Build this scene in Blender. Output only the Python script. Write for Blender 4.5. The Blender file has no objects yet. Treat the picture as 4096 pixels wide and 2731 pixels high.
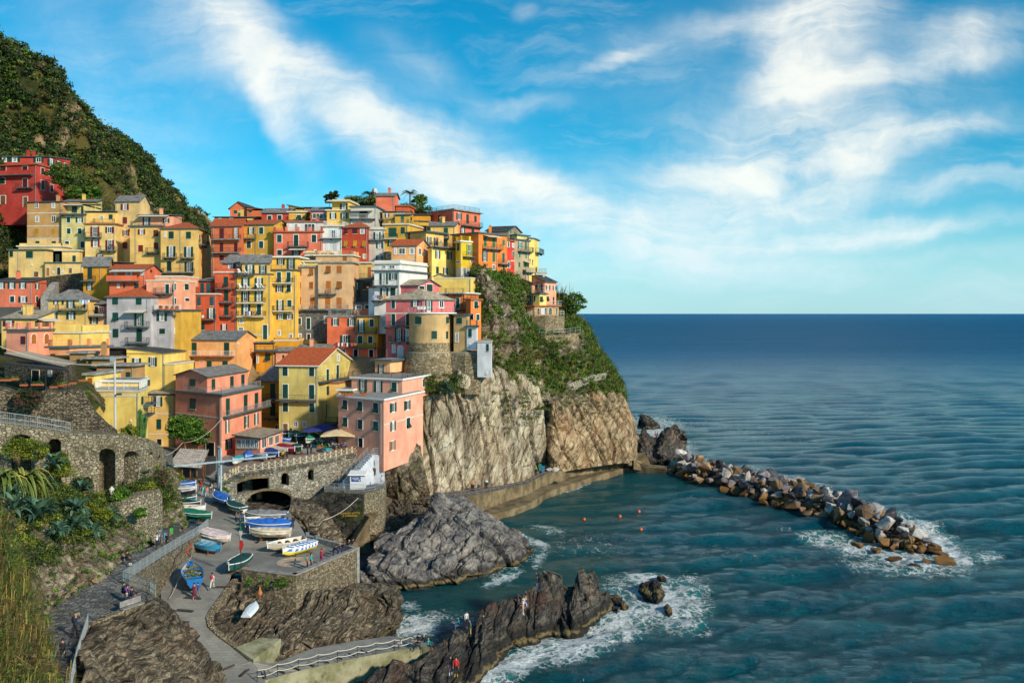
import bpy, bmesh, math, random
import numpy as np
from mathutils import Vector
D=bpy.data; SC=bpy.context.scene; COL=SC.collection
R=math.radians
# ------------------------------------------------------------ camera, sky, sun
F=3547.0; HZ=1252.0; CH=34.0          # focal length in photo pixels, horizon row, camera height above the sea
cd=D.cameras.new('camera'); cam=D.objects.new('camera',cd); COL.objects.link(cam); SC.camera=cam
cam.location=(0,0,CH); cam.rotation_euler=(R(90),0,0)
cd.sensor_width=36; cd.lens=F/4096*36; cd.shift_y=-(1365.5-HZ)/4096; cd.clip_start=1; cd.clip_end=60000
SC.view_settings.view_transform='Standard'; SC.view_settings.look='None'; SC.view_settings.exposure=0.56; SC.view_settings.gamma=1
SC.render.engine='CYCLES'; SC.cycles.use_denoising=True; SC.cycles.max_bounces=5
SC.cycles.diffuse_bounces=3; SC.cycles.glossy_bounces=2; SC.cycles.transmission_bounces=2
SUN=Vector((0.66,-0.62,0.44)).normalized()
sl=D.lights.new('sun','SUN'); so=D.objects.new('sun',sl); COL.objects.link(so)
sl.energy=3.35; sl.angle=R(4.0); sl.color=(1,.87,.68); so.rotation_euler=SUN.to_track_quat('Z','Y').to_euler(); so.location=(60,-20,90)

class NT:
    def __init__(s,tree): s.t=tree; s.n=tree.nodes; s.l=tree.links
    def __call__(s,typ,ins=None,**kw):
        nd=s.n.new(typ)
        for k,v in kw.items(): setattr(nd,k,v)
        if ins:
            for k,v in ins.items():
                sk=nd.inputs[k]
                if hasattr(v,'node') : s.l.new(v,sk)
                elif isinstance(v,bpy.types.Node): s.l.new(v.outputs[0],sk)
                else:
                    try: sk.default_value=v
                    except Exception: sk.default_value=(*v,1)
        return nd
    def math(s,op,a,b=0.0,c=None,clamp=False):
        nd=s('ShaderNodeMath',{0:a,1:b} if c is None else {0:a,1:b,2:c},operation=op); nd.use_clamp=clamp; return nd.outputs[0]
    def vm(s,op,a,b=(0,0,0)):
        return s('ShaderNodeVectorMath',{0:a,1:b},operation=op).outputs[0]
    def mr(s,v,a,b,c=0.,d=1.,smooth=True):
        return s('ShaderNodeMapRange',{0:v,1:a,2:b,3:c,4:d},interpolation_type='SMOOTHSTEP' if smooth else 'LINEAR').outputs[0]
    def noise(s,vec,scale,detail=4,rough=.55,dist=0.):
        return s('ShaderNodeTexNoise',{'Vector':vec,'Scale':scale,'Detail':detail,'Roughness':rough,'Distortion':dist})
    def mix(s,f,a,b,bt='MIX'):
        nd=s.n.new('ShaderNodeMix'); nd.data_type='RGBA'; nd.blend_type=bt
        for i,v in ((0,f),(6,a),(7,b)):
            sk=nd.inputs[i]
            if hasattr(v,'node'): s.l.new(v,sk)
            elif i==0: sk.default_value=v
            else: sk.default_value=(*v[:3],1)
        return nd.outputs[2]
    def ramp(s,f,stops,mode='LINEAR'):
        nd=s('ShaderNodeValToRGB',{0:f}); cr=nd.color_ramp; cr.interpolation=mode
        while len(cr.elements)<len(stops): cr.elements.new(.5)
        for e,(p,c) in zip(cr.elements,stops): e.position=p; e.color=(*c,1)
        return nd.outputs[0]
def L(r,g,b):   # sRGB 0..255 -> linear
    return tuple((v/255/12.92 if v<10.3 else ((v/255+.055)/1.055)**2.4) for v in (r,g,b))

def build_world():
    w=D.worlds.new('World'); SC.world=w; w.use_nodes=True; N=NT(w.node_tree); N.n.clear()
    sky=N('ShaderNodeTexSky',sky_type='NISHITA'); sky.sun_disc=False
    sky.sun_elevation=math.asin(SUN.z); sky.sun_rotation=math.atan2(SUN.x,SUN.y); sky.air_density=1.0; sky.dust_density=.3; sky.ozone_density=3.0
    tc=N('ShaderNodeTexCoord').outputs['Generated']
    sx=N('ShaderNodeSeparateXYZ',{0:tc})
    el=sx.outputs[2]
    # clear-sky grading: teal cyan low, deep azure high
    lo=N.mr(el,0.0,.22); 
    tint=N.mix(lo,(.42,.80,.90),(.03,.68,.80))
    base=N.mix(1.0,sky.outputs[0],tint,'MULTIPLY')
    yy=N.math('MAXIMUM',N.math('ABSOLUTE',sx.outputs[1]),.08)
    u=N.math('DIVIDE',sx.outputs[0],yy); v=N.math('DIVIDE',el,yy)
    P=N('ShaderNodeCombineXYZ',{0:u,1:v,2:0.}).outputs[0]
    wn=N.noise(P,3.2,5,.6); wv=N.vm('SCALE',N.vm('SUBTRACT',wn.outputs['Color'],(.5,.5,.5))); wv.node.inputs['Scale'].default_value=.13
    Q=N.vm('ADD',P,wv)
    # cloud banks as direction-space ellipses: (photo x, photo y, rx, ry, angle deg, strength)
    blobs=[(900,120,420,150,-38,.85),(1250,380,460,120,-42,1.05),(1600,560,420,130,-35,1.0),(1830,650,330,120,-20,1.15),(1150,470,260,50,-58,.9),
           (1950,730,380,60,-3,.95),(2400,930,520,100,-6,1.0),(2200,770,150,40,-18,.8),(2620,960,420,80,-8,.6),
           (3050,640,520,170,8,1.25),(3250,60,150,240,-82,1.0),(3220,300,200,170,70,.9),(3100,850,620,110,4,.75),
           (3700,560,430,60,14,.75),(3850,170,260,100,20,.8),(3600,300,400,45,12,.55),(3900,740,260,35,6,.85),(4000,780,200,30,0,.7),
           (3750,910,520,50,4,.8),(2750,180,380,60,8,.5),(2450,270,160,25,20,.8),(2080,420,180,35,0,.6),(2090,75,60,35,10,.6),
           (520,300,560,330,-40,.62),(250,700,600,300,-30,.5),(2900,500,900,420,0,.38),(3600,250,700,320,0,.36),(1700,300,300,80,-30,.6),(3500,1040,900,60,0,.8),(2400,1080,800,70,0,.75),(3300,960,700,35,3,.7),(2900,1140,900,40,0,.6)]
    tot=None
    for (bx,by,rx,ry,an,st) in blobs:
        mp=N('ShaderNodeMapping',{0:Q,1:((bx-2048)/F,(HZ-by)/F,0),2:(0,0,R(an)),3:(rx/F*1.5,ry/F*1.55,1)},vector_type='TEXTURE')
        ln=N('ShaderNodeVectorMath',{0:mp.outputs[0]},operation='LENGTH').outputs['Value']
        g=N.mr(ln,1.25,.0,0.,st*.88)
        tot=g if tot is None else N.math('ADD',tot,g)
    st_=N('ShaderNodeMapping',{0:Q,2:(0,0,R(-20)),3:(1.3,6.5,1)}).outputs[0]
    n1=N.noise(st_,3.2,9,.62,.6).outputs[0]; n2=N.noise(Q,9.,8,.62,.3).outputs[0]
    tex=N.math('ADD',N.math('MULTIPLY',n1,.95),N.math('MULTIPLY',n2,.55))
    dens=N.math('MULTIPLY',tot,N.mr(tex,.45,1.05,.25,1.25,False))
    cov=N.mr(dens,.0,1.5)
    # thin veil and small puffs everywhere
    veil=N.mr(N.noise(st_,2.0,8,.65).outputs[0],.48,.8,0.,.35)
    cov=N.math('MAXIMUM',cov,veil)
    low=N.mr(el,.012,.10,.62,0.)
    cc=N.mix(N.mr(n2,.35,.65),(5.7,5.9,5.6),(6.8,6.6,5.9))
    ccl=N.mix(N.mr(el,0.,.16),(4.3,5.3,5.9),cc)
    col=N.mix(low,base,(2.9,4.7,5.5))
    col=N.mix(N.math('MULTIPLY',cov,.84),col,ccl)
    bg=N('ShaderNodeBackground',{0:col,1:.115}); out=N('ShaderNodeOutputWorld',{0:bg})
build_world()

# ------------------------------------------------------------ photo pixel -> point in the place
TL=dict(S=(0,0,1),T1=(0,560,2.24),T2=(800,700,2.8),T3=(1500,700,2.8),T4=(0,1060,2.8),T5=(650,1060,2.8),T6=(1250,1060,2.8),
 U1=(0,1500,2.8),U2=(650,1420,2.8),U3=(1250,1420,2.8),U4=(1900,1000,2.8),U5=(2000,1500,2.8),U6=(0,2000,2.145),U7=(650,1900,2.8),
 U8=(600,2200,2.6133),V1=(1350,1900,2.6133),V2=(1400,2200,2.138),V3=(2200,2150,2.6133),V4=(2500,1600,2.8),V5=(3100,1800,1.4933))
def S(t,x,y):
    o=TL[t]; return o[0]+x/o[2],o[1]+y/o[2]
def P(x,y,d,t='S'):
    """photo position and distance (or height, when below 22) -> world point"""
    x,y=S(t,x,y)
    if d<22: d=(CH-d)*F/(y-HZ)
    return Vector(((x-2048)/F*d,d,CH-(y-HZ)/F*d))
def pix(p): return 2048+p[0]/p[1]*F, HZ-(p[2]-CH)/p[1]*F

# ------------------------------------------------------------ numpy noise
def _h(ix,iy,iz,s):
    h=(ix.astype(np.int64)*374761393+iy.astype(np.int64)*668265263+iz.astype(np.int64)*2147483647+s*1274126177)&0xffffffff
    h=((h^(h>>13))*1274126177)&0xffffffff; h=(h^(h>>16))
    h=(h*2246822519)&0xffffffff; h^=(h>>15)
    return (h&0xffffff)/float(0xffffff)
def vn(p,s=0):
    i=np.floor(p).astype(np.int64); f=p-i; f=f*f*f*(f*(f*6-15)+10)
    r=0
    for a in (0,1):
        for b in (0,1):
            for c in (0,1):
                w=(f[...,0] if a else 1-f[...,0])*(f[...,1] if b else 1-f[...,1])*(f[...,2] if c else 1-f[...,2])
                r=r+w*_h(i[...,0]+a,i[...,1]+b,i[...,2]+c,s)
    return r*2-1
def fbm(p,o=4,s=0,g=.5):
    r=0; a=1; t=0
    for k in range(o): r=r+a*vn(p*(2**k)+k*17.3,s+k); t+=a; a*=g
    return r/t
def cells(p,s=0):
    """jittered-cell blocks: returns facet offset (-1..1) and crack depth"""
    i=np.floor(p).astype(np.int64); b1=np.full(p.shape[:-1],9.); b2=b1.copy(); val=np.zeros_like(b1)
    for a in (-1,0,1):
        for b in (-1,0,1):
            for c in (-1,0,1):
                cx,cy,cz=i[...,0]+a,i[...,1]+b,i[...,2]+c
                q=np.stack([cx+_h(cx,cy,cz,s),cy+_h(cx,cy,cz,s+1),cz+_h(cx,cy,cz,s+2)],-1); dd=p-q
                d=(dd**2).sum(-1)
                fv=(_h(cx,cy,cz,s+3)*2-1)*.6+dd[...,0]*(_h(cx,cy,cz,s+4)*2-1)*1.1+dd[...,1]*(_h(cx,cy,cz,s+5)*2-1)*1.1+dd[...,2]*(_h(cx,cy,cz,s+6)*2-1)*1.1
                m=d<b1; b2=np.where(m,b1,np.minimum(b2,d)); val=np.where(m,fv,val); b1=np.where(m,d,b1)
    return val,np.sqrt(b2)-np.sqrt(b1)

# ------------------------------------------------------------ objects
def tag(o,label=None,cat=None,group=None,kind=None):
    if label: o['label']=label
    if cat: o['category']=cat
    if group: o['group']=group
    if kind: o['kind']=kind
    return o
def empty(name,loc,label,cat,group=None,rz=0):
    o=D.objects.new(name,None); COL.objects.link(o); o.location=loc; o.rotation_euler[2]=rz; o.empty_display_size=.3
    return tag(o,label,cat,group)
def copy_tree(o,parent=None):
    c=o.copy(); COL.objects.link(c); c.parent=parent
    for ch in o.children: copy_tree(ch,c)
    return c
def wloc(o):
    v=Vector((0,0,0))
    while o is not None: v+=o.location; o=o.parent
    return v
class MB:
    def __init__(s): s.v=[]; s.f=[]; s.m=[]; s.uv=[]; s.cm=0
    def face(s,pts,m=None,uv=None):
        n=len(s.v); s.v+= [tuple(p) for p in pts]; s.f.append(tuple(range(n,n+len(pts)))); s.m.append(s.cm if m is None else m); s.uv.append(uv)
    def hexa(s,b,t,m=None):
        """prism from bottom ring b to top ring t"""
        n=len(s.v); k=len(b); s.v+=[tuple(p) for p in b]+[tuple(p) for p in t]; mm=s.cm if m is None else m
        fs=[tuple(range(n+k-1,n-1,-1)),tuple(range(n+k,n+2*k))]+[(n+i,n+(i+1)%k,n+k+(i+1)%k,n+k+i) for i in range(k)]
        s.f+=fs; s.m+=[mm]*len(fs); s.uv+=[None]*len(fs)
    def box(s,c,sx,sy,sz,m=None,rz=0.):
        ca,sa=math.cos(rz),math.sin(rz); q=[]
        for z in (-sz/2,sz/2):
            q.append([(c[0]+a*sx/2*ca-b*sy/2*sa,c[1]+a*sx/2*sa+b*sy/2*ca,c[2]+z) for a,b in ((-1,-1),(1,-1),(1,1),(-1,1))])
        s.hexa(q[0],q[1],m)
    def bar(s,p,q,r,m=None,k=4,r2=None):
        p=Vector(p); q=Vector(q); d=(q-p)
        if d.length<1e-6: return
        d.normalize(); a=d.cross(Vector((0,0,1)) if abs(d.z)<.9 else Vector((1,0,0))).normalized(); b=d.cross(a); r2=r if r2 is None else r2
        s.hexa([p+(a*math.cos(t)+b*math.sin(t))*r for t in [2*math.pi*(i+.5)/k for i in range(k)]],
               [q+(a*math.cos(t)+b*math.sin(t))*r2 for t in [2*math.pi*(i+.5)/k for i in range(k)]],m)
    def tube(s,pts,r,m=None,k=6):
        for a,b in zip(pts[:-1],pts[1:]): s.bar(a,b,r,m,k)
    def lathe(s,c,prof,k=12,m=None,sc=(1,1)):
        rings=[[(c[0]+r*sc[0]*math.cos(2*math.pi*i/k),c[1]+r*sc[1]*math.sin(2*math.pi*i/k),c[2]+z) for i in range(k)] for r,z in prof]
        n=len(s.v); mm=s.cm if m is None else m
        for rg in rings: s.v+=rg
        for j in range(len(rings)-1):
            for i in range(k): s.f.append((n+j*k+i,n+j*k+(i+1)%k,n+(j+1)*k+(i+1)%k,n+(j+1)*k+i)); s.m.append(mm); s.uv.append(None)
        for f in (tuple(range(n+k-1,n-1,-1)),tuple(range(n+(len(rings)-1)*k,n+len(rings)*k))): s.f.append(f); s.m.append(mm); s.uv.append(None)
    def build(s,name,mats,parent=None,smooth=False,label=None,cat=None,group=None,kind=None,org=None,rel=None):
        """rel: vertices are already local to the parent; org: own origin of a top-level mesh"""
        me=D.meshes.new(name); o=D.objects.new(name,me); COL.objects.link(o)
        off=Vector((0,0,0))
        if parent is not None:
            o.parent=parent
            if not rel: off=wloc(parent)
        elif org is not None: off=Vector(org); o.location=off
        me.from_pydata([(a-off.x,b-off.y,c-off.z) for a,b,c in s.v],[],s.f)
        mats=mats if isinstance(mats,(list,tuple)) else [mats]
        for m in mats: me.materials.append(m)
        if len(mats)>1: me.polygons.foreach_set('material_index',s.m)
        if any(u is not None for u in s.uv):
            ul=me.uv_layers.new(name='UVMap'); k=0
            for f,u in zip(s.f,s.uv):
                for j in range(len(f)):
                    ul.data[k].uv=u[j] if u is not None else (0,0); k+=1
        if smooth: me.polygons.foreach_set('use_smooth',[True]*len(me.polygons))
        me.update()
        return tag(o,label,cat,group,kind)
def npmesh(name,V,Fq,mat,parent=None,smooth=True,attrs=None,org=(0,0,0),**kw):
    V=np.asarray(V,dtype=np.float64).reshape(-1,3); Fq=np.asarray(Fq,dtype=np.int32); org=Vector(org)
    me=D.meshes.new(name); me.vertices.add(len(V)); me.vertices.foreach_set('co',(V-np.array(org)).astype(np.float32).ravel())
    k=Fq.shape[1]; me.loops.add(Fq.size); me.loops.foreach_set('vertex_index',Fq.ravel()); me.polygons.add(len(Fq))
    me.polygons.foreach_set('loop_start',np.arange(0,Fq.size,k,dtype=np.int32)); me.polygons.foreach_set('loop_total',np.full(len(Fq),k,dtype=np.int32))
    me.polygons.foreach_set('use_smooth',np.full(len(Fq),smooth))
    for a,(vals) in (attrs or {}).items():
        at=me.attributes.new(a,'FLOAT','POINT'); at.data.foreach_set('value',np.asarray(vals,dtype=np.float32).ravel())
    me.materials.append(mat); me.update(calc_edges=True); me.validate()
    o=D.objects.new(name,me); COL.objects.link(o)
    if parent is not None: o.parent=parent
    else: o.location=org
    return tag(o,**kw)
def gridfaces(nv,nu):
    a=np.arange(nv*nu).reshape(nv,nu); return np.stack([a[:-1,:-1],a[:-1,1:],a[1:,1:],a[1:,:-1]],-1).reshape(-1,4)
def cr(a,n):
    """Catmull-Rom along axis 0 of control array a to n samples"""
    m=len(a)
    if m==2:
        t=np.linspace(0,1,n)[:,None,None]; return a[0]*(1-t)+a[1]*t
    t=np.linspace(0,m-1,n); i=np.clip(t.astype(int),0,m-2); f=(t-i)[:,None,None]
    g=lambda k:a[np.clip(k,0,m-1)]
    p0,p1,p2,p3=g(i-1),g(i),g(i+1),g(i+2)
    return p1+.5*f*(p2-p0+f*(2*p0-5*p1+4*p2-p3+f*(3*(p1-p2)+p3-p0)))
def surf(rows,nu,nv,t='S'):
    c=np.array([[list(P(x,y,d,t)) for x,y,d in r] for r in rows],dtype=float)
    g=cr(c,nv); g=cr(g.transpose(1,0,2),nu).transpose(1,0,2); return g
def normals(g):
    du=np.gradient(g,axis=1); dv=np.gradient(g,axis=0); n=np.cross(du,dv); n/=np.linalg.norm(n,axis=-1,keepdims=True)+1e-9
    return n
def rockdisp(g,amp,blk,strat=None,fine=.25,seed=0,edge=True,warp=1.):
    """blocky rock relief; strat=(direction, squeeze, depth) adds bedding planes"""
    n=normals(g); w=np.stack([fbm(g/(blk*2.2)+3.1,3,seed+5),fbm(g/(blk*2.2)+9.7,3,seed+6),fbm(g/(blk*2.2)+5.5,3,seed+7)],-1)*blk*.55*warp
    p=g+w
    if strat is not None:
        d=np.array(strat[0],float); d/=np.linalg.norm(d); s_=(p@d)[...,None]*d; q=(p-s_)+s_*strat[1]   # squeeze along d -> thin beds across d
        qq=(p-s_)*strat[2]+s_*strat[1] if len(strat)>2 else q
    else: qq=p
    a,ca=cells(qq/blk,seed); b,cb=cells(qq/(blk*.38)+7.7,seed+20)
    h=a*.62+b*.26+fbm(g/(blk*.16),4,seed+40)*fine*.8-np.clip(.13-ca,0,.13)*4.2-np.clip(.12-cb,0,.12)*1.6
    h=h*amp
    if edge:
        pass
    return g+n*h[...,None]
# ------------------------------------------------------------ materials
_MC={}
def newmat(name,fn,rough=.85,spec=.3,metal=0.):
    if name in _MC: return _MC[name]
    m=D.materials.new(name); m.use_nodes=True; N=NT(m.node_tree); N.n.clear()
    out=N('ShaderNodeOutputMaterial'); bs=N('ShaderNodeBsdfPrincipled'); N.l.new(bs.outputs[0],out.inputs[0])
    bs.inputs['Roughness'].default_value=rough; bs.inputs['Specular IOR Level'].default_value=spec; bs.inputs['Metallic'].default_value=metal
    r=fn(N,bs)
    if r is not None:
        if hasattr(r,'node'): N.l.new(r,bs.inputs[0])
        else: bs.inputs[0].default_value=(*r,1)
    _MC[name]=m; return m
def bump(N,bs,h,st=.3,dist=.1):
    b=N('ShaderNodeBump',{'Strength':st,'Distance':dist,'Height':h}); N.l.new(b.outputs[0],bs.inputs['Normal'])
def oc(N): return N('ShaderNodeTexCoord').outputs['Object']
def sc3(N,v,s): return N('ShaderNodeMapping',{0:v,3:s}).outputs[0]
def plain(name,c,rough=.7,metal=0.,spec=.3,var=.12):
    def fn(N,bs):
        n=N.noise(oc(N),1.7,4).outputs[0]
        return N.mix(N.mr(n,.3,.7),tuple(v*(1-var) for v in c),tuple(min(1,v*(1+var)) for v in c))
    return newmat(name,fn,rough,spec,metal)
def plaster(c,worn=.45):
    g_=sum(c)/3; neu=max(c)-min(c)<.30; kk=(.90,.88,.88) if neu else ((.94,.81,.70) if c[2]/c[0]<.33 else (.94,.80,.66)); c=tuple(round((v*.95+g_*.05)*k,4) for v,k in zip(c,kk))
    def fn(N,bs):
        o=oc(N); oi=N('ShaderNodeObjectInfo').outputs['Random']; o=N.vm('ADD',o,N('ShaderNodeCombineXYZ',{0:N.math('MULTIPLY',oi,37.),1:oi,2:0.}).outputs[0])
        n1=N.noise(o,.35,6,.6).outputs[0]; n2=N.noise(sc3(N,o,(1.3,1.3,.13)),1.1,6,.65).outputs[0]; n3=N.noise(o,1.1,8,.68,.4).outputs[0]
        a=N.mix(N.mr(n1,.3,.7),tuple(v*.78 for v in c),tuple(min(.9,v*1.12+.008) for v in c))
        grime=tuple(v*.5+.05 for v in c)
        a=N.mix(N.mr(n2,.50,.72,0,.62),a,grime)
        a=N.mix(N.mr(n3,.62-.06*worn,.70,0,worn),a,tuple(min(.85,v*.6+.2) for v in c))
        bump(N,bs,N.noise(o,9.,5,.6).outputs[0],.25,.04); return a
    return newmat('plaster_%s_%s'%('_'.join('%d'%(v*1000) for v in c),worn),fn,.9,.2)
def stone(name,c1,c2,c3,scale=2.6,sq=1.,mort=(.10,.085,.065),mw=.10):
    def fn(N,bs):
        o=sc3(N,oc(N),(1,1,sq)); w=N.noise(o,1.6,2).outputs['Color']; o2=N.vm('ADD',o,N.vm('SCALE',w)); o2.node.inputs[1].links
        o2.node.inputs[1].links[0].from_node.inputs['Scale'].default_value=.25
        v=N('ShaderNodeTexVoronoi',{'Vector':o2,'Scale':scale,'Randomness':.9}); e=N('ShaderNodeTexVoronoi',{'Vector':o2,'Scale':scale,'Randomness':.9},feature='DISTANCE_TO_EDGE')
        rr=N('ShaderNodeSeparateColor',{0:v.outputs['Color']}).outputs[0]
        a=N.ramp(rr,[(0,c1),(.45,c2),(.8,c3),(1,tuple(min(.7,x*1.7) for x in c2))])
        a=N.mix(N.mr(N.noise(o,7.,5,.6).outputs[0],.3,.75,0,.5),a,tuple(x*.45 for x in c2))
        m=N.mr(e.outputs['Distance'],mw*.35,mw)
        a=N.mix(m,mort,a)
        a=N.mix(N.mr(N.noise(oc(N),.25,6,.6).outputs[0],.5,.72,0,.5),a,(.07,.065,.03))
        bump(N,bs,N.math('ADD',m,N.noise(o,9.,4).outputs[0]),.7,.12); return a
    return newmat(name,fn,.92,.2)
def rock(name,dark,mid,lite,sdir=(0,0,20),sq=5.,scale=.5,wet=None,green=0.,rust=0.,zw=1.2,rough=.85,xm=None,rg=.68,dw=3.2):
    """bedded rock: beds run across the rotated z axis; wet = darker band near the water"""
    def fn(N,bs):
        g=N('ShaderNodeNewGeometry'); pos=g.outputs['Position']
        wn=N.vm('SCALE',N.vm('SUBTRACT',N.noise(pos,.25,4).outputs['Color'],(.5,.5,.5))); wn.node.inputs['Scale'].default_value=dw
        q=N.vm('ADD',pos,wn)
        q=N('ShaderNodeMapping',{0:q,2:tuple(R(a) for a in sdir)}).outputs[0]; q=sc3(N,q,(1,1,sq))
        n1=N.noise(q,scale,10,rg).outputs[0]; n2=N.noise(q,scale*3.2,8,.62,.3).outputs[0]; n3=N.noise(pos,.13,5,.6).outputs[0]
        t=N.math('ADD',N.math('MULTIPLY',n1,.65),N.math('MULTIPLY',n2,.35))
        a=N.ramp(t,[(.30,tuple(x*.22 for x in dark)),(.42,dark),(.52,mid),(.62,lite),(.72,tuple(min(.75,x*1.5) for x in lite))])
        a=N.mix(N.mr(n3,.38,.66),tuple(1. for x in dark),(.62,.60,.60)); 
        b=N.ramp(t,[(.34,tuple(x*.18 for x in dark)),(.43,dark),(.50,mid),(.57,lite),(.66,tuple(min(.75,x*1.5) for x in lite))])
        a=N.mix(1.,b,a,'MULTIPLY')
        vv=N('ShaderNodeTexVoronoi',{'Vector':N.vm('ADD',sc3(N,q,(.24,.24,.20)),N.vm('MULTIPLY',wn,(.1,.1,.1))),'Scale':.9},feature='DISTANCE_TO_EDGE').outputs[0]
        a=N.mix(N.math('MULTIPLY',N.mr(vv,.0,.035,.75,0.),N.mr(n2,.40,.60)),a,tuple(x*.12 for x in dark))
        a=N.mix(N.mr(N.noise(q,1.9,9,.7).outputs[0],.66,.74,0,.55),a,(.55,.47,.34))
        if rust: a=N.mix(N.mr(N.noise(pos,.22,6,.6).outputs[0],.5,.66,0,rust),a,(.26,.085,.025))
        if green: a=N.mix(N.mr(N.noise(pos,.3,7,.65).outputs[0],.48,.62,0,green),a,(.07,.085,.012))
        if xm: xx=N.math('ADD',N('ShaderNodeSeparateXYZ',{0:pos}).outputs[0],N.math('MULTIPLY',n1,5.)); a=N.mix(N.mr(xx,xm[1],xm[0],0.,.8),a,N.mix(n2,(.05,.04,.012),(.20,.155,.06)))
        a=N.mix(N.mr(N.noise(pos,.10,4,.55).outputs[0],.40,.62,0,.55),a,N.mix(1.,a,(.62,.66,.72),'MULTIPLY'))
        z=N('ShaderNodeSeparateXYZ',{0:pos}).outputs[2]
        if wet is not None:
            zz=N.math('ADD',z,N.math('MULTIPLY',N.math('SUBTRACT',N.noise(pos,.9,4).outputs[0],.5),zw))
            a=N.mix(N.mr(zz,wet*.6,wet,.85,0.),a,(.018,.016,.014)); 
            a=N.mix(N.math('MULTIPLY',N.mr(zz,.25,.5,0.,1.),N.mr(zz,.6,.85,.75,0.)),a,(.23,.17,.07))
        hb=N.math('ADD',N.math('MULTIPLY',n2,1.),N.math('MULTIPLY',N.mr(vv,0,.06),.5))
        bump(N,bs,hb,1.,.35); return a
    return newmat(name,fn,rough,.35)
def slate(name='slate_tiles',c=(.20,.19,.18),k=.12,sc=3.):
    def fn(N,bs):
        uv=N('ShaderNodeUVMap').outputs[0]
        b=N('ShaderNodeTexBrick',{'Vector':uv,'Scale':sc,'Color1':tuple(x*.75 for x in c),'Color2':tuple(x*1.35 for x in c),'Mortar':tuple(x*.3 for x in c),'Mortar Size':.02,'Brick Width':1.1,'Row Height':.6})
        n=N.noise(uv,1.3,7,.7).outputs[0]
        a=N.mix(N.mr(n,.42,.64,0,.6),b.outputs[0],tuple(x*1.9 for x in c)); a=N.mix(N.mr(N.noise(uv,.5,5).outputs[0],.45,.7,0,.6),a,tuple(x*.42 for x in c))
        bump(N,bs,N.math('ADD',N.math('MULTIPLY',b.outputs[1],-1.),n),.8,.09); return a
    return newmat(name,fn,.75,.3)
def rtile(name='terracotta_tiles',c=(.50,.105,.035)):
    def fn(N,bs):
        uv=N('ShaderNodeUVMap').outputs[0]
        b=N('ShaderNodeTexBrick',{'Vector':uv,'Scale':3.2,'Color1':tuple(x*.8 for x in c),'Color2':tuple(x*1.2 for x in c),'Mortar':tuple(x*.35 for x in c),'Mortar Size':.03,'Brick Width':.7,'Row Height':1.1})
        b.offset=0.
        n=N.noise(uv,1.1,6,.65).outputs[0]; a=N.mix(N.mr(n,.5,.7,0,.55),b.outputs[0],(.42,.2,.1)); a=N.mix(N.mr(N.noise(uv,4.,4).outputs[0],.6,.7,0,.7),a,(.09,.045,.03))
        bump(N,bs,N.math('ADD',N.math('MULTIPLY',b.outputs[1],-1.3),N.math('MULTIPLY',n,.5)),.8,.12); return a
    return newmat(name,fn,.8,.25)
def shutm(key):
    c=dict(G=(.006,.060,.042),g=(.02,.20,.10),L=(.17,.36,.03),R=(.19,.022,.016),r=(.10,.012,.018),O=(.40,.13,.025),B=(.022,.11,.13),Y=(.62,.30,.02),W=(.75,.76,.78),D=(.02,.045,.035))[key]
    def fn(N,bs):
        o=oc(N); w=N('ShaderNodeTexWave',{'Vector':o,'Scale':2.6,'Distortion':0.},bands_direction='Z').outputs[0]
        rd=N('ShaderNodeObjectInfo').outputs['Random']
        a=N.mix(rd,tuple(x*.7 for x in c),tuple(x*1.25 for x in c)); a=N.mix(N.mr(w,.2,.6,.45,0.),a,tuple(x*.35 for x in c))
        bump(N,bs,w,.5,.04); return a
    return newmat('shutter_paint_'+key.lower()+('2' if key.islower() else ''),fn,.55,.35)
m_white=plain('white_paint',(.74,.74,.72),.6,var=.06); m_offw=plain('cream_stone_trim',(.60,.55,.45),.8); m_conc=plain('grey_concrete',(.27,.26,.24),.9,var=.3)
m_iron=plain('dark_iron',(.035,.04,.042),.55,.3); m_grail=plain('galvanised_rail',(.42,.45,.46),.45,.5); m_wood=plain('brown_wood',(.17,.075,.03),.75,var=.3)
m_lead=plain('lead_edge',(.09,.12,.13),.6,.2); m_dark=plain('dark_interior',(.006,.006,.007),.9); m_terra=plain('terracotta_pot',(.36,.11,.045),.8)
m_soil=plain('dark_soil',(.06,.045,.03),.95); m_rope=plain('pale_rope',(.6,.55,.45),.9)
def _gl(N,bs):
    rd=N('ShaderNodeObjectInfo').outputs['Random']; return N.mix(N.mr(rd,.0,1.,0.,1.,False),(.008,.012,.016),(.06,.075,.08))
m_glass=newmat('window_glass',_gl,.12,.6)
m_curt=plain('white_curtain',(.55,.56,.55),.8,var=.2)
m_slate=slate(); m_slateb=slate('blue_slate_tiles',(.15,.165,.18)); m_slated=slate('dark_roofing',(.05,.05,.052)); m_slatew=slate('weathered_stone_tiles',(.34,.28,.20)); m_rtile=rtile()
m_rubble=stone('rubble_wall',(.11,.085,.055),(.25,.20,.13),(.40,.33,.22),3.1,1.7)
m_block=stone('grey_block_wall',(.20,.17,.115),(.31,.275,.19),(.42,.36,.25),2.7,1.3,(.095,.078,.055),.12)
m_bridge=stone('bridge_stone',(.19,.175,.14),(.31,.29,.24),(.42,.39,.32),1.9,1.3,(.09,.08,.06),.08)
m_dry=stone('dry_stone_wall',(.05,.045,.04),(.15,.125,.085),(.42,.34,.22),3.4,2.6,(.018,.016,.013),.12)
m_tower=stone('tower_stone',(.20,.15,.085),(.36,.28,.17),(.48,.40,.27),2.3,1.6,(.16,.125,.075),.11)
m_pave=stone('slate_paving',(.10,.105,.11),(.18,.185,.19),(.29,.28,.25),2.3,1.,(.06,.06,.055),.09)
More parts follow.
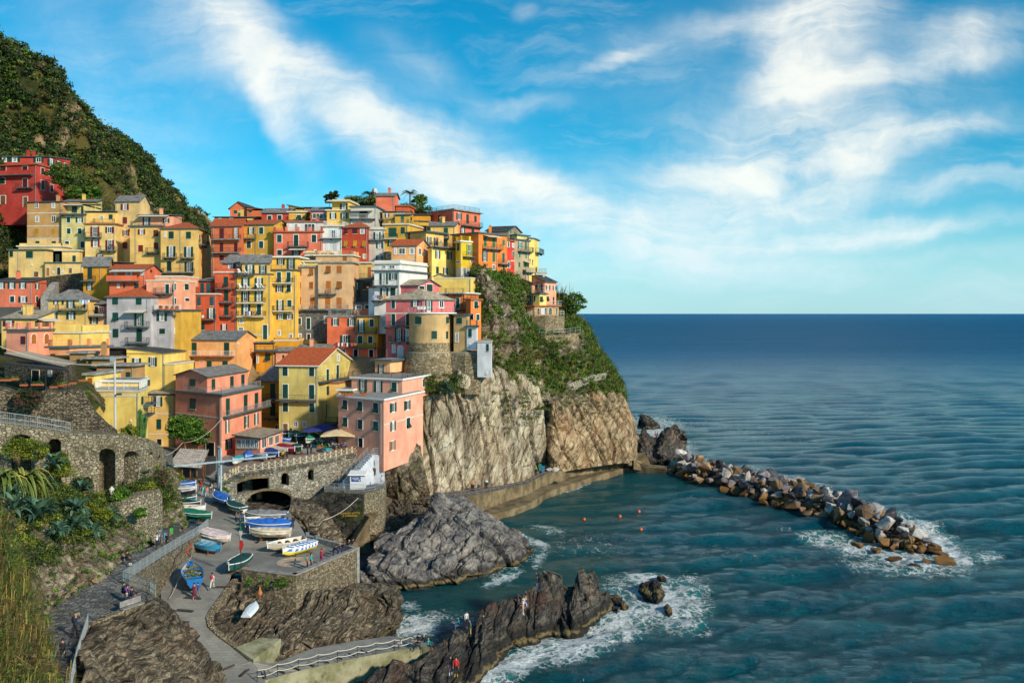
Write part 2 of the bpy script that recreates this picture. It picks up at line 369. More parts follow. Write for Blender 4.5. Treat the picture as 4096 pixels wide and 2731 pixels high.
def _con(N,bs):
    o=oc(N); b=N('ShaderNodeTexBrick',{'Vector':sc3(N,o,(.9,.9,.9)),'Scale':.75,'Color1':(.23,.22,.195),'Color2':(.29,.275,.24),'Mortar':(.19,.18,.16),'Mortar Size':.012})
    a=N.mix(N.mr(N.noise(o,.22,8,.65).outputs[0],.42,.6,0,.6),b.outputs[0],(.14,.135,.13)); a=N.mix(N.mr(N.noise(sc3(N,o,(1,.4,1)),1.2,8,.7).outputs[0],.55,.68,0,.45),a,(.30,.27,.215))
    bump(N,bs,N.noise(o,6.,6).outputs[0],.4,.05); return a
m_plaza=newmat('worn_paving',_con,.8,.3)
def _quay(N,bs):
    o=oc(N); a=N.mix(N.mr(N.noise(o,.4,8,.65).outputs[0],.38,.62),(.10,.072,.038),(.235,.18,.10)); a=N.mix(N.mr(N.noise(sc3(N,o,(1,1,.2)),1.1,7,.7).outputs[0],.52,.66,0,.6),a,(.05,.05,.035))
    bump(N,bs,N.noise(o,4.,6).outputs[0],.5,.1); return a
m_quay=newmat('sea_worn_concrete',_quay,.85,.3)
def _mossc(N,bs):
    o=oc(N); a=N.mix(N.mr(N.noise(o,.5,8,.65).outputs[0],.38,.62),(.17,.165,.08),(.33,.315,.21)); a=N.mix(N.mr(N.noise(o,1.1,7,.7).outputs[0],.55,.66,0,.6),a,(.06,.05,.035))
    bump(N,bs,N.noise(o,4.,6).outputs[0],.5,.1); return a
m_mossc=newmat('mossy_concrete',_mossc,.9,.2)
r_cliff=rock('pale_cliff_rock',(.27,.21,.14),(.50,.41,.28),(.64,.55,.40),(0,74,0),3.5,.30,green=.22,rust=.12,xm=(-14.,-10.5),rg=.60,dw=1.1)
r_red=rock('warm_headland_rock',(.20,.125,.07),(.42,.30,.17),(.58,.44,.27),(10,62,0),3.2,.40,wet=None,green=.25,rust=.45,dw=1.8)
r_grey=rock('grey_sea_rock',(.09,.083,.08),(.21,.195,.185),(.34,.30,.25),(15,55,20),1.8,.5,wet=1.6)
r_warm=rock('brown_shore_rock',(.05,.042,.03),(.145,.118,.08),(.37,.30,.21),(20,50,35),4.6,.7,wet=1.2,rust=.1)
r_black=rock('dark_sea_rock',(.03,.028,.027),(.085,.078,.07),(.19,.16,.12),(25,48,30),5.0,.5,wet=1.9,rust=.18)
r_bank=rock('bank_rock',(.09,.07,.045),(.23,.18,.115),(.42,.35,.25),(30,40,20),3.,.5,green=.4,rust=.2)
def _hill(N,bs):
    g=N('ShaderNodeNewGeometry').outputs['Position']
    t=N.noise(g,.09,8,.62).outputs[0]; a=N.mix(N.mr(t,.40,.58),(.028,.034,.010),(.09,.075,.022)); a=N.mix(N.mr(N.noise(g,.05,8,.6,.4).outputs[0],.52,.60,0,.95),a,(.30,.215,.12))
    bump(N,bs,N.noise(g,.8,8).outputs[0],1.,.6); return a
m_hill=newmat('hillside_soil',_hill,.95,.15)
def leafm(name,c,c2,rough=.6):
    def fn(N,bs):
        a=N('ShaderNodeAttribute',attribute_name='tint').outputs['Fac']
        bs.inputs['Subsurface Weight'].default_value=0
        return N.ramp(a,[(0,tuple(x*.55 for x in c)),(.45,c),(.8,c2),(1,tuple(min(1,x*1.35) for x in c2))])
    return newmat(name,fn,rough,.25)
l_dark=leafm('dark_scrub_leaves',(.016,.036,.009),(.055,.078,.014)); l_green=leafm('green_leaves',(.035,.095,.010),(.13,.24,.022)); l_lime=leafm('yellow_green_leaves',(.07,.10,.01),(.26,.28,.02))
l_dry=leafm('dry_grass_blades',(.11,.085,.025),(.30,.20,.055)); l_grass=leafm('green_grass_blades',(.045,.07,.012),(.16,.16,.03)); l_agave=leafm('agave_leaves',(.055,.13,.085),(.16,.27,.17)); l_vari=leafm('striped_agave_leaves',(.10,.15,.03),(.50,.40,.08))
l_mix=leafm('mixed_scrub_leaves',(.034,.072,.010),(.15,.17,.026)); l_flow=leafm('magenta_flower_leaves',(.02,.045,.01),(.09,.03,.03)); l_brown=leafm('brown_twig_leaves',(.06,.045,.022),(.14,.09,.045))
# ------------------------------------------------------------ leaf clouds
RNG=np.random.default_rng(7)
def leafcloud(cent,rad,per,size,seed=0,flat=.75,tall=1.):
    """many leaf faces spread through a set of clump volumes; cent (n,3), rad (n,)"""
    rg=np.random.default_rng(seed); cent=np.asarray(cent,float); n=len(cent); rad=np.broadcast_to(np.asarray(rad,float),(n,))
    per=np.maximum(3,(np.broadcast_to(np.asarray(per,float),(n,)))).astype(int); idx=np.repeat(np.arange(n),per); m=len(idx)
    d=rg.normal(size=(m,3)); d/=np.linalg.norm(d,axis=1,keepdims=True); r=rg.random(m)**.42
    d[:,2]=np.where(d[:,2]<-.3,d[:,2]*.4,d[:,2]); c=cent[idx]+d*(r*rad[idx])[:,None]*np.array([1,1,flat])
    c+= (vn(c*1.1,3)*.35*rad[idx])[:,None]*d
    a=d*.55+rg.normal(size=(m,3))*.65; a/=np.linalg.norm(a,axis=1,keepdims=True)   # leaf normal roughly outwards
    t=np.cross(a,rg.normal(size=(m,3))); t/=np.linalg.norm(t,axis=1,keepdims=True)+1e-9; b=np.cross(a,t)
    s=(size*(.6+.8*rg.random(m)))[:,None] if np.isscalar(size) else (size[idx]*(.6+.8*rg.random(m)))[:,None]
    V=np.stack([c-t*s*.55*tall,c+b*s*.34,c+t*s*.6*tall,c-b*s*.34],1).reshape(-1,3)
    cl=rg.random(n)*.5
    tint=np.repeat(np.clip(cl[idx]+rg.random(m)*.5,0,1),4)
    return V,np.arange(len(V)).reshape(-1,4),tint
def foliage(name,cent,rad,per,size,mat,parent=None,seed=0,flat=.75,org=(0,0,0),**kw):
    V,Fq,t=leafcloud(cent,rad,per,size,seed,flat)
    return npmesh(name,V,Fq,mat,parent,False,{'tint':t},org,**kw)
def blades(name,base,hgt,wid,mat,bend=.5,seed=0,dirv=None,parent=None,org=(0,0,0),**kw):
    """curved grass blades, two faces each"""
    rg=np.random.default_rng(seed); base=np.asarray(base,float); n=len(base); h=hgt*(.5+.9*rg.random(n)); az=rg.random(n)*6.283
    d=np.stack([np.cos(az),np.sin(az),0*az],1)
    if dirv is not None: d=d*.5+np.array(dirv)
    w=wid*(.6+.8*rg.random(n)); sd=np.stack([-d[:,1],d[:,0],0*az],1); sd/=np.linalg.norm(sd,axis=1,keepdims=True)+1e-9
    k=bend*(.4+rg.random(n)); up=np.array([0,0,1.])
    p0=base; p1=base+up*(h*.6)[:,None]+d*(h*k*.25)[:,None]; p2=base+up*(h*(1-.35*k))[:,None]+d*(h*k)[:,None]
    sw=(sd*w[:,None])
    V=np.stack([p0-sw,p0+sw,p1+sw*.8,p1-sw*.8,p2+sw*.15,p2-sw*.15],1).reshape(-1,3)
    i=np.arange(n)[:,None]*6; Fq=np.concatenate([i+np.array([0,1,2,3]),i+np.array([3,2,4,5])],0)
    return npmesh(name,V,Fq,mat,parent,False,{'tint':np.repeat(rg.random(n),6)},org,**kw)
# ------------------------------------------------------------ sea
def sea():
    nu,nv=760,700
    t=np.linspace(0,1,nv); Yr=np.concatenate([np.linspace(52,300,nv-240),np.linspace(301.5,620,180),620*(40000/620.)**np.linspace(.012,1,120)])
    nv=len(Yr); xr=np.linspace(-1.0,1.0,nu); xr=np.sign(xr)*np.abs(xr)**.9*.95
    Y,Xr=np.meshgrid(Yr,xr,indexing='ij'); X=Y*Xr
    # keep vertex spacing useful: only the part right of the village needs waves
    rg=np.random.default_rng(5); Z=np.zeros_like(X); DX=np.zeros_like(X); DY=np.zeros_like(X)
    for k in range(72):
        lam=1.3*(13/1.3)**(rg.random()**1.5); th=R(-76)+rg.normal()*(.45 if lam<3 else .26); kk=2*math.pi/lam; a=.0100*lam*(.6+.8*rg.random())*(1 if lam<12 else .7)
        cx,cy=math.cos(th),math.sin(th); ph=kk*(cx*X+cy*Y)+rg.random()*6.28
        fade=np.clip(1.3-Y/(lam*42+60),0,1); s=np.sin(ph); Z+=a*s*fade; c=np.cos(ph)*a*fade*.8; DX+=cx*c; DY+=cy*c
    env=.85+.75*fbm(np.stack([X/38,Y/24,0*X],-1),4,9)
    px=2048+X/Y*F; py=HZ+CH/Y*F
    def ell(cx,cy,rx,ry,an,st,pw=1.):
        a=R(an); dx=px-cx; dy=py-cy; u=(dx*math.cos(a)+dy*math.sin(a))/rx; v=(-dx*math.sin(a)+dy*math.cos(a))/ry
        return st*np.clip(1-(u*u+v*v),0,1)**pw
    fo=np.zeros_like(X)
    for e in [(2080,2640,330,75,-27,1.0),(1960,2700,170,90,-20,.9),(2330,2560,260,95,-18,1.0),(2480,2480,200,110,-15,.95),(2570,2440,260,85,-12,.8),(2640,2400,190,110,20,1.05),(2600,2310,150,38,2,1.1),(2740,2400,150,140,30,.8),(2700,2480,190,60,10,.75),(2460,2360,90,130,60,.6),
              (1670,2500,130,60,-10,1.05),(1780,2470,200,50,0,.5),(1640,2420,60,40,0,.7),(2010,2310,120,24,-22,1.0),(2130,2160,90,26,20,1.1),(2160,2230,30,60,30,.8),(2060,2250,200,30,-28,.5),(2180,2110,110,26,10,.55),
              (1990,2050,90,16,-8,.85),(2330,1930,110,20,-24,.8),(2260,1960,90,14,-20,.5),(2480,1880,140,9,-8,.35),
              (2610,1720,130,50,25,.9),(2650,1690,150,40,10,.7),(2740,1800,70,60,40,.7),(2830,1850,170,22,16,.75),(3130,1910,210,22,18,.7),(3330,1980,130,36,24,.9),(3500,2040,160,34,22,.8),(3680,2130,230,75,22,1.0),(3780,2210,170,80,25,1.0),(3650,2240,300,55,12,.9),(3440,2190,260,55,12,.85),(3300,2160,160,40,10,.75),(3560,2270,330,40,8,.6),(3950,2220,90,40,0,.6),(3150,2110,60,16,14,.5),
              (2950,1720,700,70,8,.16),(3500,1650,700,90,8,.13),(2900,2200,300,60,0,.2),(2350,2180,300,80,0,.26)]:
        fo=np.maximum(fo,ell(*e))
    sh=np.zeros_like(X)
    for e in [(2250,2050,560,150,-14,.8),(2550,1960,400,80,-5,.7),(1950,2350,420,160,-10,.9),(2640,2400,300,160,0,.9),(2300,2280,260,120,0,.9),(3650,2190,420,130,12,.9),(2650,1740,220,90,10,.8),(2060,2680,350,130,-20,.6)]:
        sh=np.maximum(sh,ell(*e,pw=.7))
    calm=1-.55*np.clip(ell(2350,2020,420,130,-12,1.)+ell(1850,2380,350,160,-8,1.),0,1)
    Z=Z*env*calm+fo**2*.25*vn(np.stack([X/1.3,Y/1.3,0*X],-1),4)
    V=np.stack([X-DX*env*calm,Y-DY*env*calm,Z-.15],-1)
    def fn(N,bs):
        g=N('ShaderNodeNewGeometry').outputs['Position']; fa=N('ShaderNodeAttribute',attribute_name='foam').outputs['Fac']; sa=N('ShaderNodeAttribute',attribute_name='shallow').outputs['Fac']
        q=N('ShaderNodeMapping',{0:g,2:(0,0,R(12)),3:(.5,1.,1)}).outputs[0]
        b1=N.noise(q,1.0,7,.66,.3).outputs[0]; b2=N.noise(q,.16,5,.6,.2).outputs[0]; dd=N.math('MULTIPLY',N('ShaderNodeSeparateXYZ',{0:g}).outputs[1],.002,clamp=True)
        deep=N.mix(N.mr(b2,.3,.7),(.0,.050,.080),(.001,.092,.120))
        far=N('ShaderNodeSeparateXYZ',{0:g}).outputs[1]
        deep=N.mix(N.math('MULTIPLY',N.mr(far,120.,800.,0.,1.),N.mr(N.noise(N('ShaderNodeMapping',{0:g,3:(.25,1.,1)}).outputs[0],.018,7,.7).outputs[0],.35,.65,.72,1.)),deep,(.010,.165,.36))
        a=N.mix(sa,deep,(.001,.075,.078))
        # broken lace of foam: cell edges under turbulent distortion
        wn=N.vm('SCALE',N.vm('SUBTRACT',N.noise(g,.9,6,.65).outputs['Color'],(.5,.5,.5))); wn.node.inputs['Scale'].default_value=2.4
        gg=N.vm('ADD',g,wn)
        v1=N('ShaderNodeTexVoronoi',{'Vector':gg,'Scale':.75},feature='DISTANCE_TO_EDGE').outputs[0]; v2=N('ShaderNodeTexVoronoi',{'Vector':gg,'Scale':2.1},feature='DISTANCE_TO_EDGE').outputs[0]
        lace=N.math('ADD',N.mr(v1,0.,.16,.55,0.),N.mr(v2,0.,.22,.35,0.)); nn=N.noise(g,.55,8,.68).outputs[0]
        k=N.math('ADD',N.math('MULTIPLY',fa,.98),N.math('ADD',N.math('MULTIPLY',lace,.72),N.math('MULTIPLY',N.math('SUBTRACT',nn,.5),1.7)))
        fm=N.math('MULTIPLY',N.mr(k,.72,1.12),N.mr(fa,.02,.22))
        a=N.mix(N.mr(fa,.15,.95,0.,.75),a,(.03,.30,.30))
        a=N.mix(fm,a,(.78,.84,.86))
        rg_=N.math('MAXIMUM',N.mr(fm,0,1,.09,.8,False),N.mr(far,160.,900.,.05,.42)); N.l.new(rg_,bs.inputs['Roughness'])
        h=N.math('ADD',b1,N.math('MULTIPLY',N.noise(q,2.6,5,.65).outputs[0],.7)); h=N.math('ADD',h,N.math('MULTIPLY',fm,.3)); q3=N('ShaderNodeMapping',{0:g,3:(.35,1.,1)}).outputs[0]; h=N.math('ADD',h,N.math('MULTIPLY',N.noise(q3,.11,6,.7,.3).outputs[0],N.mr(far,150.,500.,.3,3.)))
        b=N('ShaderNodeBump',{'Strength':1.,'Distance':N.mr(far,80.,1400.,1.05,4.5),'Height':h}); N.l.new(b.outputs[0],bs.inputs['Normal'])
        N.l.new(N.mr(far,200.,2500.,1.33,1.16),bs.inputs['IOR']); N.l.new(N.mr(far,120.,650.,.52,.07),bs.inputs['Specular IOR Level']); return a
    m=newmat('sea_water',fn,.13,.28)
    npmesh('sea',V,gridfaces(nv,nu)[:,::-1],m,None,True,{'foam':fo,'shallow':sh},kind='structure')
sea()
# ------------------------------------------------------------ land
def patch(name,rows,nu,nv,mat,amp=0.,blk=3.,strat=None,seed=1,t='S',smooth=False,kind='structure',fine=.25,warp=1.,**kw):
    g=surf(rows,nu,nv,t)
    if amp: g=rockdisp(g,amp,blk,strat,fine,seed,True,warp)
    o=npmesh(name,g,gridfaces(nv,nu),mat,None,smooth,kind=kind,**kw); return o,g
# hill behind the village
hr=[(-500,-500,190),(-200,-60,205),(0,150,225),(150,252,236),(215,272,240),(280,392,252),(330,452,266),(400,535,286),(520,602,312),(620,695,345),(700,802,380),(760,872,405),(815,935,430),(870,1020,450)]
hb=[(-500,1000,170),(-200,940,188),(0,900,205),(110,880,212),(170,860,216),(230,850,220),(300,845,224),(400,850,232),(500,860,244),(600,880,262),(680,910,285),(750,940,310),(815,980,335),(880,1060,350)]
hm=[((a[0]+b[0])/2-10,(a[1]*.5+b[1]*.5),(a[2]*.42+b[2]*.58)) for a,b in zip(hr,hb)]
hk=[(a[0]+140,a[1]+500,a[2]+160) for a in hr]
hbb=[(b[0]+10,b[1]+260,b[2]-4) for b in hb]
ho,HG=patch('hill',[hbb,hb,hm,hr,hk],190,150,m_hill,2.2,14.,seed=3,fine=.4)
fr_=[(700,900,900),(750,860,900),(785,838,900),(810,858,900),(840,905,900),(870,960,900),(900,1040,900)]
fo_,FG=patch('far_hill',[[(x,y+300,d-120) for x,y,d in fr_],[(x,y+60,d-40) for x,y,d in fr_],fr_,[(x,y+200,d+200) for x,y,d in fr_]],40,30,m_hill,4.,25.,seed=5)
# ground under the village, stepping up from the harbour
pz=[(139,10.),(141,12.3),(159,13.2),(164,18),(170,26),(177,32),(186,38),(196,41.5),(205,43),(228,44),(262,38)]
vg=np.array([[(x,y,z-1.2) for x in np.linspace(-.95*y,np.interp(y,[126,140,150,160,165,190,215,262],[-25,-22,-19,-14,-11,-8,2,8]),12)] for y,z in pz],float)
vgg=cr(vg,60); vgg=cr(vgg.transpose(1,0,2),80).transpose(1,0,2)
npmesh('village_ground',rockdisp(vgg,.25,4.,None,.3,11),gridfaces(60,80),m_hill,None,False,kind='structure')
# sea cliff, pale face
W_=[(1470,1992,6.2),(1530,1992,4),(1600,1996,4),(1680,1985,4),(1780,1966,4),(1880,1946,4),(1980,1928,3.5),(2080,1908,3),(2144,1890,3),(2170,1860,180)]
W0=[(x,y+110,d if d>22 else 2) for x,y,d in W_]; W0=[P(x,y,d) for x,y,d in W_]
W0=[(pix((p.x,p.y-.5,p.z-6))[0],pix((p.x,p.y-.5,p.z-6))[1],p.y-.5) for p in W0]
c2=[(1440,1900,152),(1525,1880,147.5),(1600,1868,147.5),(1680,1855,149),(1780,1850,151),(1880,1850,155),(1980,1840,160.5),(2080,1835,167),(2146,1825,171.5),(2168,1800,179)]
c3=[(1500,1790,158),(1560,1770,151),(1620,1750,151),(1690,1720,152),(1790,1710,154.5),(1890,1700,157.5),(1985,1695,161.5),(2080,1695,167),(2148,1690,171),(2168,1680,179)]
c4=[(1560,1640,164),(1620,1610,155),(1670,1590,153.6),(1720,1562,153.6),(1800,1538,153.9),(1890,1522,156.5),(1985,1545,163.5),(2080,1552,168.5),(2149,1590,172.5),(2170,1600,180)]
c5=[(1560,1540,172),(1640,1530,168),(1700,1520,163),(1750,1490,163),(1820,1470,163),(1900,1460,166),(1985,1470,172),(2080,1490,176),(2150,1530,180),(2180,1540,186)]
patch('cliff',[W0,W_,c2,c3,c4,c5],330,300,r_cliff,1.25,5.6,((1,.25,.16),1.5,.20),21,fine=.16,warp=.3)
# darker promontory beyond the cleft
q_b=[(2140,1960,171),(2195,1900,173),(2260,1885,175),(2340,1872,178),(2420,1860,181),(2480,1852,184),(2528,1850,187),(2556,1830,196),(2540,1850,215),(2440,1850,240)]
q0=[(2152,1850,184),(2200,1830,174),(2265,1822,176),(2340,1812,179),(2420,1805,182),(2482,1798,184.5),(2532,1790,188.5),(2552,1770,199),(2530,1770,217),(2430,1780,240)]
q1=[(2154,1740,188),(2205,1730,176.5),(2270,1730,178),(2350,1722,181),(2420,1715,184),(2480,1708,187.5),(2524,1705,193),(2534,1700,206),(2500,1710,222),(2400,1720,242)]
q2=[(2154,1655,189),(2212,1645,179),(2280,1645,181),(2350,1640,184),(2420,1632,188),(2470,1630,192),(2502,1640,198),(2508,1645,210),(2460,1660,226),(2360,1680,245)]
q3=[(2152,1592,188),(2210,1590,182),(2280,1592,183),(2350,1588,187),(2410,1575,191),(2450,1568,196),(2482,1580,202),(2485,1590,213),(2430,1600,230),(2330,1620,248)]
q4=[(2140,1550,186),(2210,1545,186),(2280,1545,189),(2350,1535,193),(2400,1530,197),(2440,1530,202),(2465,1545,207),(2455,1555,217),(2400,1570,233),(2300,1600,250)]
patch('cliff_promontory',[q_b,q0,q1,q2,q3,q4],260,220,r_red,1.05,4.6,((1,.1,.45),1.4,.26),31,fine=.20,warp=.6)
# green headland slope
hA=[(1560,1600,160),(1690,1572,161),(1830,1560,162),(1960,1552,165),(2080,1560,169),(2150,1600,176),(2250,1612,181),(2350,1605,186),(2425,1600,192),(2478,1600,198),(2500,1625,212),(2380,1700,240)]
hB=[(1570,1500,166),(1700,1480,166),(1830,1468,168),(1960,1455,172),(2080,1458,178),(2160,1480,182),(2250,1480,187),(2330,1478,192),(2400,1480,198),(2450,1500,204),(2462,1530,217),(2340,1600,245)]
hC=[(1650,1400,172),(1780,1385,169),(1880,1368,170),(1960,1358,174),(2060,1362,178),(2150,1378,183),(2230,1378,184),(2290,1375,187),(2345,1365,194),(2385,1405,208),(2385,1420,222),(2270,1500,250)]
hD=[(1650,1280,190),(1800,1265,187),(1888,1252,181),(1960,1228,179),(2050,1218,183),(2105,1268,190),(2190,1268,200),(2250,1268,203),(2300,1268,206),(2325,1300,212),(2310,1330,226),(2200,1420,250)]
hE=[(1700,1130,190),(1800,1122,187),(1872,1110,184.5),(1925,1082,181.5),(2000,1100,185.5),(2062,1118,190),(2100,1160,196),(2160,1190,204),(2200,1210,210),(2230,1250,216),(2210,1290,230),(2120,1400,250)]
hF=[(1700,1100,205),(1800,1095,206),(1850,1090,207),(1920,1085,208),(2000,1100,210),(2060,1120,212),(2100,1150,214),(2150,1180,216),(2190,1210,220),(2200,1260,228),(2170,1330,240),(2080,1400,260)]
_,HS=patch('headland_slope',[hA,hB,hC,hD,hE,hF],220,170,r_bank,.8,4.,None,41,fine=.3)
# rock slope under the stairs, to the left of the great rock
patch('strata_slope',[[(1415,2215,-1),(1455,2210,-1),(1500,2205,-1),(1560,2190,-.5),(1640,2170,0),(1720,2150,1)],[(1440,2150,1.2),(1480,2120,1.8),(1530,2100,2.2),(1590,2090,2.4),(1660,2070,2.8),(1750,2050,3)],
  [(1500,2060,2.6),(1535,2040,3),(1580,2030,3.1),(1640,2025,3.2),(1700,2020,3.4),(1770,2010,3.6)],[(1535,2008,3.6),(1560,2003,3.7),(1610,2002,3.8),(1660,2005,3.8),(1720,2008,3.9),(1780,2000,3.9)],[(1535,1990,3.2),(1560,1985,3.2),(1610,1982,3.2),(1660,1982,3.2),(1720,1982,3.2),(1780,1982,3.2)]],120,110,r_warm,.45,1.8,((.75,.35,.35),1.6,.3),51)
# great grey rock in the harbour
V=lambda *a:[(*S('V1',x,y),d) for x,y,d in a]
gr=[V((400,1010,-2),(420,1120,-2),(500,1230,-2),(790,1240,-2),(1050,1190,-2),(1300,1160,-2),(1500,1120,-2),(1760,1030,-2),(1990,930,-2),(2080,820,-2)),
    V((285,960,.4),(330,1120,.2),(480,1180,.2),(790,1190,.2),(1050,1140,.2),(1290,1110,.2),(1480,1075,.2),(1750,975,.2),(1960,880,.2),(2020,770,.2)),
    V((300,880,112.5),(370,960,111),(520,1000,110),(800,1020,110),(1060,980,111.5),(1290,950,112.5),(1470,930,114),(1720,860,117.5),(1920,810,121),(1995,745,125)),
    V((350,800,115.5),(430,820,114.5),(560,820,113.8),(800,830,113.8),(1050,800,115),(1280,760,116),(1460,740,117),(1690,700,120),(1880,690,123.5),(1960,680,127)),
    V((400,720,119),(470,700,118.5),(600,680,118),(800,640,118.5),(1020,600,119.5),(1260,560,120.5),(1430,540,121.5),(1630,530,123.5),(1800,570,126),(1900,620,129)),
    V((430,650,123),(520,625,123),(640,600,122.5),(830,560,122.5),(1010,430,123.5),(1200,400,124.5),(1400,390,125.5),(1590,480,127),(1740,520,129),(1850,580,131)),
    V((450,640,127),(540,610,127),(660,570,127),(880,440,126),(1040,215,127),(1140,250,128),(1390,285,129),(1500,400,130),(1640,480,132),(1800,560,134)),
    V((450,700,134),(540,660,134),(660,600,134),(880,500,135),(1040,330,136),(1200,340,137),(1400,360,138),(1540,440,137),(1660,520,137),(1800,600,138))]
patch('sea_rock',gr,320,260,r_grey,1.05,4.3,((.6,-.3,.5),1.15,.62),61,fine=.16,kind=None,label='great rounded grey rock standing in the harbour below the cliff path',cat='rock')
# small wet tongue between terrace and great rock
patch('sea_rock',[V((205,1230,-1),(300,1260,-1),(400,1290,-1),(470,1290,-1)),V((205,1130,1.5),(290,1150,1.6),(380,1190,1.2),(450,1220,.3)),V((210,1010,2.6),(260,1030,2.4),(310,1090,1.8),(440,1190,.5)),V((215,990,1.5),(270,1000,1),(340,1080,0),(450,1180,-1))],60,50,r_grey,.4,1.2,None,66,kind=None,label='small lumpy grey rock squeezed between the round terrace wall and the water',cat='rock')
V=lambda *a:[(*S('V2',x,y),d) for x,y,d in a]
# jagged ridge rock in the foreground, where people climb
fx=[(120,1135),(300,980),(560,960),(700,850),(800,775),(900,690),(990,720),(1080,640),(1180,478),(1300,420),(1430,380),(1510,350),(1600,300),(1690,170),(1760,175),(1830,215),(1862,300),(1905,285),(1950,190),(2000,148),(2040,195),(2090,158),(2140,280),(2170,350),(2215,345),(2262,490),(2300,540)]
fd=[76,79,80,84,86.5,88.5,89,90,92,93.2,94.5,95,96,97.3,97.8,98.3,98.6,99,99.4,100,100.3,100.6,101.4,102,102.6,103.4,103.8]
wx=[(650,1500),(700,1400),(760,1350),(830,1300),(900,1260),(970,1210),(1030,1180),(1090,1130),(1150,1060),(1210,1000),(1270,950),(1330,900),(1400,850),(1490,820),(1580,800),(1650,760),(1690,735),(1760,730),(1830,735),(1900,730),(1960,700),(2020,680),(2080,640),(2140,600),(2190,560),(2250,520),(2300,545)]
rd=V(*[(x,y,d) for (x,y),d in zip(fx,fd)]); wr=V(*[(x,y,.1) for x,y in wx]); wl=V(*[(x+14,y+60,-2) for x,y in wx])
def lerp(a,b,t,k=0.): return [((p[0]*(1-t)+q[0]*t),(p[1]*(1-t)+q[1]*t)-k,0) for p,q in zip(a,b)]
def lerpw(a,b,t,up=0.,back=0.):
    r=[]
    for p,q in zip(a,b):
        v=P(*p)*(1-t)+P(*q)*t; v.z+=up; v.y+=back; x,y=pix(v); r.append((x,y,v.y))
    return r
bk=[]
for p in rd:
    v=P(*p); v.y+=4.5; v.z=-2; v.x-=.5; x,y=pix(v); bk.append((x,y,v.y))
patch('sea_rock',[wl,wr,lerpw(wr,rd,.3,.5),lerpw(wr,rd,.65,.35),lerpw(wr,rd,.9,.1),rd,lerpw(rd,bk,.35,.4),bk],400,220,r_black,.62,2.3,((.75,-.2,.35),1.7,.26),71,fine=.22,warp=.55,kind=None,label='long jagged dark rock ridge with twin peaks in the surf where people climb',cat='rock')
def knob(pts,label,mat=None,seed=1,t='V3',dep=3.,amp=.3,blk=1.2):
    """free-standing rock from its waterline row and its crest row"""
    w,c=pts; w=[(*S(t,x,y),d) for x,y,d in w]; c=[(*S(t,x,y),d) for x,y,d in c]
    b=[]
    for p in c:
        v=P(*p); v.y+=dep; v.z=-1.5; x,y=pix(v); b.append((x,y,v.y))
    w0=[(x,y+25,-1.5) for x,y,d in w]
    return patch('sea_rock',[w0,w,lerpw(w,c,.5,.25),c,lerpw(c,b,.4,.3),b],70,70,mat or r_black,amp,blk,((.6,-.2,.5),1.3,.5),seed,kind=None,label=label,cat='rock')
Yk=lambda y,z:(CH-z)*F/(2150+y/2.6133-HZ)
knob(([(925,560,0),(980,610,0),(1050,650,0),(1115,690,0),(1170,640,0),(1205,590,0)],[(940,500,Yk(600,0)+1.2),(985,465,Yk(600,0)+1.5),(1050,455,Yk(600,0)+1.8),(1100,438,Yk(600,0)+1.8),(1150,460,Yk(600,0)+1.8),(1200,560,Yk(600,0)+1.5)]),'black wet boulder ringed by white surf off the jagged ridge',seed=81)
knob(([(1125,440,0),(1160,465,0),(1220,470,0)],[(1130,405,Yk(450,0)+.8),(1160,390,Yk(450,0)+1),(1215,430,Yk(450,0)+.9)]),'small black pointed rock just behind the surf-ringed boulder',seed=82,amp=.12,blk=.7)
knob(([(1195,770,0),(1225,815,0),(1280,800,0)],[(1205,720,Yk(790,0)+.8),(1230,690,Yk(790,0)+1.),(1275,740,Yk(790,0)+.8)]),'brown rock half drowned in foam in front of the surf-ringed boulder',seed=83,amp=.12,blk=.7)
knob(([(620,640,0),(680,680,0),(760,690,0)],[(625,600,Yk(660,0)+.8),(690,595,Yk(660,0)+1.),(755,630,Yk(660,0)+.8)]),'low brown rock awash just off the tip of the jagged ridge',seed=84,amp=.15,blk=.7)
knob(([(725,730,0),(770,765,0),(820,745,0)],[(735,690,Yk(750,0)+.7),(775,670,Yk(750,0)+.8),(815,715,Yk(750,0)+.7)]),'small dark rock in foam between the ridge tip and the surf-ringed boulder',seed=85,amp=.12,blk=.6)
U=2000;Yu=lambda y,z:(CH-z)*F/(1500+y/2.8-HZ)
knob(([(1560,560,0),(1620,605,0),(1680,612,0),(1740,612,0),(1800,575,0)],[(1565,500,Yu(600,0)+3),(1580,436,Yu(600,0)+5),(1650,455,Yu(600,0)+5),(1720,500,Yu(600,0)+4),(1790,560,Yu(600,0)+3)]),'lone dark slanting rock in white water behind the harbour mouth',seed=86,t='U5',dep=6,amp=.5,blk=2.)
knob(([(1520,880,1),(1580,975,1),(1640,985,1),(1700,985,1),(1750,985,1),(1800,975,1),(1850,960,1)],[(1525,740,200),(1560,660,203),(1605,632,204),(1645,640,205),(1690,700,206),(1760,715,206),(1800,700,206)]),'rugged dark rock hump beside the little steps at the harbour mouth',seed=87,t='U5',dep=10,amp=.9,blk=2.6)
knob(([(1740,960,1),(1820,990,1),(1900,960,.5),(1990,900,.5),(2060,880,.5),(2118,850,.5)],[(1780,740,203),(1840,610,206),(1930,550,208),(1975,535,209),(2030,600,210),(2075,700,210)]),'tall dark pointed rock at the root of the boulder breakwater',seed=88,t='U5',dep=12,amp=.9,blk=2.6)
knob(([(1490,880,3),(1500,900,3),(1530,860,3)],[(1450,600,196),(1480,590,200),(1530,690,205)]),'dark rock shoulder leaning on the end of the promontory',seed=89,t='U5',dep=12,amp=.6,blk=2.6)
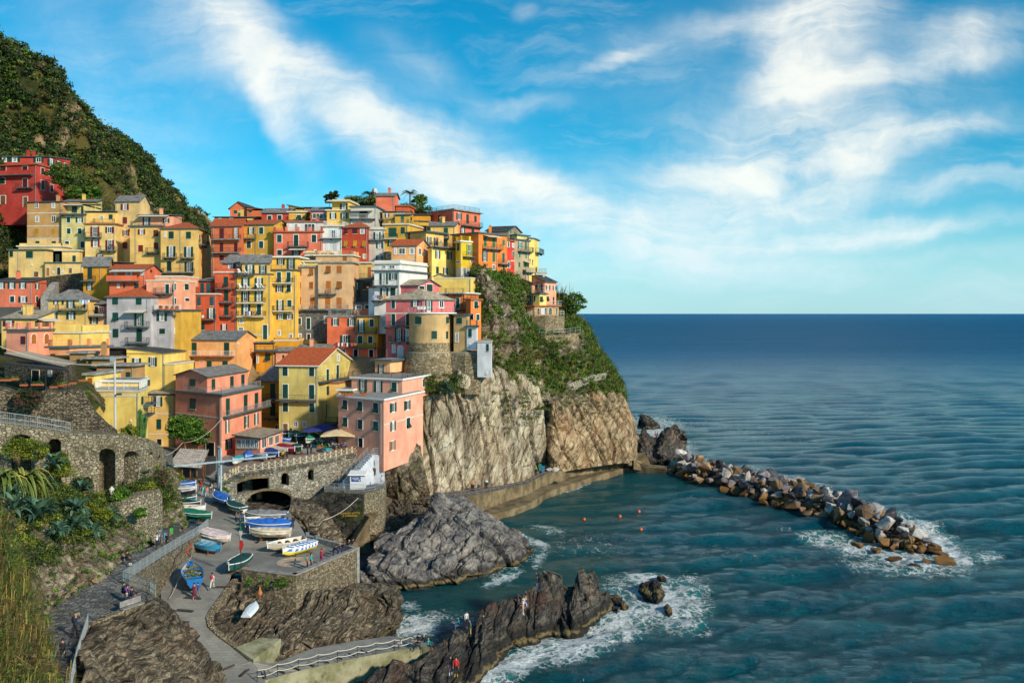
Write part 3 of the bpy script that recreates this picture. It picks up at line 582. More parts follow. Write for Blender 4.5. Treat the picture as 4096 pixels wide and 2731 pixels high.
knob(([(555,1290,0),(600,1300,0),(680,1270,0)],[(565,1230,Yu(1280,0)+1),(620,1190,Yu(1280,0)+1.5),(680,1225,Yu(1280,0)+1.2)]),'low black rock lying against the lower quay at the water line',seed=90,t='U5',dep=2.5,amp=.25,blk=1.)
patch('rock_foot',[[(1500,1985,4.2),(1560,1985,4.2),(1640,1988,4.1),(1720,1985,4)],[(1495,1900,135.5),(1550,1890,139),(1610,1880,142),(1700,1880,146)],[(1500,1840,135.2),(1550,1800,138.5),(1600,1775,142),(1680,1780,148)],[(1510,1825,137.5),(1560,1780,141),(1610,1735,146),(1680,1735,152)]],90,80,r_bank,.5,2.4,((1,.3,.3),1.4,.3),93)
# rocks under the round terrace
a=[(905,2318,6.2),(950,2350,6),(1010,2378,5.4),(1075,2392,5.2),(1125,2385,4.9),(1185,2362,5.4),(1240,2350,5.8),(1300,2350,5.8),(1370,2352,5.6),(1430,2358,5.5),(1480,2364,5),(1530,2358,5),(1575,2374,4.4),(1604,2420,2.6)]
b_=[(868,2398,5.6),(915,2420,5.2),(975,2440,4.9),(1045,2450,4.6),(1120,2450,4.4),(1180,2430,4.6),(1250,2430,4.6),(1320,2430,4.5),(1390,2430,4.3),(1440,2430,4.0),(1485,2430,3.6),(1530,2430,3.2),(1572,2440,2.8),(1608,2455,1.8)]
c_=[(838,2490,5.0),(868,2520,4.6),(920,2530,4.3),(985,2540,4.0),(1060,2540,3.9),(1130,2540,3.9),(1200,2530,3.8),(1270,2520,3.6),(1340,2510,3.3),(1400,2505,3.1),(1455,2500,2.8),(1505,2495,2.4),(1560,2495,1.8),(1600,2490,.8)]
d_=[(842,2530,4.4),(880,2560,3.9),(940,2590,3.4),(1000,2600,3.0),(1065,2625,2.6),(1110,2650,2.0),(1180,2620,2.0),(1245,2605,1.9),(1310,2595,1.8),(1370,2580,1.7),(1430,2570,1.5),(1490,2556,1.2),(1550,2530,.3),(1590,2515,-.8)]
e_=[(x,y+40,.6 if i<9 else -1.5) for i,(x,y,d) in enumerate(d_)]
patch('shore_rock',[e_,d_,c_,b_,a,[(x,y-18,d-2.5) for x,y,d in a]],360,200,r_warm,.72,2.3,((.8,-.35,.25),1.8,.28),91,fine=.2,warp=.45)
# crag in front of the path, lower left
ct=[(300,2600,58),(345,2560,60),(395,2510,63),(450,2478,65),(510,2452,67),(560,2425,68.5),(600,2392,70),(632,2374,71.5),(665,2392,72.5),(700,2424,73.5),(722,2460,74.5),(742,2500,75.2),(760,2540,75.5)]
cm=[(330,2700,56),(375,2640,58),(425,2600,61),(480,2580,63.5),(540,2550,65.5),(590,2520,67),(635,2480,68.5),(670,2480,70),(705,2500,71.5),(745,2530,72.8),(785,2560,74),(820,2580,74.8),(850,2600,75)]
cb=[(360,2820,54),(420,2780,56),(480,2740,58),(540,2700,60.5),(600,2670,62.5),(655,2640,64.5),(700,2620,66.5),(745,2610,68),(785,2615,69.5),(820,2630,71),(850,2650,72),(878,2680,72.8),(892,2720,73)]
cz=[(450,2980,52),(520,2930,54),(590,2890,56),(650,2850,58),(705,2815,60),(755,2790,62),(795,2770,64),(830,2760,66),(855,2765,68),(875,2780,69.5),(888,2800,70.5),(900,2830,71),(905,2870,71)]
cf=[(700,3300,50),(760,3250,52),(800,3200,54),(830,3150,56),(855,3100,58),(875,3060,60),(888,3020,62),(896,3000,64),(902,2990,66),(906,2990,68),(909,2990,69.5),(912,3000,70),(914,3010,70)]
cbk=[(290,2560,66),(335,2520,68),(385,2480,69),(440,2455,70),(500,2440,71),(550,2425,72),(595,2405,73),(632,2400,74.5),(670,2420,75.5),(705,2450,76.5),(730,2490,77),(750,2530,77),(766,2570,77)]
patch('shore_crag',[cf,cz,cb,cm,ct,cbk],340,270,r_warm,.95,2.6,((.6,-.5,.45),1.7,.34),101,fine=.2,warp=.45)
# bank above the path and the slope below the arched wall
ba=[(150,2800,11),(188,2600,11),(190,2480,11),(230,2420,11),(320,2356,11),(405,2330,11),(462,2270,11),(512,2226,10.4),(570,2195,9.8),(640,2160,9.2),(705,2130,8.9),(745,2112,8.7),(765,2090,8.7)]
bb=[(20,2600,50),(70,2480,54),(110,2400,60),(190,2350,66),(280,2300,71),(370,2260,76),(420,2200,80),(470,2160,85),(540,2130,91),(610,2110,96),(660,2080,100),(700,2060,104),(740,2040,108)]
bc=[(-60,2350,54),(20,2250,60),(90,2200,66),(180,2150,72),(270,2110,77),(340,2090,81),(400,2070,85),(460,2060,90),(520,2050,95),(580,2030,99),(640,2010,103),(680,1980,107),(722,1950,111)]
bd=[(-100,2100,66),(0,2020,74),(80,1980,79),(160,1960,83),(240,1975,86),(320,1990,88.5),(380,1997,90.5),(440,1988,92),(500,1972,93.5),(560,1950,95.5),(610,1920,99),(650,1890,105),(690,1880,112)]
be=[(-100,1940,78),(0,1900,86),(80,1905,88),(160,1925,90),(240,1945,91.3),(310,1965,92.2),(380,1985,93.2),(440,1976,94.2),(500,1955,95.4),(560,1930,96.6),(600,1905,98.6),(632,1880,102.5),(660,1870,108)]
_,BG=patch('bank',[ba,bb,bc,bd,be],240,190,r_bank,.55,2.4,((.6,-.3,.6),1.5,.5),111,fine=.3)
# near slope on which the photographer stands
na=[(-400,3600,20),(0,3400,22),(140,3000,28),(190,2790,36),(120,2560,46),(60,2380,55),(0,2300,60)]
nb=[(-500,3000,18),(-200,2800,24),(10,2640,31),(70,2520,39),(50,2400,47),(10,2290,55),(-30,2220,60)]
nc=[(-500,2300,22),(-300,2250,28),(-100,2200,36),(-30,2170,44),(-30,2150,51),(-50,2140,58),(-60,2130,62)]
nd=[(-600,1800,24),(-450,1800,30),(-240,1860,40),(-180,1880,47),(-140,1900,54),(-120,1940,60),(-100,1960,66)]
_,NG=patch('near_slope',[na,nb,nc,nd],90,60,m_hill,.3,2.,None,121)
# ------------------------------------------------------------ houses
# plaster colours, by name of the paint
PC=dict(red=L(190,66,60),brown=L(196,160,105),cream=L(232,212,145),pgreen=L(212,212,150),sand=L(232,208,150),yel=L(238,206,122),yelb=L(226,178,62),orange=L(222,122,78),ochre=L(208,172,62),salmon=L(232,128,100),
 brick=L(190,72,50),white=L(232,232,226),greyw=L(200,198,186),gold=L(236,200,84),coral=L(232,122,84),pink=L(232,138,112),rose=L(214,120,132),lpink=L(246,176,150),grey=L(186,182,184),peach=L(244,184,122),beige=L(222,190,152),
 terra=L(212,100,66),terra2=L(206,92,52),mustard=L(218,160,30),pyel=L(246,226,132),byel=L(236,206,30),dorange=L(236,140,58),cred=L(216,56,52),taupe=L(178,160,128),gtaupe=L(150,132,110),dgrey=L(92,92,88),lemon=L(248,222,122),
 ygreen=L(212,208,120),lime=L(208,204,128),tan=L(186,150,100),apric=L(250,170,118),hpink=L(248,164,138),tower=L(204,182,136),lpeach=L(250,196,150),blush=L(250,184,168),bgrey=L(240,243,245),greym=L(140,128,108),black=L(36,36,42),stonebase=L(160,145,130))
ROOFM=dict(slate=m_slate,tile=m_rtile,blue=m_slateb,dark=m_slated,stone=m_slatew)
class Fac:
    def __init__(s,A,B,z0,z1):
        s.A=Vector((A.x,A.y,0)); s.e=(Vector((B.x,B.y,0))-s.A); s.len=s.e.length; s.e.normalize(); s.n=Vector((s.e.y,-s.e.x,0)); s.z0=z0; s.z1=z1
    def hit(s,px,py):
        dx=(px-2048)/F; q=Vector((dx,1,0)); t=s.A.dot(s.n)/q.dot(s.n)
        return (q*t-s.A).dot(s.e), CH-(py-HZ)/F*t
    def pt(s,u,z,d=0.): v=s.A+s.e*u+s.n*d; v.z=z; return v
    def box(s,mb,u0,u1,z0,z1,d0,d1,m=None):
        r=[[s.pt(u0,z,d1),s.pt(u1,z,d1),s.pt(u1,z,d0),s.pt(u0,z,d0)] for z in (z0,z1)]; mb.hexa(r[0],r[1],m)
def railing(mb,pts,h=.95,sp=.16,r=.018,mid=False,posts=2.,m=None):
    """pts: floor polyline"""
    for a,b in zip(pts[:-1],pts[1:]):
        a=Vector(a); b=Vector(b); L_=(b-a).length; up=Vector((0,0,h))
        mb.bar(a+up,b+up,r*1.5,m); mb.bar(a+Vector((0,0,.1)),b+Vector((0,0,.1)),r,m)
        if mid:
            for k in (.35,.6): mb.bar(a+up*k,b+up*k,r,m)
        else:
            n=max(1,int(L_/sp))
            for i in range(1,n): q=a.lerp(b,i/n); mb.bar(q+Vector((0,0,.1)),q+up,r*.6,m,3)
        n=max(1,round(L_/posts))
        for i in range(n+1): q=a.lerp(b,i/n); mb.bar(q,q+up,r*1.6,m)
def opening(root,fc,k,px0,px1,py0,py1,sh,frame,rnd,sty=None):
    pc=(px0+px1)/2
    u0,_=fc.hit(px0,py0); u1,_=fc.hit(px1,py0); _,z1=fc.hit(pc,py0); _,z0=fc.hit(pc,py1)
    if u1<u0: u0,u1=u1,u0
    w=u1-u0
    if w<.1 or z1-z0<.1: return
    if k in 'ct':   # closed shutters
        b=MB(); mid=(u0+u1)/2
        if frame:
            fm=MB(); t=.13
            fc.box(fm,u0-t,u1+t,z0-.08,z0,.0,.06); fc.box(fm,u0-t,u1+t,z1,z1+t,.0,.05); fc.box(fm,u0-t,u0,z0,z1,.0,.05); fc.box(fm,u1,u1+t,z0,z1,.0,.05)
            par=fm.build('window_surround',frame if not isinstance(frame,bool) else m_white,root)
        else:
            fm=MB(); fc.box(fm,u0-.05,u1+.05,z0-.09,z0-.01,0,.1); par=fm.build('window_sill',m_offw,root)
        if k=='c' or rnd.random()<.0:
            fc.box(b,u0,mid-.015,z0,z1,.02,.07); fc.box(b,mid+.015,u1,z0,z1,.02,.07)
        else:           # lower flaps pushed out
            zs=z0+(z1-z0)*.45; fc.box(b,u0,mid-.015,zs,z1,.02,.07); fc.box(b,mid+.015,u1,zs,z1,.02,.07)
            for a_,c_ in ((u0+.03,mid-.03),(mid+.03,u1-.03)):
                b.face([fc.pt(a_,zs,.07),fc.pt(c_,zs,.07),fc.pt(c_,z0+.1,.45),fc.pt(a_,z0+.1,.45)]); b.face([fc.pt(a_,z0+.1,.40),fc.pt(c_,z0+.1,.40),fc.pt(c_,zs,.03),fc.pt(a_,zs,.03)])
            g=MB(); fc.box(g,u0,u1,z0,zs,.0,.025); g.build('pane',m_dark,par)
        b.build('shutter',shutm(sh),par); return
    if k=='a':
        m=MB(); n=8; c=(u0+u1)/2; r=w/2; zs=z1-r; pts=[(u0,z0),(u1,z0)]+[(c+r*math.cos(math.pi*i/n),zs+r*math.sin(math.pi*i/n)) for i in range(n+1)]
        q=[(c+(u-c)*1.22,z0+(z-z0)*1.06) for u,z in pts]
        m.hexa([fc.pt(u,z,0) for u,z in q],[fc.pt(u,z,.04) for u,z in q]); par=m.build('window_surround',frame if not isinstance(frame,bool) and frame else m_white,root)
        m=MB(); m.hexa([fc.pt(u,z,.03) for u,z in pts],[fc.pt(u,z,.08) for u,z in pts]); m.build('shutter',shutm(sh),par); return
    if k=='d':
        m=MB(); t=.12; fc.box(m,u0-t,u1+t,z1,z1+t,0,.07); fc.box(m,u0-t,u0,z0,z1,0,.07); fc.box(m,u1,u1+t,z0,z1,0,.07); par=m.build('door_frame',m_offw if not frame else m_white,root)
        m=MB(); fc.box(m,u0,u1,z0,z1,0,.04); m.build('door',m_dark if sty=='dark' else (m_wood if sty!='sh' else shutm(sh)),par); return
    # windows with panes
    fm=MB(); t=.10 if frame else .05
    fc.box(fm,u0-t,u1+t,z0-.12,z0,.0,.10,1 if not frame else 0); fc.box(fm,u0-t,u1+t,z1,z1+t,.0,.05); fc.box(fm,u0-t,u0,z0,z1,.0,.05); fc.box(fm,u1,u1+t,z0,z1,.0,.05)
    b=.055
    fc.box(fm,u0,u0+b,z0,z1,.02,.055); fc.box(fm,u1-b,u1,z0,z1,.02,.055); fc.box(fm,u0+b,u1-b,z1-b,z1,.02,.055); fc.box(fm,u0+b,u1-b,z0,z0+b,.02,.055)
    nm=max(1,round(w/.75))
    for i in range(1,nm+(1 if nm==1 else 0)):
        c=u0+w*i/(nm if nm>1 else 2); fc.box(fm,c-.04,c+.04,z0+b,z1-b,.02,.057)
    if z1-z0>1.7: zz=z0+.7; fc.box(fm,u0+b,u1-b,zz-.04,zz+.04,.02,.052)
    par=fm.build('window',[m_white,m_offw],root)
    g=MB(); fc.box(g,u0,u1,z0,z1,.0,.022); g.build('pane',m_glass,par)
    if rnd.random()<.45:
        g=MB(); fc.box(g,u0+b,u0+w*.30,z0+b,z1-b,.022,.030); fc.box(g,u1-w*.30,u1-b,z0+b,z1-b,.022,.030); g.build('curtain',m_curt,par)
    if k in 'of':
        sw=w*.52
        for a_,c_ in ((u0-sw-.07,u0-.07),(u1+.07,u1+sw+.07)):
            m=MB(); 
            if rnd.random()<.25:     # one leaf standing a little off the wall
                m.hexa([fc.pt(a_,z0,.06),fc.pt(c_,z0,.06),fc.pt(c_,z0,.02),fc.pt(a_,z0,.02)],[fc.pt(a_,z1,.06),fc.pt(c_,z1,.06),fc.pt(c_,z1,.02),fc.pt(a_,z1,.02)])
            else: fc.box(m,a_,c_,z0,z1,.06,.11)
            m.build('shutter',shutm(sh),par)
def balcony(root,fc,px0,px1,py,dep=1.05,rm=None,trim=None,solid=False,mid=False):
    u0,z=fc.hit(px0,py); u1,_=fc.hit(px1,py); z=fc.hit((px0+px1)/2,py)[1] if abs(fc.n.x)<.5 else z
    if u1<u0: u0,u1=u1,u0
    m=MB(); fc.box(m,u0,u1,z-.18,z,0,dep)
    for u in (u0+.25,(u0+u1)/2,u1-.25): fc.box(m,u-.08,u+.08,z-.42,z-.18,0,dep*.6)
    par=m.build('balcony',trim or m_lead,root); m=MB()
    if solid: 
        fc.box(m,u0,u1,z,z+.95,dep-.12,dep); m.build('parapet',solid,par)
    else:
        railing(m,[fc.pt(u0+.04,z,.05),fc.pt(u0+.04,z,dep-.05),fc.pt(u1-.04,z,dep-.05),fc.pt(u1-.04,z,.05)],.95,.15,mid=mid); m.build('railing',rm or m_iron,par)
def pergola_awning(root,fc,px0,px1,py,dep=1.6,mat=None):
    u0,z=fc.hit(px0,py); u1,_=fc.hit(px1,py); m=MB()
    m.hexa([fc.pt(u0,z,0),fc.pt(u1,z,0),fc.pt(u1,z-.45,dep),fc.pt(u0,z-.45,dep)][::-1],[fc.pt(u0,z+.06,0),fc.pt(u1,z+.06,0),fc.pt(u1,z-.39,dep),fc.pt(u0,z-.39,dep)][::-1]); m.build('awning',mat or m_offw,root)
def parse(root,fc,tile,txt,sh,frame,rnd,rm,trim,wallm):
    cur=tile
    for it in txt.split(';'):
        a=it.split()
        if not a: continue
        k=a[0]
        if k in TL: cur=k; continue
        s_=sh
        if '=' in k: k,s_=k.split('='); 
        v=[float(q) for q in a[1:5] if q.replace('.','').replace('-','').isdigit()]
        if k in ('c','t','o','f','g','a','d'):
            x,y,w,h=v; x0,y0=S(cur,x-w/2,y); x1,y1=S(cur,x+w/2,y+h)
            opening(root,fc,k,x0,x1,y0,y1,s_,frame,rnd,a[5] if len(a)>5 else None)
        elif k in ('b','B','m'):
            x0,y0=S(cur,v[0],v[2]); x1,_=S(cur,v[1],v[2]); balcony(root,fc,x0,x1,y0,v[3] if len(v)>3 else 1.05,rm,trim,wallm if k=='B' else False,mid=(k=='m'))
        elif k=='w':
            x0,y0=S(cur,v[0],v[2]); x1,_=S(cur,v[1],v[2]); pergola_awning(root,fc,x0,x1,y0)
        elif k=='l':
            _,y=S(cur,0,v[0]); _,z=fc.hit(2048+(fc.A.x+fc.e.x*fc.len/2)/(fc.A.y+fc.e.y*fc.len/2)*F,y); m=MB(); fc.box(m,-.02,fc.len+.02,z-.11,z+.11,0,.035); m.build('string_course',m_offw,root)
        elif k=='p':     # drain pipe
            x,y=S(cur,v[0],v[1]); u,_=fc.hit(x,y); _,z0=fc.hit(x,S(cur,0,v[2])[1]); m=MB(); m.bar(fc.pt(u,fc.hit(x,y)[1],.09),fc.pt(u,z0,.09),.055,k=6); m.build('drain_pipe',m_grail,root)
def roof(root,Q,kind,zt,h,mat,ov,trimm,wallm,flip=False):
    """Q: plan corners A(front left) B(front right) C(back right) D(back left)"""
    c=sum(Q,Vector((0,0,0)))/4; ex=(Q[1]-Q[0]).normalized(); ey=(Q[3]-Q[0]).normalized()
    E=[Q[0]-ex*ov-ey*ov,Q[1]+ex*ov-ey*ov,Q[2]+ex*ov+ey*ov,Q[3]-ex*ov+ey*ov]
    def at(v,z): return Vector((v.x,v.y,z))
    m=MB(); g=MB(); th=.16
    def plane(pts,e):   # roof sheet with thickness; uv along eave e
        n=(pts[1]-pts[0]).cross(pts[2]-pts[0]).normalized(); n=-n if n.z<0 else n
        up=n.cross(e).normalized(); uv=[((p-pts[0]).dot(e),(p-pts[0]).dot(up)) for p in pts]
        lo=[p-Vector((0,0,th)) for p in pts]; m.face(pts,0,uv); m.face(lo[::-1],1)
        k=len(pts)
        for i in range(k): m.face([lo[i],lo[(i+1)%k],pts[(i+1)%k],pts[i]],1)
    z=zt+.12
    if kind=='flat':
        m.hexa([at(v,zt) for v in E],[at(v,zt+.28) for v in E],1)
        m.face([at(v,zt+.284) for v in (Q[0],Q[1],Q[2],Q[3])],0,[(0,0),((Q[1]-Q[0]).length,0),((Q[1]-Q[0]).length,(Q[3]-Q[0]).length),(0,(Q[3]-Q[0]).length)])
    elif kind=='hip':
        w=(Q[1]-Q[0]).length; d=(Q[3]-Q[0]).length; f_=min(.5,d/2/w) if w>d else .5
        r0=at((Q[0]+Q[3])/2+ex*w*f_*.9,z+h); r1=at((Q[1]+Q[2])/2-ex*w*f_*.9,z+h); e=[at(v,z-h*ov/(d/2)*.6) for v in E]
        plane([e[0],e[1],r1,r0],ex); plane([e[1],e[2],r1],ey); plane([e[2],e[3],r0,r1],-ex); plane([e[3],e[0],r0],-ey)
    elif kind=='gx':
        d=(Q[3]-Q[0]).length; k=h/(d/2); a=at((E[0]+E[3])/2,z+h); b=at((E[1]+E[2])/2,z+h); e=[at(v,z-k*ov*.6) for v in E]
        plane([e[0],e[1],b,a],ex); plane([e[2],e[3],a,b],-ex)
        for s0,s1,mi in ((Q[1],Q[2],1),(Q[3],Q[0],0)): mm=(s0+s1)/2; g.hexa([at(s0,zt),at(s1,zt),at(mm,zt+h-.02)],[at(s0-ex*.3*(1 if mi else -1),zt),at(s1-ex*.3*(1 if mi else -1),zt),at(mm-ex*.3*(1 if mi else -1),zt+h-.02)])
    elif kind=='gy':
        w=(Q[1]-Q[0]).length; k=h/(w/2); a=at((E[0]+E[1])/2,z+h); b=at((E[3]+E[2])/2,z+h); e=[at(v,z-k*ov*.6) for v in E]
        plane([e[1],e[2],b,a],ey); plane([e[3],e[0],a,b],-ey)
        for s0,s1,mi in ((Q[0],Q[1],1),(Q[2],Q[3],0)): mm=(s0+s1)/2; sg=ey*.3*(1 if mi else -1); g.hexa([at(s0,zt),at(s1,zt),at(mm,zt+h-.02)],[at(s0+sg,zt),at(s1+sg,zt),at(mm+sg,zt+h-.02)])
    else:   # sheds: 'sb' higher at the back, 'sl' higher at the left, 'sr' higher at the right
        hh=dict(sb=(0,0,h,h),sl=(h,0,0,h),sr=(0,h,h,0),sf=(h,h,0,0))[kind]; pts=[at(v,z+a) for v,a in zip(E,hh)]; plane(pts,ex)
        top=[at(v,zt+a+.02) for v,a in zip(Q,hh)]; g.hexa([at(v,zt-.3) for v in Q],top)
    o=m.build('roof',[mat,trimm],root)
    if g.v: g.build('gable_wall',wallm,root)
    return o
HOUSES=[]
class House:
    def __init__(s,label,cat='house',name='house',group=None): s.r=None; s.label=label; s.cat=cat; s.name=name; s.group=group; s.rnd=random.Random(hash(label)%1000 if False else sum(map(ord,label)))
    def blk(s,t,A,B,C,top,bot,col,rf='flat',h=1.2,rm='slate',fr='',sd='',sh='G',frame=False,ov=.35,trim=None,deep=6.,rail=None,par=None,chim=0,worn=.45,dp=8.,wm=None,brail=None,btrim=None,left=''):
        (ax,ay),(bx,by)=A,B; y=top
        pB=P(bx,y,by,t); zt=pB.z; sx,_=S(t,ax,0); pA=Vector(((sx-2048)/F*ay,ay,zt)); zb=P(bx,bot,by,t).z-deep
        Av=Vector((pA.x,pA.y,0)); Bv=Vector((pB.x,pB.y,0)); e=(Bv-Av).normalized()
        if C: sx,_=S(t,C[0],0); Cv=Vector(((sx-2048)/F*C[1],C[1],0))
        else: Cv=Bv+Vector((-e.y,e.x,0))*dp
        Dv=Av+(Cv-Bv); Q=[Av,Bv,Cv,Dv]
        if s.r is None:
            c=sum(Q,Vector((0,0,0)))/4; s.r=empty(s.name,(c.x,c.y,zb),s.label,s.cat,s.group)
        wallm=wm or plaster(PC[col],worn); m=MB()
        def at(v,z): return Vector((v.x,v.y,z))
        m.hexa([at(v,zb) for v in Q],[at(v,zt) for v in Q]); m.build('wall',wallm,s.r)
        f1=Fac(Av,Bv,zb,zt); f2=Fac(Bv,Cv,zb,zt); f3=Fac(Dv,Av,zb,zt)
        parse(s.r,f1,t,fr,sh,frame,s.rnd,brail,btrim,wallm); parse(s.r,f2,t,sd,sh,frame,s.rnd,brail,btrim,wallm)
        if zt-zb>7 and f1.len>3.5 and ' p ' not in fr.replace(';',' '): m2=MB(); m2.bar(f1.pt(f1.len-.18,zt-.1,.09),f1.pt(f1.len-.18,zb+1,.09),.05,k=6); m2.build('drain_pipe',m_grail,s.r)
        tm=dict(w=m_white,l=m_lead,c=m_offw,t=m_terra,k=m_dark,g=m_conc)[trim] if trim else (m_offw if rf=='flat' else m_lead)
        if rf: ro=roof(s.r,Q,rf,zt,h,ROOFM[rm] if rf!='flat' else m_conc,ov,tm,wallm)
        zf=zt+.28
        I=[Q[0]+(Q[2]-Q[0]).normalized()*.15,Q[1]+(Q[3]-Q[1]).normalized()*.15,Q[2]-(Q[2]-Q[0]).normalized()*.15,Q[3]-(Q[3]-Q[1]).normalized()*.15]
        if rail: m=MB(); railing(m,[at(I[3],zf),at(I[0],zf),at(I[1],zf),at(I[2],zf)],.95,.16); m.build('roof_railing',m_grail if rail=='g' else (m_white if rail=='w' else m_iron),s.r)
        if par:
            m=MB(); pts=[I[3],I[0],I[1],I[2]]; hh=par[1] if len(par)>1 else .9
            for a_,b_ in zip(pts[:-1],pts[1:]):
                L_=(b_-a_).length
                if par[0]=='posts':
                    n=max(1,round(L_/2.6))
                    for i in range(n+1): q=a_.lerp(b_,i/n); m.box((q.x,q.y,zf+hh/2),.42,.42,hh,rz=math.atan2(e.y,e.x))
                    for z_ in (.35,.85): m.bar(at(a_,zf+hh*z_),at(b_,zf+hh*z_),.03)
                    n=int(L_/.2)
                    for i in range(n): q=a_.lerp(b_,i/n); m.bar(at(q,zf),at(q,zf+hh*.85),.012,k=3)
                else:
                    q=(a_+b_)/2; d_=b_-a_; m.box((q.x,q.y,zf+hh/2),L_+.2,.2,hh,rz=math.atan2(d_.y,d_.x))
            m.build('parapet',wallm,s.r)
        for i in range(chim):
            q=Q[0].lerp(Q[1],.25+.5*s.rnd.random()).lerp(Q[3].lerp(Q[2],.5),.3+.4*s.rnd.random()); m=MB(); m.box((q.x,q.y,zt+h*.6+.6),.6,.6,1.6); m.box((q.x,q.y,zt+h*.6+1.45),.75,.75,.12); m.box((q.x,q.y,zt+h*.6+1.62),.4,.4,.2,1); m.build('chimney',[wallm,m_slate],ro if rf else s.r)
        s.Q=Q; s.zt=zt; s.wallm=wallm; s.f1=f1; s.f2=f2
        HOUSES.append(s); return s
H=House
# ---- upper left
h=H('large crimson house on the left hillside above the village')
h.blk('T1',(-140,207),(328,204),(632,217),222,600,'red','flat',trim='t',sh='r',fr='c=r 28 232 50 72;c=r 225 236 45 76;c=D 22 340 45 55;c=r 226 348 42 78;d 28 500 44 76;d 228 510 38 90;B -120 305 318;b 165 310 430',sd='c 381 252 28 58;c 383 362 30 86;c 452 275 28 50;c 463 402 26 66;c 590 312 24 50',frame=m_offw,deep=4)
h.blk('T1',(-140,209),(438,209),(630,217.5),152,225,'red','sb',.9,'stone',fr='o 133 156 44 40;o 347 160 42 40;o 40 156 40 40',sd='f 458 172 26 62;f 528 195 24 62;c 587 210 22 52;b 440 590 262',deep=1,chim=2,frame=m_offw)
h=H('weathered brown house with peeling square panels below the crimson house')
h.blk('T1',(243,199),(550,198),None,553,885,'brown','sb',1.1,'slate',fr='g 330 562 28 48;g 478 562 28 48;g 333 682 32 52;g 480 680 34 54;c=Y 330 794 30 52;c=Y 481 794 30 52;l 655;l 770;l 882',worn=.9,deep=0,chim=1)
h.blk('T1',(243,199),(550,198),None,886,1000,'sand',None,fr='c 337 906 34 52;c 484 906 34 50')
h=H('low cream house with arched ground-floor doors on the far left')
h.blk('T1',(78,190.5),(402,190),None,988,1228,'cream','flat',trim='l',fr='c 102 994 30 54;c 265 998 60 60;d 325 1180 40 46;g 285 1110 12 12;p 165 1000 1220',deep=3)
h.blk('T1',(402,189),(738,189),None,1105,1218,'cream','flat',trim='l',fr='a=O 432 1140 26 74;a=D 528 1140 28 66;d 632 1148 26 44;g 478 1175 14 14;g 565 1172 14 14',deep=6,ov=.2)
h.blk('T1',(402,193),(700,193),None,995,1105,'cream','flat',fr='c=D 515 1022 34 70;c 665 1035 28 55',deep=0)
h.blk('T1',(165,193),(556,193),None,958,990,'cream','flat',par=('wall',.5))
h=H('pale green house with a plant-filled roof balcony beside the weathered brown house')
h.blk('T1',(551,197),(766,197),None,672,1100,'pgreen','flat',trim='l',fr='c 615 692 32 48;o 713 694 28 46;c 617 792 32 48;c 715 792 32 48;c 601 907 34 56;c 740 910 34 56;o 665 1035 22 44;l 890;b 555 760 668',frame=True)
h.blk('T1',(553,200),(760,200),None,578,672,'pgreen','sb',1.,'slate',fr='c 668 594 46 58;c 738 594 20 66;w 560 750 575',deep=0)
h.blk('T1',(560,205),(858,205),(915,213),556,672,'lemon','sb',1.6,'slate',fr='c 777 582 18 34',sd='',deep=0,chim=1)
h=H('pale yellow house with dark red shutters left of the tall narrow house')
h.blk('T1',(762,194),(1032,194),None,757,1085,'cream','flat',sh='R',trim='t',fr='f 852 777 36 86;o 982 779 34 54;o 855 895 34 62;f 985 897 34 90;o 895 1030 30 50;b 768 912 872;b 905 1045 993',frame=True)
h.blk('T1',(762,197),(1030,197),None,642,757,'yel','sb',.9,'slate',fr='g 912 678 22 34;c 993 668 32 42;b 850 1030 748',deep=0,chim=1)
h=H('tall narrow cream house with a gabled slate roof and red shutters')
h.blk('T1',(1032,198),(1248,197),(1345,206),550,1025,'sand','gx',1.9,'slate',sh='R',fr='o 1120 573 32 54;c 1120 692 38 58;o 1127 807 30 52;c 1122 916 40 58;p 1045 560 1020',frame=False)
h=H('mustard house with a pink penthouse between the tall narrow house and the hip-roofed yellow one')
h.blk('T1',(1165,190.5),(1440,190),None,777,1110,'yel','flat',trim='l',sh='R',fr='o 1270 800 28 46;c 1398 807 42 58;c 1398 920 38 58;c 1262 942 40 58;b 1322 1425 1008;p 1215 780 1100')
h.blk('T1',(1250,197),(1547,197),(1628,205),674,776,'lpink','sb',.8,'slate',fr='f 1312 694 30 74;f 1490 702 26 40;w 1255 1520 674;b 1185 1480 770',deep=0,chim=1,worn=.1)
h=H('broad yellow house under a red hipped roof with three balconies')
h.blk('T1',(1440,188),(1776,187),(1890,201),792,1270,'yel','hip',1.9,'tile',fr='g 1481 820 14 52;c 1535 820 44 64;c 1690 822 42 62;f 1534 952 36 94;f 1692 957 36 90;c 1517 1089 38 86;f 1695 1092 36 86;o 1693 1222 30 42;b 1475 1585 1055;b 1632 1742 1060;b 1465 1745 1190;p 1618 800 1260',sd='c 1865 850 14 60;d 1788 848 14 66;b 1778 1830 932',frame=False)
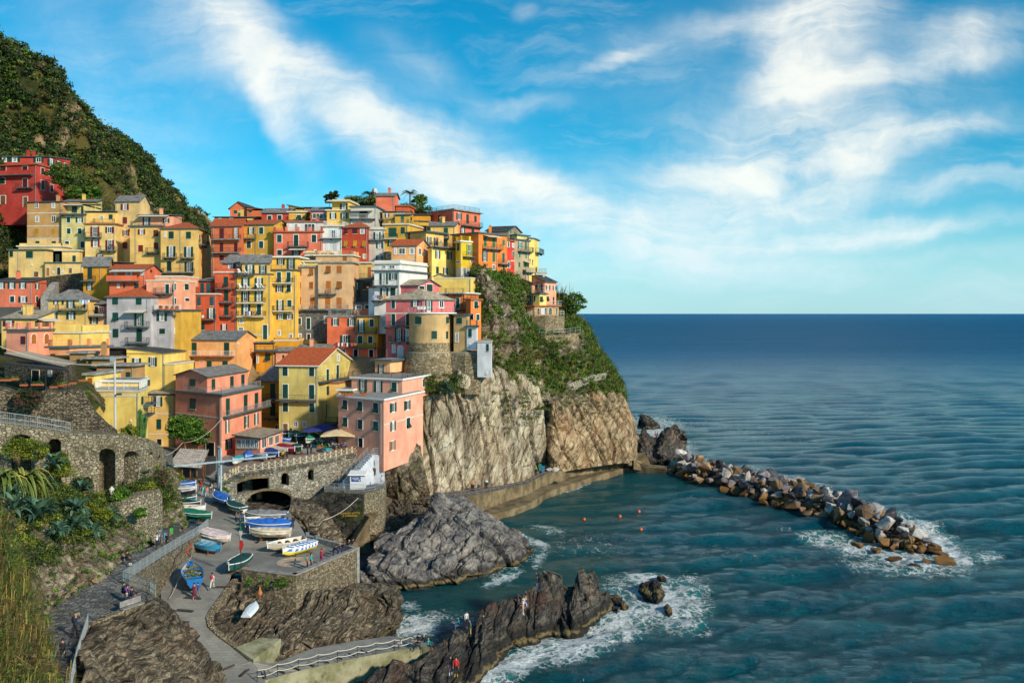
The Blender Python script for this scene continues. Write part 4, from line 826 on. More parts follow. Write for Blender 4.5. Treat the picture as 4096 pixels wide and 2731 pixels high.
# ---- top row, centre
h=H('terracotta house with two long iron balconies and a red tiled roof')
h.blk('T2',(127,188),(465,187),(545,195),570,1140,'orange','gx',1.9,'tile',sh='r',fr='c 245 598 46 112;f=O 405 596 30 112;c 243 760 36 102;c 403 760 36 102;c 245 900 46 58;b 148 460 720;b 155 460 868;p 148 575 1130',btrim=m_conc)
h=H('low yellow house with a brown roof half hidden behind the terracotta house')
h.blk('T2',(160,198),(570,198),(688,207),472,520,'yel','sb',1.,'dark',fr='g 350 484 40 20;g 225 484 30 20',chim=2,deep=2)
h=H('salmon house with two stepped gables at the top left of the skyline')
h.blk('T2',(335,206),(528,206),(690,216),378,470,'orange','gy',1.6,'dark',fr='c 398 396 34 38',deep=1,worn=.1)
h.blk('T2',(526,205),(697,205),None,386,470,'orange','sl',.7,'dark',fr='c 565 390 34 32',deep=1,dp=6,worn=.1)
h=H('ochre house with white-framed windows under a long red roof')
h.blk('T2',(467,190),(826,189),None,552,925,'ochre','gx',1.3,'tile',fr='o 572 588 30 74;c 687 586 46 76;c 548 742 46 78;c 686 742 46 78;o 580 890 40 30;o 700 892 44 32;b 470 632 712;p 625 560 920',frame=True)
h=H('salmon pink house with a white arched penthouse and an outdoor stair')
h.blk('T2',(828,187.5),(1368,187),None,642,905,'salmon','flat',trim='t',fr='c 890 670 50 84;c 1077 670 50 126;c 1277 670 50 84;c 892 840 50 58;f 1078 840 42 58;o 1290 840 26 24;b 990 1220 800;w 1015 1195 822',frame=True,par=('posts',.9))
h.blk('T2',(975,193),(1372,193),None,530,642,'white','flat',trim='t',fr='g 1076 548 56 82;g 1228 548 116 82;a=W 987 538 30 34',deep=0,worn=.05)
h=H('rose red house with a slate roof on the left of the skyline')
h.blk('T2',(690,198),(990,198),None,425,510,'brick','gx',1.4,'slate',fr='c 780 456 44 48;c 893 452 44 48',frame=True,chim=1,deep=2)
h=H('small yellow terrace house with a rooftop railing beside the rose red house')
h.blk('T2',(988,198.5),(1190,198.5),None,420,510,'gold','flat',fr='c 1110 448 46 58;b 990 1200 510',frame=True,rail='i',deep=2)
h.blk('T2',(990,204),(1150,204),None,375,420,'gold','sl',.8,'dark',deep=1)
h=H('white house with a white railed balcony right of the salmon pink house')
h.blk('T2',(1372,187.5),(1588,187),None,577,865,'white','flat',rail='w',fr='g 1495 617 80 90;c=W 1430 752 36 94;c=W 1518 752 36 94;b 1358 1590 712',brail=m_white,worn=.05)
h=H('brick red house with raised yellow shutters under a red roof')
h.blk('T2',(1590,187),(1872,186.5),None,587,880,'brick','hip',1.4,'tile',sh='Y',fr='t=r 1632 602 40 56;c=r 1735 602 54 56;g 1818 602 46 54;t 1632 737 44 68;t 1737 737 44 68;t 1838 737 44 68;o=Y 1840 885 26 50')
h=H('narrow grey-white house with green shutters beside the brick red house')
h.blk('T2',(1874,188),(2064,188),None,612,930,'greyw','flat',fr='f 1985 642 34 78;o 2010 757 32 64;o 2010 902 32 46;b 1880 2060 728',par=('wall',.3))
h=H('bright yellow house with a white pergola terrace near the middle of the skyline')
h.blk('T2',(1421,194),(1687,194),(1766,202),402,560,'gold','flat',fr='o 1492 424 32 66;o 1613 424 34 66',frame=True,trim='c')
h.blk('T2',(1480,197),(1668,197),(1766,204),300,402,'gold','flat',fr='f 1612 324 38 74;w 1430 1690 285',deep=0,par=('wall',.25))
h=H('small dark-fronted garage house with a slate roof and flower pots')
h.blk('T2',(1240,196),(1423,196),None,402,492,'rose','gx',1.2,'slate',fr='g 1340 430 156 58',deep=3)
h=H('low pink house behind the dark-fronted garage')
h.blk('T2',(1160,205),(1413,205),None,366,420,'lpink','sb',.6,'dark',fr='g 1385 372 44 18;c 1290 374 60 14',deep=1)
h=H('grey house with a wide awning and balcony left of the salmon tower')
h.blk('T2',(1687,192.5),(1974,192.5),(2060,200),362,530,'greyw','flat',fr='c 1832 404 92 82;g 1715 524 50 20;g 1845 524 50 20;w 1700 1950 388;b 1680 1965 492',trim='l',brail=m_white)
h=H('salmon tower house with a slate gable, tallest on the skyline')
h.blk('T3',(12,200),(217,200),(266,206),236,400,'salmon','gx',1.0,'slate',chim=1,deep=4,worn=.1)
h=H('small orange annexe at the right foot of the salmon tower')
h.blk('T3',(232,200.5),(376,200.5),(440,206),352,440,'terra2','flat',trim='t',sd='c 407 402 26 30')
h=H('cream house with a deep green balcony door above the ochre house')
h.blk('T3',(84,195.5),(332,195.5),(385,200),412,520,'sand','sb',.5,'slate',fr='f 137 432 20 42;g 286 420 80 12;b 30 220 500',deep=3)
h=H('tall ochre house with a little rooftop tower and a parapet terrace')
h.blk('T3',(104,188.5),(370,188),(572,199),558,935,'ochre','flat',fr='c 198 590 86 104;c 313 585 44 76;o 180 740 32 56;g=O 155 886 56 40;b 105 257 712;w 120 185 850',trim='c',par=('posts',.9),btrim=m_offw)
h.blk('T3',(222,191),(386,190.6),(430,194),447,552,'ochre','sb',.6,'slate',fr='c=B 309 462 32 76',sd='c 405 476 18 60',deep=0)
h.blk('T3',(430,195),(600,196),None,520,570,'ochre','sb',.8,'slate',deep=0)
h=H('big salmon house with a flat railed roof standing alone at the right of the skyline')
h.blk('T3',(617,206.5),(884,200),(1180,208),392,690,'salmon','flat',trim='g',rail='i',fr='c 722 452 26 66',sd='o 939 427 26 72;c 1035 442 26 106;c 1124 458 24 70;o 980 584 24 74;c 1095 602 28 52;b 960 1172 560',worn=.15,ov=.6)
h=H('straw yellow house with a slate roof in front of the big salmon house')
h.blk('T3',(576,196.5),(896,196),None,570,840,'yel','gx',1.3,'slate',fr='c 602 584 42 48;c 795 592 44 100;c 793 740 42 58;b 690 832 708',chim=2)
h=H('small saffron house tucked behind the straw yellow house')
h.blk('T3',(405,203),(616,203),None,446,520,'mustard','sb',.6,'stone',deep=2)
h=H('pale yellow house with a dark flat roof, terrace and olive shutters')
h.blk('T3',(592,183.4),(636,181.5),(906,188.5),818,1150,'pyel','flat',trim='l',sh='G',sd='o 700 847 24 88;o 832 860 24 88;c 698 1027 28 80;o 788 1037 24 74;g 865 1064 10 34;b 640 905 800',ov=.3,rail='i',worn=.1)
h.blk('T3',(392,188),(573,185),(768,190),640,815,'yel','flat',trim='l',fr='',sd='f 605 692 22 86;f 680 702 22 90;g 738 720 18 48',deep=0,ov=.7,worn=.1)
h=H('cream house with a small red tiled roof above the white house with orange bands')
h.blk('T3',(184,181.5),(468,180.5),(603,186),788,1070,'peach','gx',1.4,'tile',fr='g 229 820 22 66;g 303 820 68 66;g 412 820 48 64;g 330 992 26 32;l 950',sd='g 500 822 30 70;g 553 852 14 46;g 486 992 20 54',frame=True,worn=.1)
h=H('white house with orange bands and a white railed roof terrace')
h.blk('T6',(692,171.5),(975,170.5),(1288,182),72,420,'white','flat',trim='l',fr='f 800 92 40 124;o 905 92 40 74;f 805 258 40 88;c 902 254 54 88;b 690 962 230;b 675 830 398',brail=m_grail,worn=.05,ov=.45)
h.blk('T6',(692,172.5),(978,171.5),(1286,182.5),-12,60,'white','flat',fr='g 800 5 40 32;g 890 5 60 32',sd='',par=('wall',.45),deep=0,worn=.05)
h.blk('T6',(628,173),(690,173),None,258,400,'bgrey','flat',trim='t',worn=.05)
# ---- tall middle row
h=H('tall beige house with orange-brown shutters above a rough stone basement')
h.blk('T2',(1318,175),(1706,174.5),(1776,181),985,1503,'beige','flat',sh='O',trim='g',fr='t 1437 1017 52 82;c 1561 1017 52 84;t 1440 1187 50 136;t 1560 1192 56 82;c 1432 1369 54 132;c 1560 1372 54 130;b 1330 1530 1330;b 1150 1665 1508;p 1325 1000 1500',brail=m_grail,worn=.15,deep=0)
h.blk('T2',(1067,176),(1318,175.6),None,1032,1503,'beige','flat',sh='O',trim='g',fr='c 1117 1047 40 78;t 1247 1047 40 76;c 1112 1197 40 80;c 1247 1197 40 80;c 1109 1367 46 82;t 1262 1367 46 130',deep=0,worn=.15)
h.blk('T2',(1067,175),(1706,174),None,1506,1850,'stonebase',None,wm=stone('grey_rubble_base',(.10,.10,.10),(.20,.19,.17),(.30,.28,.24),3.2,2.,(.07,.065,.06)),fr='T5;c 1530 592 46 74;c 1635 592 42 128;g=O 1830 572 34 76;d 1638 772 34 82 dark;g 1540 770 26 50',frame=True,deep=5)
h.blk('T2',(1296,181),(1700,180.5),None,905,985,'beige','flat',par=('posts',.8),sh='O',fr='c 1624 907 42 56',deep=0)
h.blk('T2',(1776,182.5),(1950,182),None,988,1160,'cream','flat',fr='c=O 1900 1030 36 120;g 1930 1040 22 110;b 1750 1950 1158',deep=3)
h=H('deep yellow house with a small sun terrace and white chairs behind the beige house')
h.blk('T2',(1180,184),(1457,184),None,872,970,'gold','flat',trim='c',fr='f 1268 925 34 46;w 1180 1440 890',deep=3,par=('wall',.15))
h.blk('T2',(1067,179),(1305,178.6),None,975,1032,'pyel','flat',trim='c',deep=0,par=('wall',.1))
h=H('tall yellow house with a white roof terrace, right half of the yellow pair')
h.blk('T2',(786,173),(1060,172.6),None,1070,1828,'gold','flat',trim='l',fr='t 886 1088 44 110;t 994 1088 44 110;o 890 1237 40 74;t 995 1232 44 78;f 900 1400 34 116;c 1003 1400 46 76;b 808 1045 1208;b 828 1055 1520;T5;o 1325 547 42 58;o 1420 547 38 58;g 1308 732 26 54;g 1438 772 34 50;p 1483 120 800',frame=True,btrim=m_offw,ov=.3)
h.blk('T2',(796,175.5),(1085,175.2),None,925,1070,'gold','flat',trim='w',fr='f 905 937 40 66;f 1020 937 40 112;b 795 1065 1066',brail=m_iron,deep=0,ov=.6)
h=H('tall yellow house with stacked balconies of deck chairs, left half of the yellow pair')
h.blk('T2',(411,171.5),(784,171),None,1118,1828,'gold','flat',trim='l',fr='f 512 1152 40 116;f 662 1152 40 116;f 510 1302 40 112;f 660 1302 40 112;f 515 1447 44 116;t 662 1447 46 116;b 430 735 1285;b 428 735 1430;b 428 738 1580;T5;g 882 597 36 56;g 880 697 46 36;d 1150 670 48 160 sh;l 780;p 1200 100 780',frame=True,btrim=m_offw,ov=.12)
h.blk('T2',(470,171.6),(784,171.2),(800,178),985,1118,'yel','gx',1.7,'slate',fr='f 560 1010 44 106;f 705 1012 38 104;b 405 615 1118',deep=0)
h.blk('T2',(250,177.5),(480,177),None,985,1092,'salmon','gx',1.9,'slate',fr='g 343 987 52 56;c 385 985 22 100;g 435 987 40 34',deep=0,chim=1)
h=H('narrow terracotta house with a single column of balconies')
h.blk('T2',(166,172),(409,171.8),None,1096,1797,'terra','flat',trim='c',fr='t 292 1139 48 112;c 295 1294 46 118;c 296 1455 46 116;b 190 375 1270;b 190 375 1425;b 190 375 1580;T5;f 690 662 30 62',ov=.25,par=('wall',.5))
h=H('burnt orange house with blue-green shutters left of the narrow terracotta one')
h.blk('T5',(335,170.2),(606,170),None,332,760,'terra2','flat',trim='c',sh='B',fr='c 409 354 40 100;c 553 354 44 100;f=G 312 487 34 112;f=G 545 485 38 110;c=G 312 657 44 56;c=G 448 652 46 74;b 218 603 608',ov=.3)
h.blk('T5',(375,173.5),(583,173.2),None,180,332,'terra2','sb',1.0,'slate',sh='B',fr='c 447 202 38 112;c 514 202 38 112;b 345 595 318',deep=0)
h.blk('T5',(236,171.5),(336,171.3),None,460,620,'terra','flat',trim='c',deep=5)
# ---- left middle
h=H('pink house with a dark flat roof at the left edge beside the stairway')
h.blk('T4',(-90,165.5),(352,164.5),(522,173),184,470,'salmon','sb',1.0,'dark',fr='o 15 200 38 62;o 134 202 38 60;o 257 204 36 58;c 139 350 44 66;o 260 354 44 62;p 350 200 500',sd='o 412 209 20 58;c 412 352 24 62',frame=True,chim=1,deep=1)
h.blk('T4',(-90,165.3),(354,164.3),None,470,520,'dgrey',None,fr='g 265 484 40 30',deep=4)
h=H('mustard yellow house with a slate roof left of the pink balconied house')
h.blk('T4',(932,168.5),(1218,168),(1262,174),14,290,'mustard','gx',1.9,'slate',fr='c=D 1008 30 48 130;f 1002 205 30 76;b 932 1072 178;p 1125 30 280',sd='f 1235 30 20 82')
h.blk('T4',(1100,175),(1310,175),None,-30,40,'brick','sb',.4,'tile',deep=2)
h=H('bright pink house with a deep balcony and red tiled roof')
h.blk('T4',(1225,163.5),(1628,163),(1800,172),48,300,'coral','gx',1.1,'tile',fr='g 1298 72 22 36;f=W 1445 74 38 46;g 1588 77 36 34;g 1325 212 22 42;c=D 1393 214 20 44;c=D 1530 207 48 56;B 1222 1560 178;w 1270 1640 52',sd='c=R 1690 50 20 40',worn=.1)
h=H('pale pink house with a ladder leaning on it')
h.blk('T4',(1640,160.5),(1958,160),(2190,168.5),180,460,'lpink','flat',fr='c 1875 214 40 104;b 1745 1940 318',sd='c 1957 207 16 72;c 2088 210 44 68;c 1960 370 16 66;c 2094 372 44 32',frame=True,trim='c',ov=.1,worn=.1)
h.blk('T4',(1740,163),(2050,163),None,135,170,'lpink','flat',deep=1,ov=.1,trim='c',worn=.1)
h=H('stained yellow house with a big weathered slate roof')
h.blk('T4',(538,158.5),(972,158),(1100,164),388,830,'yel','hip',1.8,'slate',fr='o 628 392 22 48;c 704 392 22 46;f 793 392 40 88;c 945 392 30 80;f 612 529 30 80;o=G 797 527 44 80;b 655 985 500;b 600 880 770',worn=.8)
h=H('narrow blush house squeezed between the stained yellow and the pale grey house')
h.blk('T4',(985,159.5),(1196,159.2),None,565,840,'lpeach','flat',fr='c 1008 587 28 74;o 1055 582 40 76;o 1040 737 36 76;b 985 1195 570',ov=.05,worn=.7)
h.blk('T4',(1040,162),(1196,162),None,442,565,'rose','sb',1.5,'slate',fr='d 1080 462 40 92 dark;g 1140 470 40 60',deep=0)
h=H('pale grey house with a red hipped roof and two small balconies')
h.blk('T4',(1196,158.3),(1690,157.5),None,356,950,'grey','hip',1.6,'tile',fr='c 1291 367 62 78;c 1555 370 62 76;t 1294 532 62 94;f 1560 534 46 144;c 1296 714 62 98;c 1561 714 60 146;c 1563 902 58 50;b 1425 1675 690;b 1430 1675 870;w 1428 1650 506;p 1650 365 530',worn=.1)
h.blk('T4',(1690,158.5),(1918,158),None,512,950,'grey','flat',trim='l',fr='o 1815 537 52 88;c 1818 712 60 58;p 1690 520 940;b 1750 2030 506',brail=m_white,worn=.1)
h.blk('T4',(1918,159.2),(2022,159),None,512,950,'ochre','flat',trim='l',fr='t 1945 532 22 92;g=O 1947 708 20 60',worn=.6)
h.blk('T4',(1690,162.3),(1885,162),None,382,512,'yel','sb',.6,'tile',fr='g 1775 392 44 104;g 1835 392 40 104',deep=0)
# ---- left lower
h=H('peach orange house with arched shutters and a parapet roof terrace')
h.blk('T4',(72,138.5),(320,137),(585,142),738,970,'hpink','flat',trim='l',fr='c=r 260 797 50 92',sd='a=O 376 770 52 106;a=O 520 767 50 108',par=('posts',1.0),worn=.1)
h.blk('T4',(18,145),(392,144.4),(610,149),605,738,'yel','sb',1.4,'stone',fr='o=r 100 627 58 58;c=D 150 690 10 20',sd='c=D 410 625 40 60;c=D 520 625 40 60;w 400 600 600',deep=3,chim=3)
h=H('long low apricot house with a terrace parapet of square posts')
h.blk('T4',(548,135),(780,134.5),(1225,140),930,1060,'apric','flat',trim='l',fr='c=r 595 994 50 30',sd='',par=('posts',1.0),ov=.4,worn=.1)
h=H('low yellow house with a striped balcony screen behind the apricot terrace')
h.blk('T4',(590,142.5),(915,142),None,765,900,'lemon','flat',trim='c',fr='',par=('wall',1.0),ov=.2,worn=.2)
h=H('small brown house with a flat grey slab roof and a steel chimney')
h.blk('T4',(780,129),(978,128.5),None,990,1120,'tan','flat',dp=3,trim='g',fr='c=D 880 1052 38 44',worn=.1)
h.blk('T4',(965,127.5),(1258,127),None,1052,1160,'tan','flat',dp=3,trim='g',rm='slate',fr='c=D 1010 1070 36 40',ov=.5,chim=1,worn=.1)
h.blk('T4',(1083,123.5),(1500,123),None,1130,1290,'tan','flat',dp=3,trim='g',fr='c 1438 1197 50 82',ov=.5,worn=.1)
h=H('pale lemon house with a sloping parapet and two green-shuttered windows')
h.blk('T4',(1418,150),(1842,149.5),None,985,1360,'lemon','sl',.7,'dark',fr='o 1533 1042 44 100;o 1712 1032 42 100;f 1640 1252 36 96',ov=.15,worn=.1)
h.blk('T4',(1842,149.3),(1945,149.2),None,1115,1360,'lemon','flat',trim='c',ov=.1,worn=.1)
h.blk('T4',(1145,151),(1418,151),None,945,1060,'black','flat',trim='k',deep=1,worn=0)
h=H('butter yellow house with a flat roof terrace just behind the lamp pole')
h.blk('U1',(1040,111.5),(1560,110.5),(1655,116),192,640,'lemon','flat',trim='c',rail='w',fr='l 232;g 1466 500 10 10;g 1578 260 8 60',sd='c 1590 240 20 90;m 1560 1640 465;b 1600 1660 330',worn=.15,ov=.1,deep=3)
h.blk('U1',(1058,116),(1560,115.5),(1650,120),78,192,'lemon','flat',trim='w',fr='g 1408 115 26 30',sd='c 1630 100 30 130',ov=.3,deep=0,worn=.15)
h.blk('U1',(960,114),(1050,114),None,0,200,'lemon','flat',trim='g',fr='c=O 1010 30 50 110',deep=2)
h=H('yellow house with a slate lean-to roof beside the big orange corner house')
h.blk('U1',(1655,147),(1960,146.6),None,212,760,'yel','sb',1.1,'stone',fr='o 1775 240 40 108;c 1781 492 50 114;d 1785 714 50 66 dark;l 430;l 660',worn=.15,deep=3)
h=H('wide peach house with a grey slate gable in the middle of the lower village')
h.blk('T5',(237,163.5),(830,162),(1050,171.5),838,1200,'peach','gx',1.5,'blue',fr='c 355 867 56 140;c 720 867 56 142;c 334 1072 56 106;c 525 1075 52 92;c 703 1075 56 66;b 215 808 1015;p 240 850 1190',sd='g 850 870 12 12',brail=m_white,worn=.1,btrim=m_terra,chim=0)
h.blk('T4',(1712,165.5),(2066,165),None,842,1010,'peach','gx',1.1,'blue',fr='c 1828 882 56 122;b 1840 2035 1008',worn=.1,deep=0)
h.blk('T4',(1820,165.4),(2066,165),None,1012,1160,'greym',None,fr='c=D 1992 1084 56 80',deep=4)
h=H('ochre orange house with a roof terrace of chairs behind the wide peach house')
h.blk('T5',(1048,168.5),(1250,168),(1305,171),968,1140,'mustard','flat',trim='l',fr='t 1178 992 56 80;g 1066 1007 22 88;b 1050 1290 958',worn=.1)
h.blk('T5',(1245,170),(1517,170),None,850,960,'mustard','flat',trim='c',ov=.05,par=('wall',.3),deep=3,worn=.1)
h.blk('T5',(1040,170.2),(1250,170.2),None,872,960,'mustard','sb',1.,'slate',deep=1)
h=H('small pink house with a slate roof behind the red-roofed lime house')
h.blk('T5',(1268,168),(1840,167),None,968,1120,'lpink','gx',1.2,'slate',fr='g 1300 1070 16 30;c=D 1355 1005 20 40',deep=3,chim=1)
h=H('coral red house with laundry on its balcony left of the round tower')
h.blk('T6',(164,171.5),(495,171),None,582,1190,'coral','flat',trim='g',fr='o 255 597 38 80;o 437 599 38 82;f 367 787 48 84;g=D 343 942 46 44;b 275 720 922',frame=True,worn=.5,rail='g',ov=.2)
h.blk('T6',(495,170.6),(730,170.3),(846,177),578,930,'yelb','flat',trim='l',fr='f 546 610 34 132;c 663 607 44 82;c 533 792 52 86;c 648 797 48 76;b 470 725 750',sd='l 755',frame=True,deep=0,worn=.15)
h.blk('T6',(495,170.9),(730,170.5),(846,177),932,1190,'coral',None,fr='d 485 945 46 82 dark;d 658 947 46 82 dark;g 475 1120 24 56',frame=True,worn=.5)
h.blk('T6',(436,175.5),(696,175.2),None,438,578,'coral','sb',1.1,'slate',fr='c 465 447 22 66;g 520 452 56 40;c 611 447 44 42;B 495 755 560',deep=0,frame=True)
h=H('dark grey house with green shutters between the beige and the white house')
h.blk('T6',(450,179),(690,178.5),None,172,400,'dgrey','flat',trim='l',fr='f 492 197 28 76;c 603 194 80 80;b 445 533 330;g 468 390 20 30',worn=.2)
# ---- round tower and its neighbours
h=H('rose pink house with a stone-tiled hipped roof above the round tower')
h.blk('T6',(822,163),(1243,160.5),(1585,166),386,1062,'rose','hip',1.9,'stone',fr='c 906 397 38 88;f 1150 397 34 66;c 907 547 42 126;c 1068 547 38 126;f 966 714 36 136;f 1062 724 32 126;c=W 910 892 26 86;a=W 985 907 54 144;b 808 1090 688;b 880 1085 858;l 540',sd='f 1300 400 36 118;g 1443 402 46 76',frame=True,worn=.1)
h.blk('T6',(985,171),(1187,169.5),(1420,176),228,310,'rose','gx',1.2,'stone',sd='c 1222 236 56 36;c 1310 216 66 80',frame=True,deep=1,worn=.1)
h=H('orange house with a yellow upper terrace and sun loungers right of the pink tower house')
h.blk('T6',(1418,171.5),(1712,170),None,322,560,'dorange','flat',trim='w',fr='c 1628 372 38 112;b 1590 1725 498;b 1500 1700 318',worn=.15,frame=True)
h.blk('T6',(1716,168),(1772,167),(1888,170),394,660,'dorange','flat',trim='t',sd='t 1830 407 42 74;c 1850 552 34 66',fr='c 1785 552 30 56',rail='i',frame=True,worn=.15)
h.blk('T6',(1362,178.5),(1776,177),None,152,330,'lemon','flat',trim='c',ov=.05,worn=.1)
h.blk('T6',(1310,182),(1560,182),None,150,200,'lemon','gy',1.0,'stone',deep=1)
h=H('white tapering turret house at the cliff edge right of the round tower',name='turret_house')
h.blk('T6',(1728,156.8),(1838,156),(1850,162),697,955,'bgrey','flat',trim='l',rail='i',fr='c 1766 714 36 92;g 1757 882 20 44',deep=0,worn=.02)
h.blk('T6',(1846,154.5),(2003,153.6),(2010,160),868,1258,'bgrey','flat',trim='c',fr='c 1962 882 26 82;g 1946 1192 12 28',deep=0,worn=.02,ov=.12)
# ---- upper right row above the green slope
h=H('vivid yellow house with lime green shutters at the left of the cliff-top row')
h.blk('T3',(903,186),(962,182.5),(1162,187),747,1040,'byel','flat',trim='w',fr='c 934 767 26 82;g 935 960 50 24',sd='f=L 1055 777 30 116;g 1084 952 40 32;b 980 1150 912',par=('posts',1.),worn=.08)
h.blk('T3',(903,185.8),(961,182.2),(1164,186.8),1032,1080,'greyw',None,deep=3)
h=H('bright orange house with dark green shutters and two balconies in the cliff-top row')
h.blk('T3',(1160,184),(1366,188),None,672,1075,'dorange','flat',trim='l',sh='g',fr='c 1233 695 28 106;c 1330 706 28 106;f=G 1228 852 26 114;c 1330 860 28 114;c=B 1231 994 28 52;g 1328 1004 28 58;w 1210 1365 672;b 1200 1400 822',worn=.1)
h.blk('T3',(1366,188),(1480,190.5),None,686,1085,'dorange','flat',trim='l',sh='g',fr='c 1440 724 24 66;c=B 1438 874 24 106;c=B 1441 1014 22 52;b 1375 1482 994',worn=.1,chim=1)
h=H('narrow scarlet house with white-framed openings in the cliff-top row')
h.blk('T3',(1480,191),(1560,192.5),None,745,1100,'cred','flat',trim='t',sh='g',fr='c 1493 750 18 56;g 1545 768 16 40;a=g 1545 852 16 68;c 1497 977 20 62;l 960',frame=True,worn=.05)
h=H('grey-beige house with bright green shutters near the end of the cliff-top row')
h.blk('T3',(1558,193),(1726,197.5),None,745,1160,'taupe','flat',trim='l',sh='g',fr='f 1625 748 20 70;c 1688 748 16 86;a 1617 852 18 66;a 1688 867 16 62;c 1616 977 16 56;c 1688 987 16 46;c 1616 1110 12 36;d 1686 1114 14 50;b 1597 1735 850;B 1650 1748 1085;w 1660 1720 965',worn=.3)
h.blk('T3',(1590,196),(1722,199),None,690,745,'pgreen','flat',trim='l',fr='',deep=0)
h.blk('T3',(1250,198),(1497,196.5),(1632,202),622,760,'gtaupe','gx',1.2,'dark',sd='c=g 1520 618 16 36;c=g 1570 640 20 40',deep=0,worn=.3)
h=H('slim pale yellow tower house closing the cliff-top row')
h.blk('T3',(1724,197.5),(1786,199),(1832,204),720,1150,'pyel','flat',trim='l',fr='c=r 1767 812 9 56;c=r 1735 937 8 56;c=r 1765 947 8 56',sd='b 1792 1846 865;c=G 1805 1030 14 60',worn=.2,ov=.5)
h=H('concrete terrace on stilts at the right end of the cliff-top row','terrace','terrace_platform')
h.blk('T3',(1800,199),(1925,201),None,1108,1122,'greyw','flat',trim='g',rail='g',deep=0,dp=5,ov=.1)
h.blk('T3',(1880,200.6),(1900,201),None,1124,1165,'greyw',None,deep=2,dp=1)
h=H('pink cliff-edge house with a cream bay and white railed terraces')
h.blk('T3',(1740,199),(1900,196),(2030,200),1197,1465,'lpink','sl',1.9,'dark',fr='o 1775 1222 20 70;o 1840 1222 30 70;m 1755 1915 1318',sd='o 1935 1236 22 52;o 2008 1240 16 50;t 1935 1362 26 50;c 1998 1366 14 84;m 1920 2052 1455',brail=m_white,worn=.05,deep=2)
h.blk('T3',(1652,195.5),(1762,192.5),(1790,196),1222,1480,'lpink','sl',1.3,'dark',fr='t 1690 1272 18 56;o=D 1625 1290 18 50;f=G 1735 1355 18 80',deep=4,worn=.05)
h.blk('T3',(1768,191.5),(1843,190.5),(1920,193),1335,1465,'pyel','flat',trim='l',fr='c 1790 1356 14 58',sd='t 1863 1360 32 58',deep=0,worn=.02)
h.blk('T3',(1700,191),(1786,190),(2058,194.5),1472,1562,'tan','flat',trim='t',fr='',sd='a 1828 1488 24 72;c=W 1876 1490 36 70;a 1910 1488 22 72;a 1963 1486 34 74;a 2034 1486 16 74',deep=2,worn=.3)
# ---- harbour front
h=H('big orange corner house with a slate gable at the harbour street')
h.blk('U2',(145,145),(660,137.5),(1108,153),458,1160,'hpink','flat',trim='l',fr='c 341 484 64 118;f 343 732 46 126;d 535 977 92 156 dark;l 676;b 292 498 905',sd='c 729 484 40 186;c 929 444 38 180;c 1050 422 36 176;f 722 730 18 140;f 936 677 22 136;f 1047 650 20 126;o 737 937 34 116;b 672 1165 690 .9;l 905',brail=m_grail,worn=.12,ov=.45,rail='g',deep=3)
h.blk('U2',(146,145.1),(500,140.2),(955,155.5),247,458,'hpink','gy',1.0,'slate',fr='c 339 267 62 88;l 432',sd='c 568 267 36 120;c 775 237 36 144;c 898 217 34 140',deep=0,worn=.12,chim=1)
h=H('glazed restaurant veranda with a tile roof against the big orange corner house','veranda','glazed_veranda')
h.blk('U2',(812,137.6),(1092,134.3),(1335,143),930,1115,'hpink','sl',0.01,'stone',fr='g 858 944 44 92;g 908 944 44 92;g 958 944 44 92;g 1006 944 44 92;g 1052 944 40 92',sd='g 1135 920 48 116;g 1212 912 44 96;g 1280 896 44 92',worn=.05,ov=.5,deep=2,dp=5)
h=H('saffron house with two small balconies between the orange and the lime house')
h.blk('U2',(1105,161),(1320,160),None,292,790,'mustard','gx',2.4,'slate',fr='c 1235 317 54 168;c 1236 537 56 144;b 1105 1290 490;b 1110 1305 705;g 1290 780 60 40',worn=.15,chim=1)
h=H('lime yellow house under a bright red tiled roof on the piazza')
h.blk('U2',(1305,156),(1738,154.5),(2112,170),118,872,'lime','gx',2.7,'tile',fr='c 1374 132 56 100;c 1672 137 56 100;c 1377 327 58 156;c 1672 332 58 160;c 1378 532 58 100;c 1674 542 56 96;d 1378 767 50 86;g 1492 742 36 60;g 1590 744 36 60;b 1292 1728 500',sd='c 1847 157 26 124;c 1959 112 26 146;g 1967 -8 24 70;m 1738 2116 300',frame=True,worn=.08,ov=.5,trim='w')
h=H('peach house with a garage front and green balcony right of the lime house')
h.blk('U2',(1742,158.5),(1978,158),None,322,880,'yel','flat',trim='t',fr='o 1815 347 46 96;c 1817 547 52 154;b 1665 1970 745;d 1760 775 90 95 dark;d 1905 775 96 95 dark;p 1745 340 740',worn=.08,ov=.1)
h=H('large blush pink house with roof terraces at the foot of the great rock')
h.blk('U3',(290,141),(797,134.8),(1238,149),510,1120,'blush','flat',trim='w',fr='t 366 502 48 106;t 533 517 50 110;t 709 534 54 114;t 368 697 46 104;c 536 722 48 104;t 710 742 52 104;d 540 930 46 98 dark;p 772 530 1110',sd='o 900 534 32 102;o 1060 509 32 102;o 898 742 26 104;t 1070 702 38 112;o=O 893 960 30 104;l 720',frame=True,worn=.45,ov=.3,deep=2.5)
h.blk('U3',(438,148.5),(1004,143.6),(1306,154),283,512,'blush','flat',trim='w',rail='i',fr='f 567 277 40 146;f 740 292 40 146;t 917 304 52 108',sd='c 1243 267 20 84',frame=True,deep=0,worn=.1,ov=.3)
h.blk('U3',(700,156),(869,154.5),(1042,160),68,200,'lpeach','flat',trim='l',fr='f 767 107 28 96',ov=.7,deep=0,worn=.05)
h.blk('U3',(290,147),(440,146.5),None,400,500,'blush','flat',trim='w',deep=0,worn=.1,dp=4)
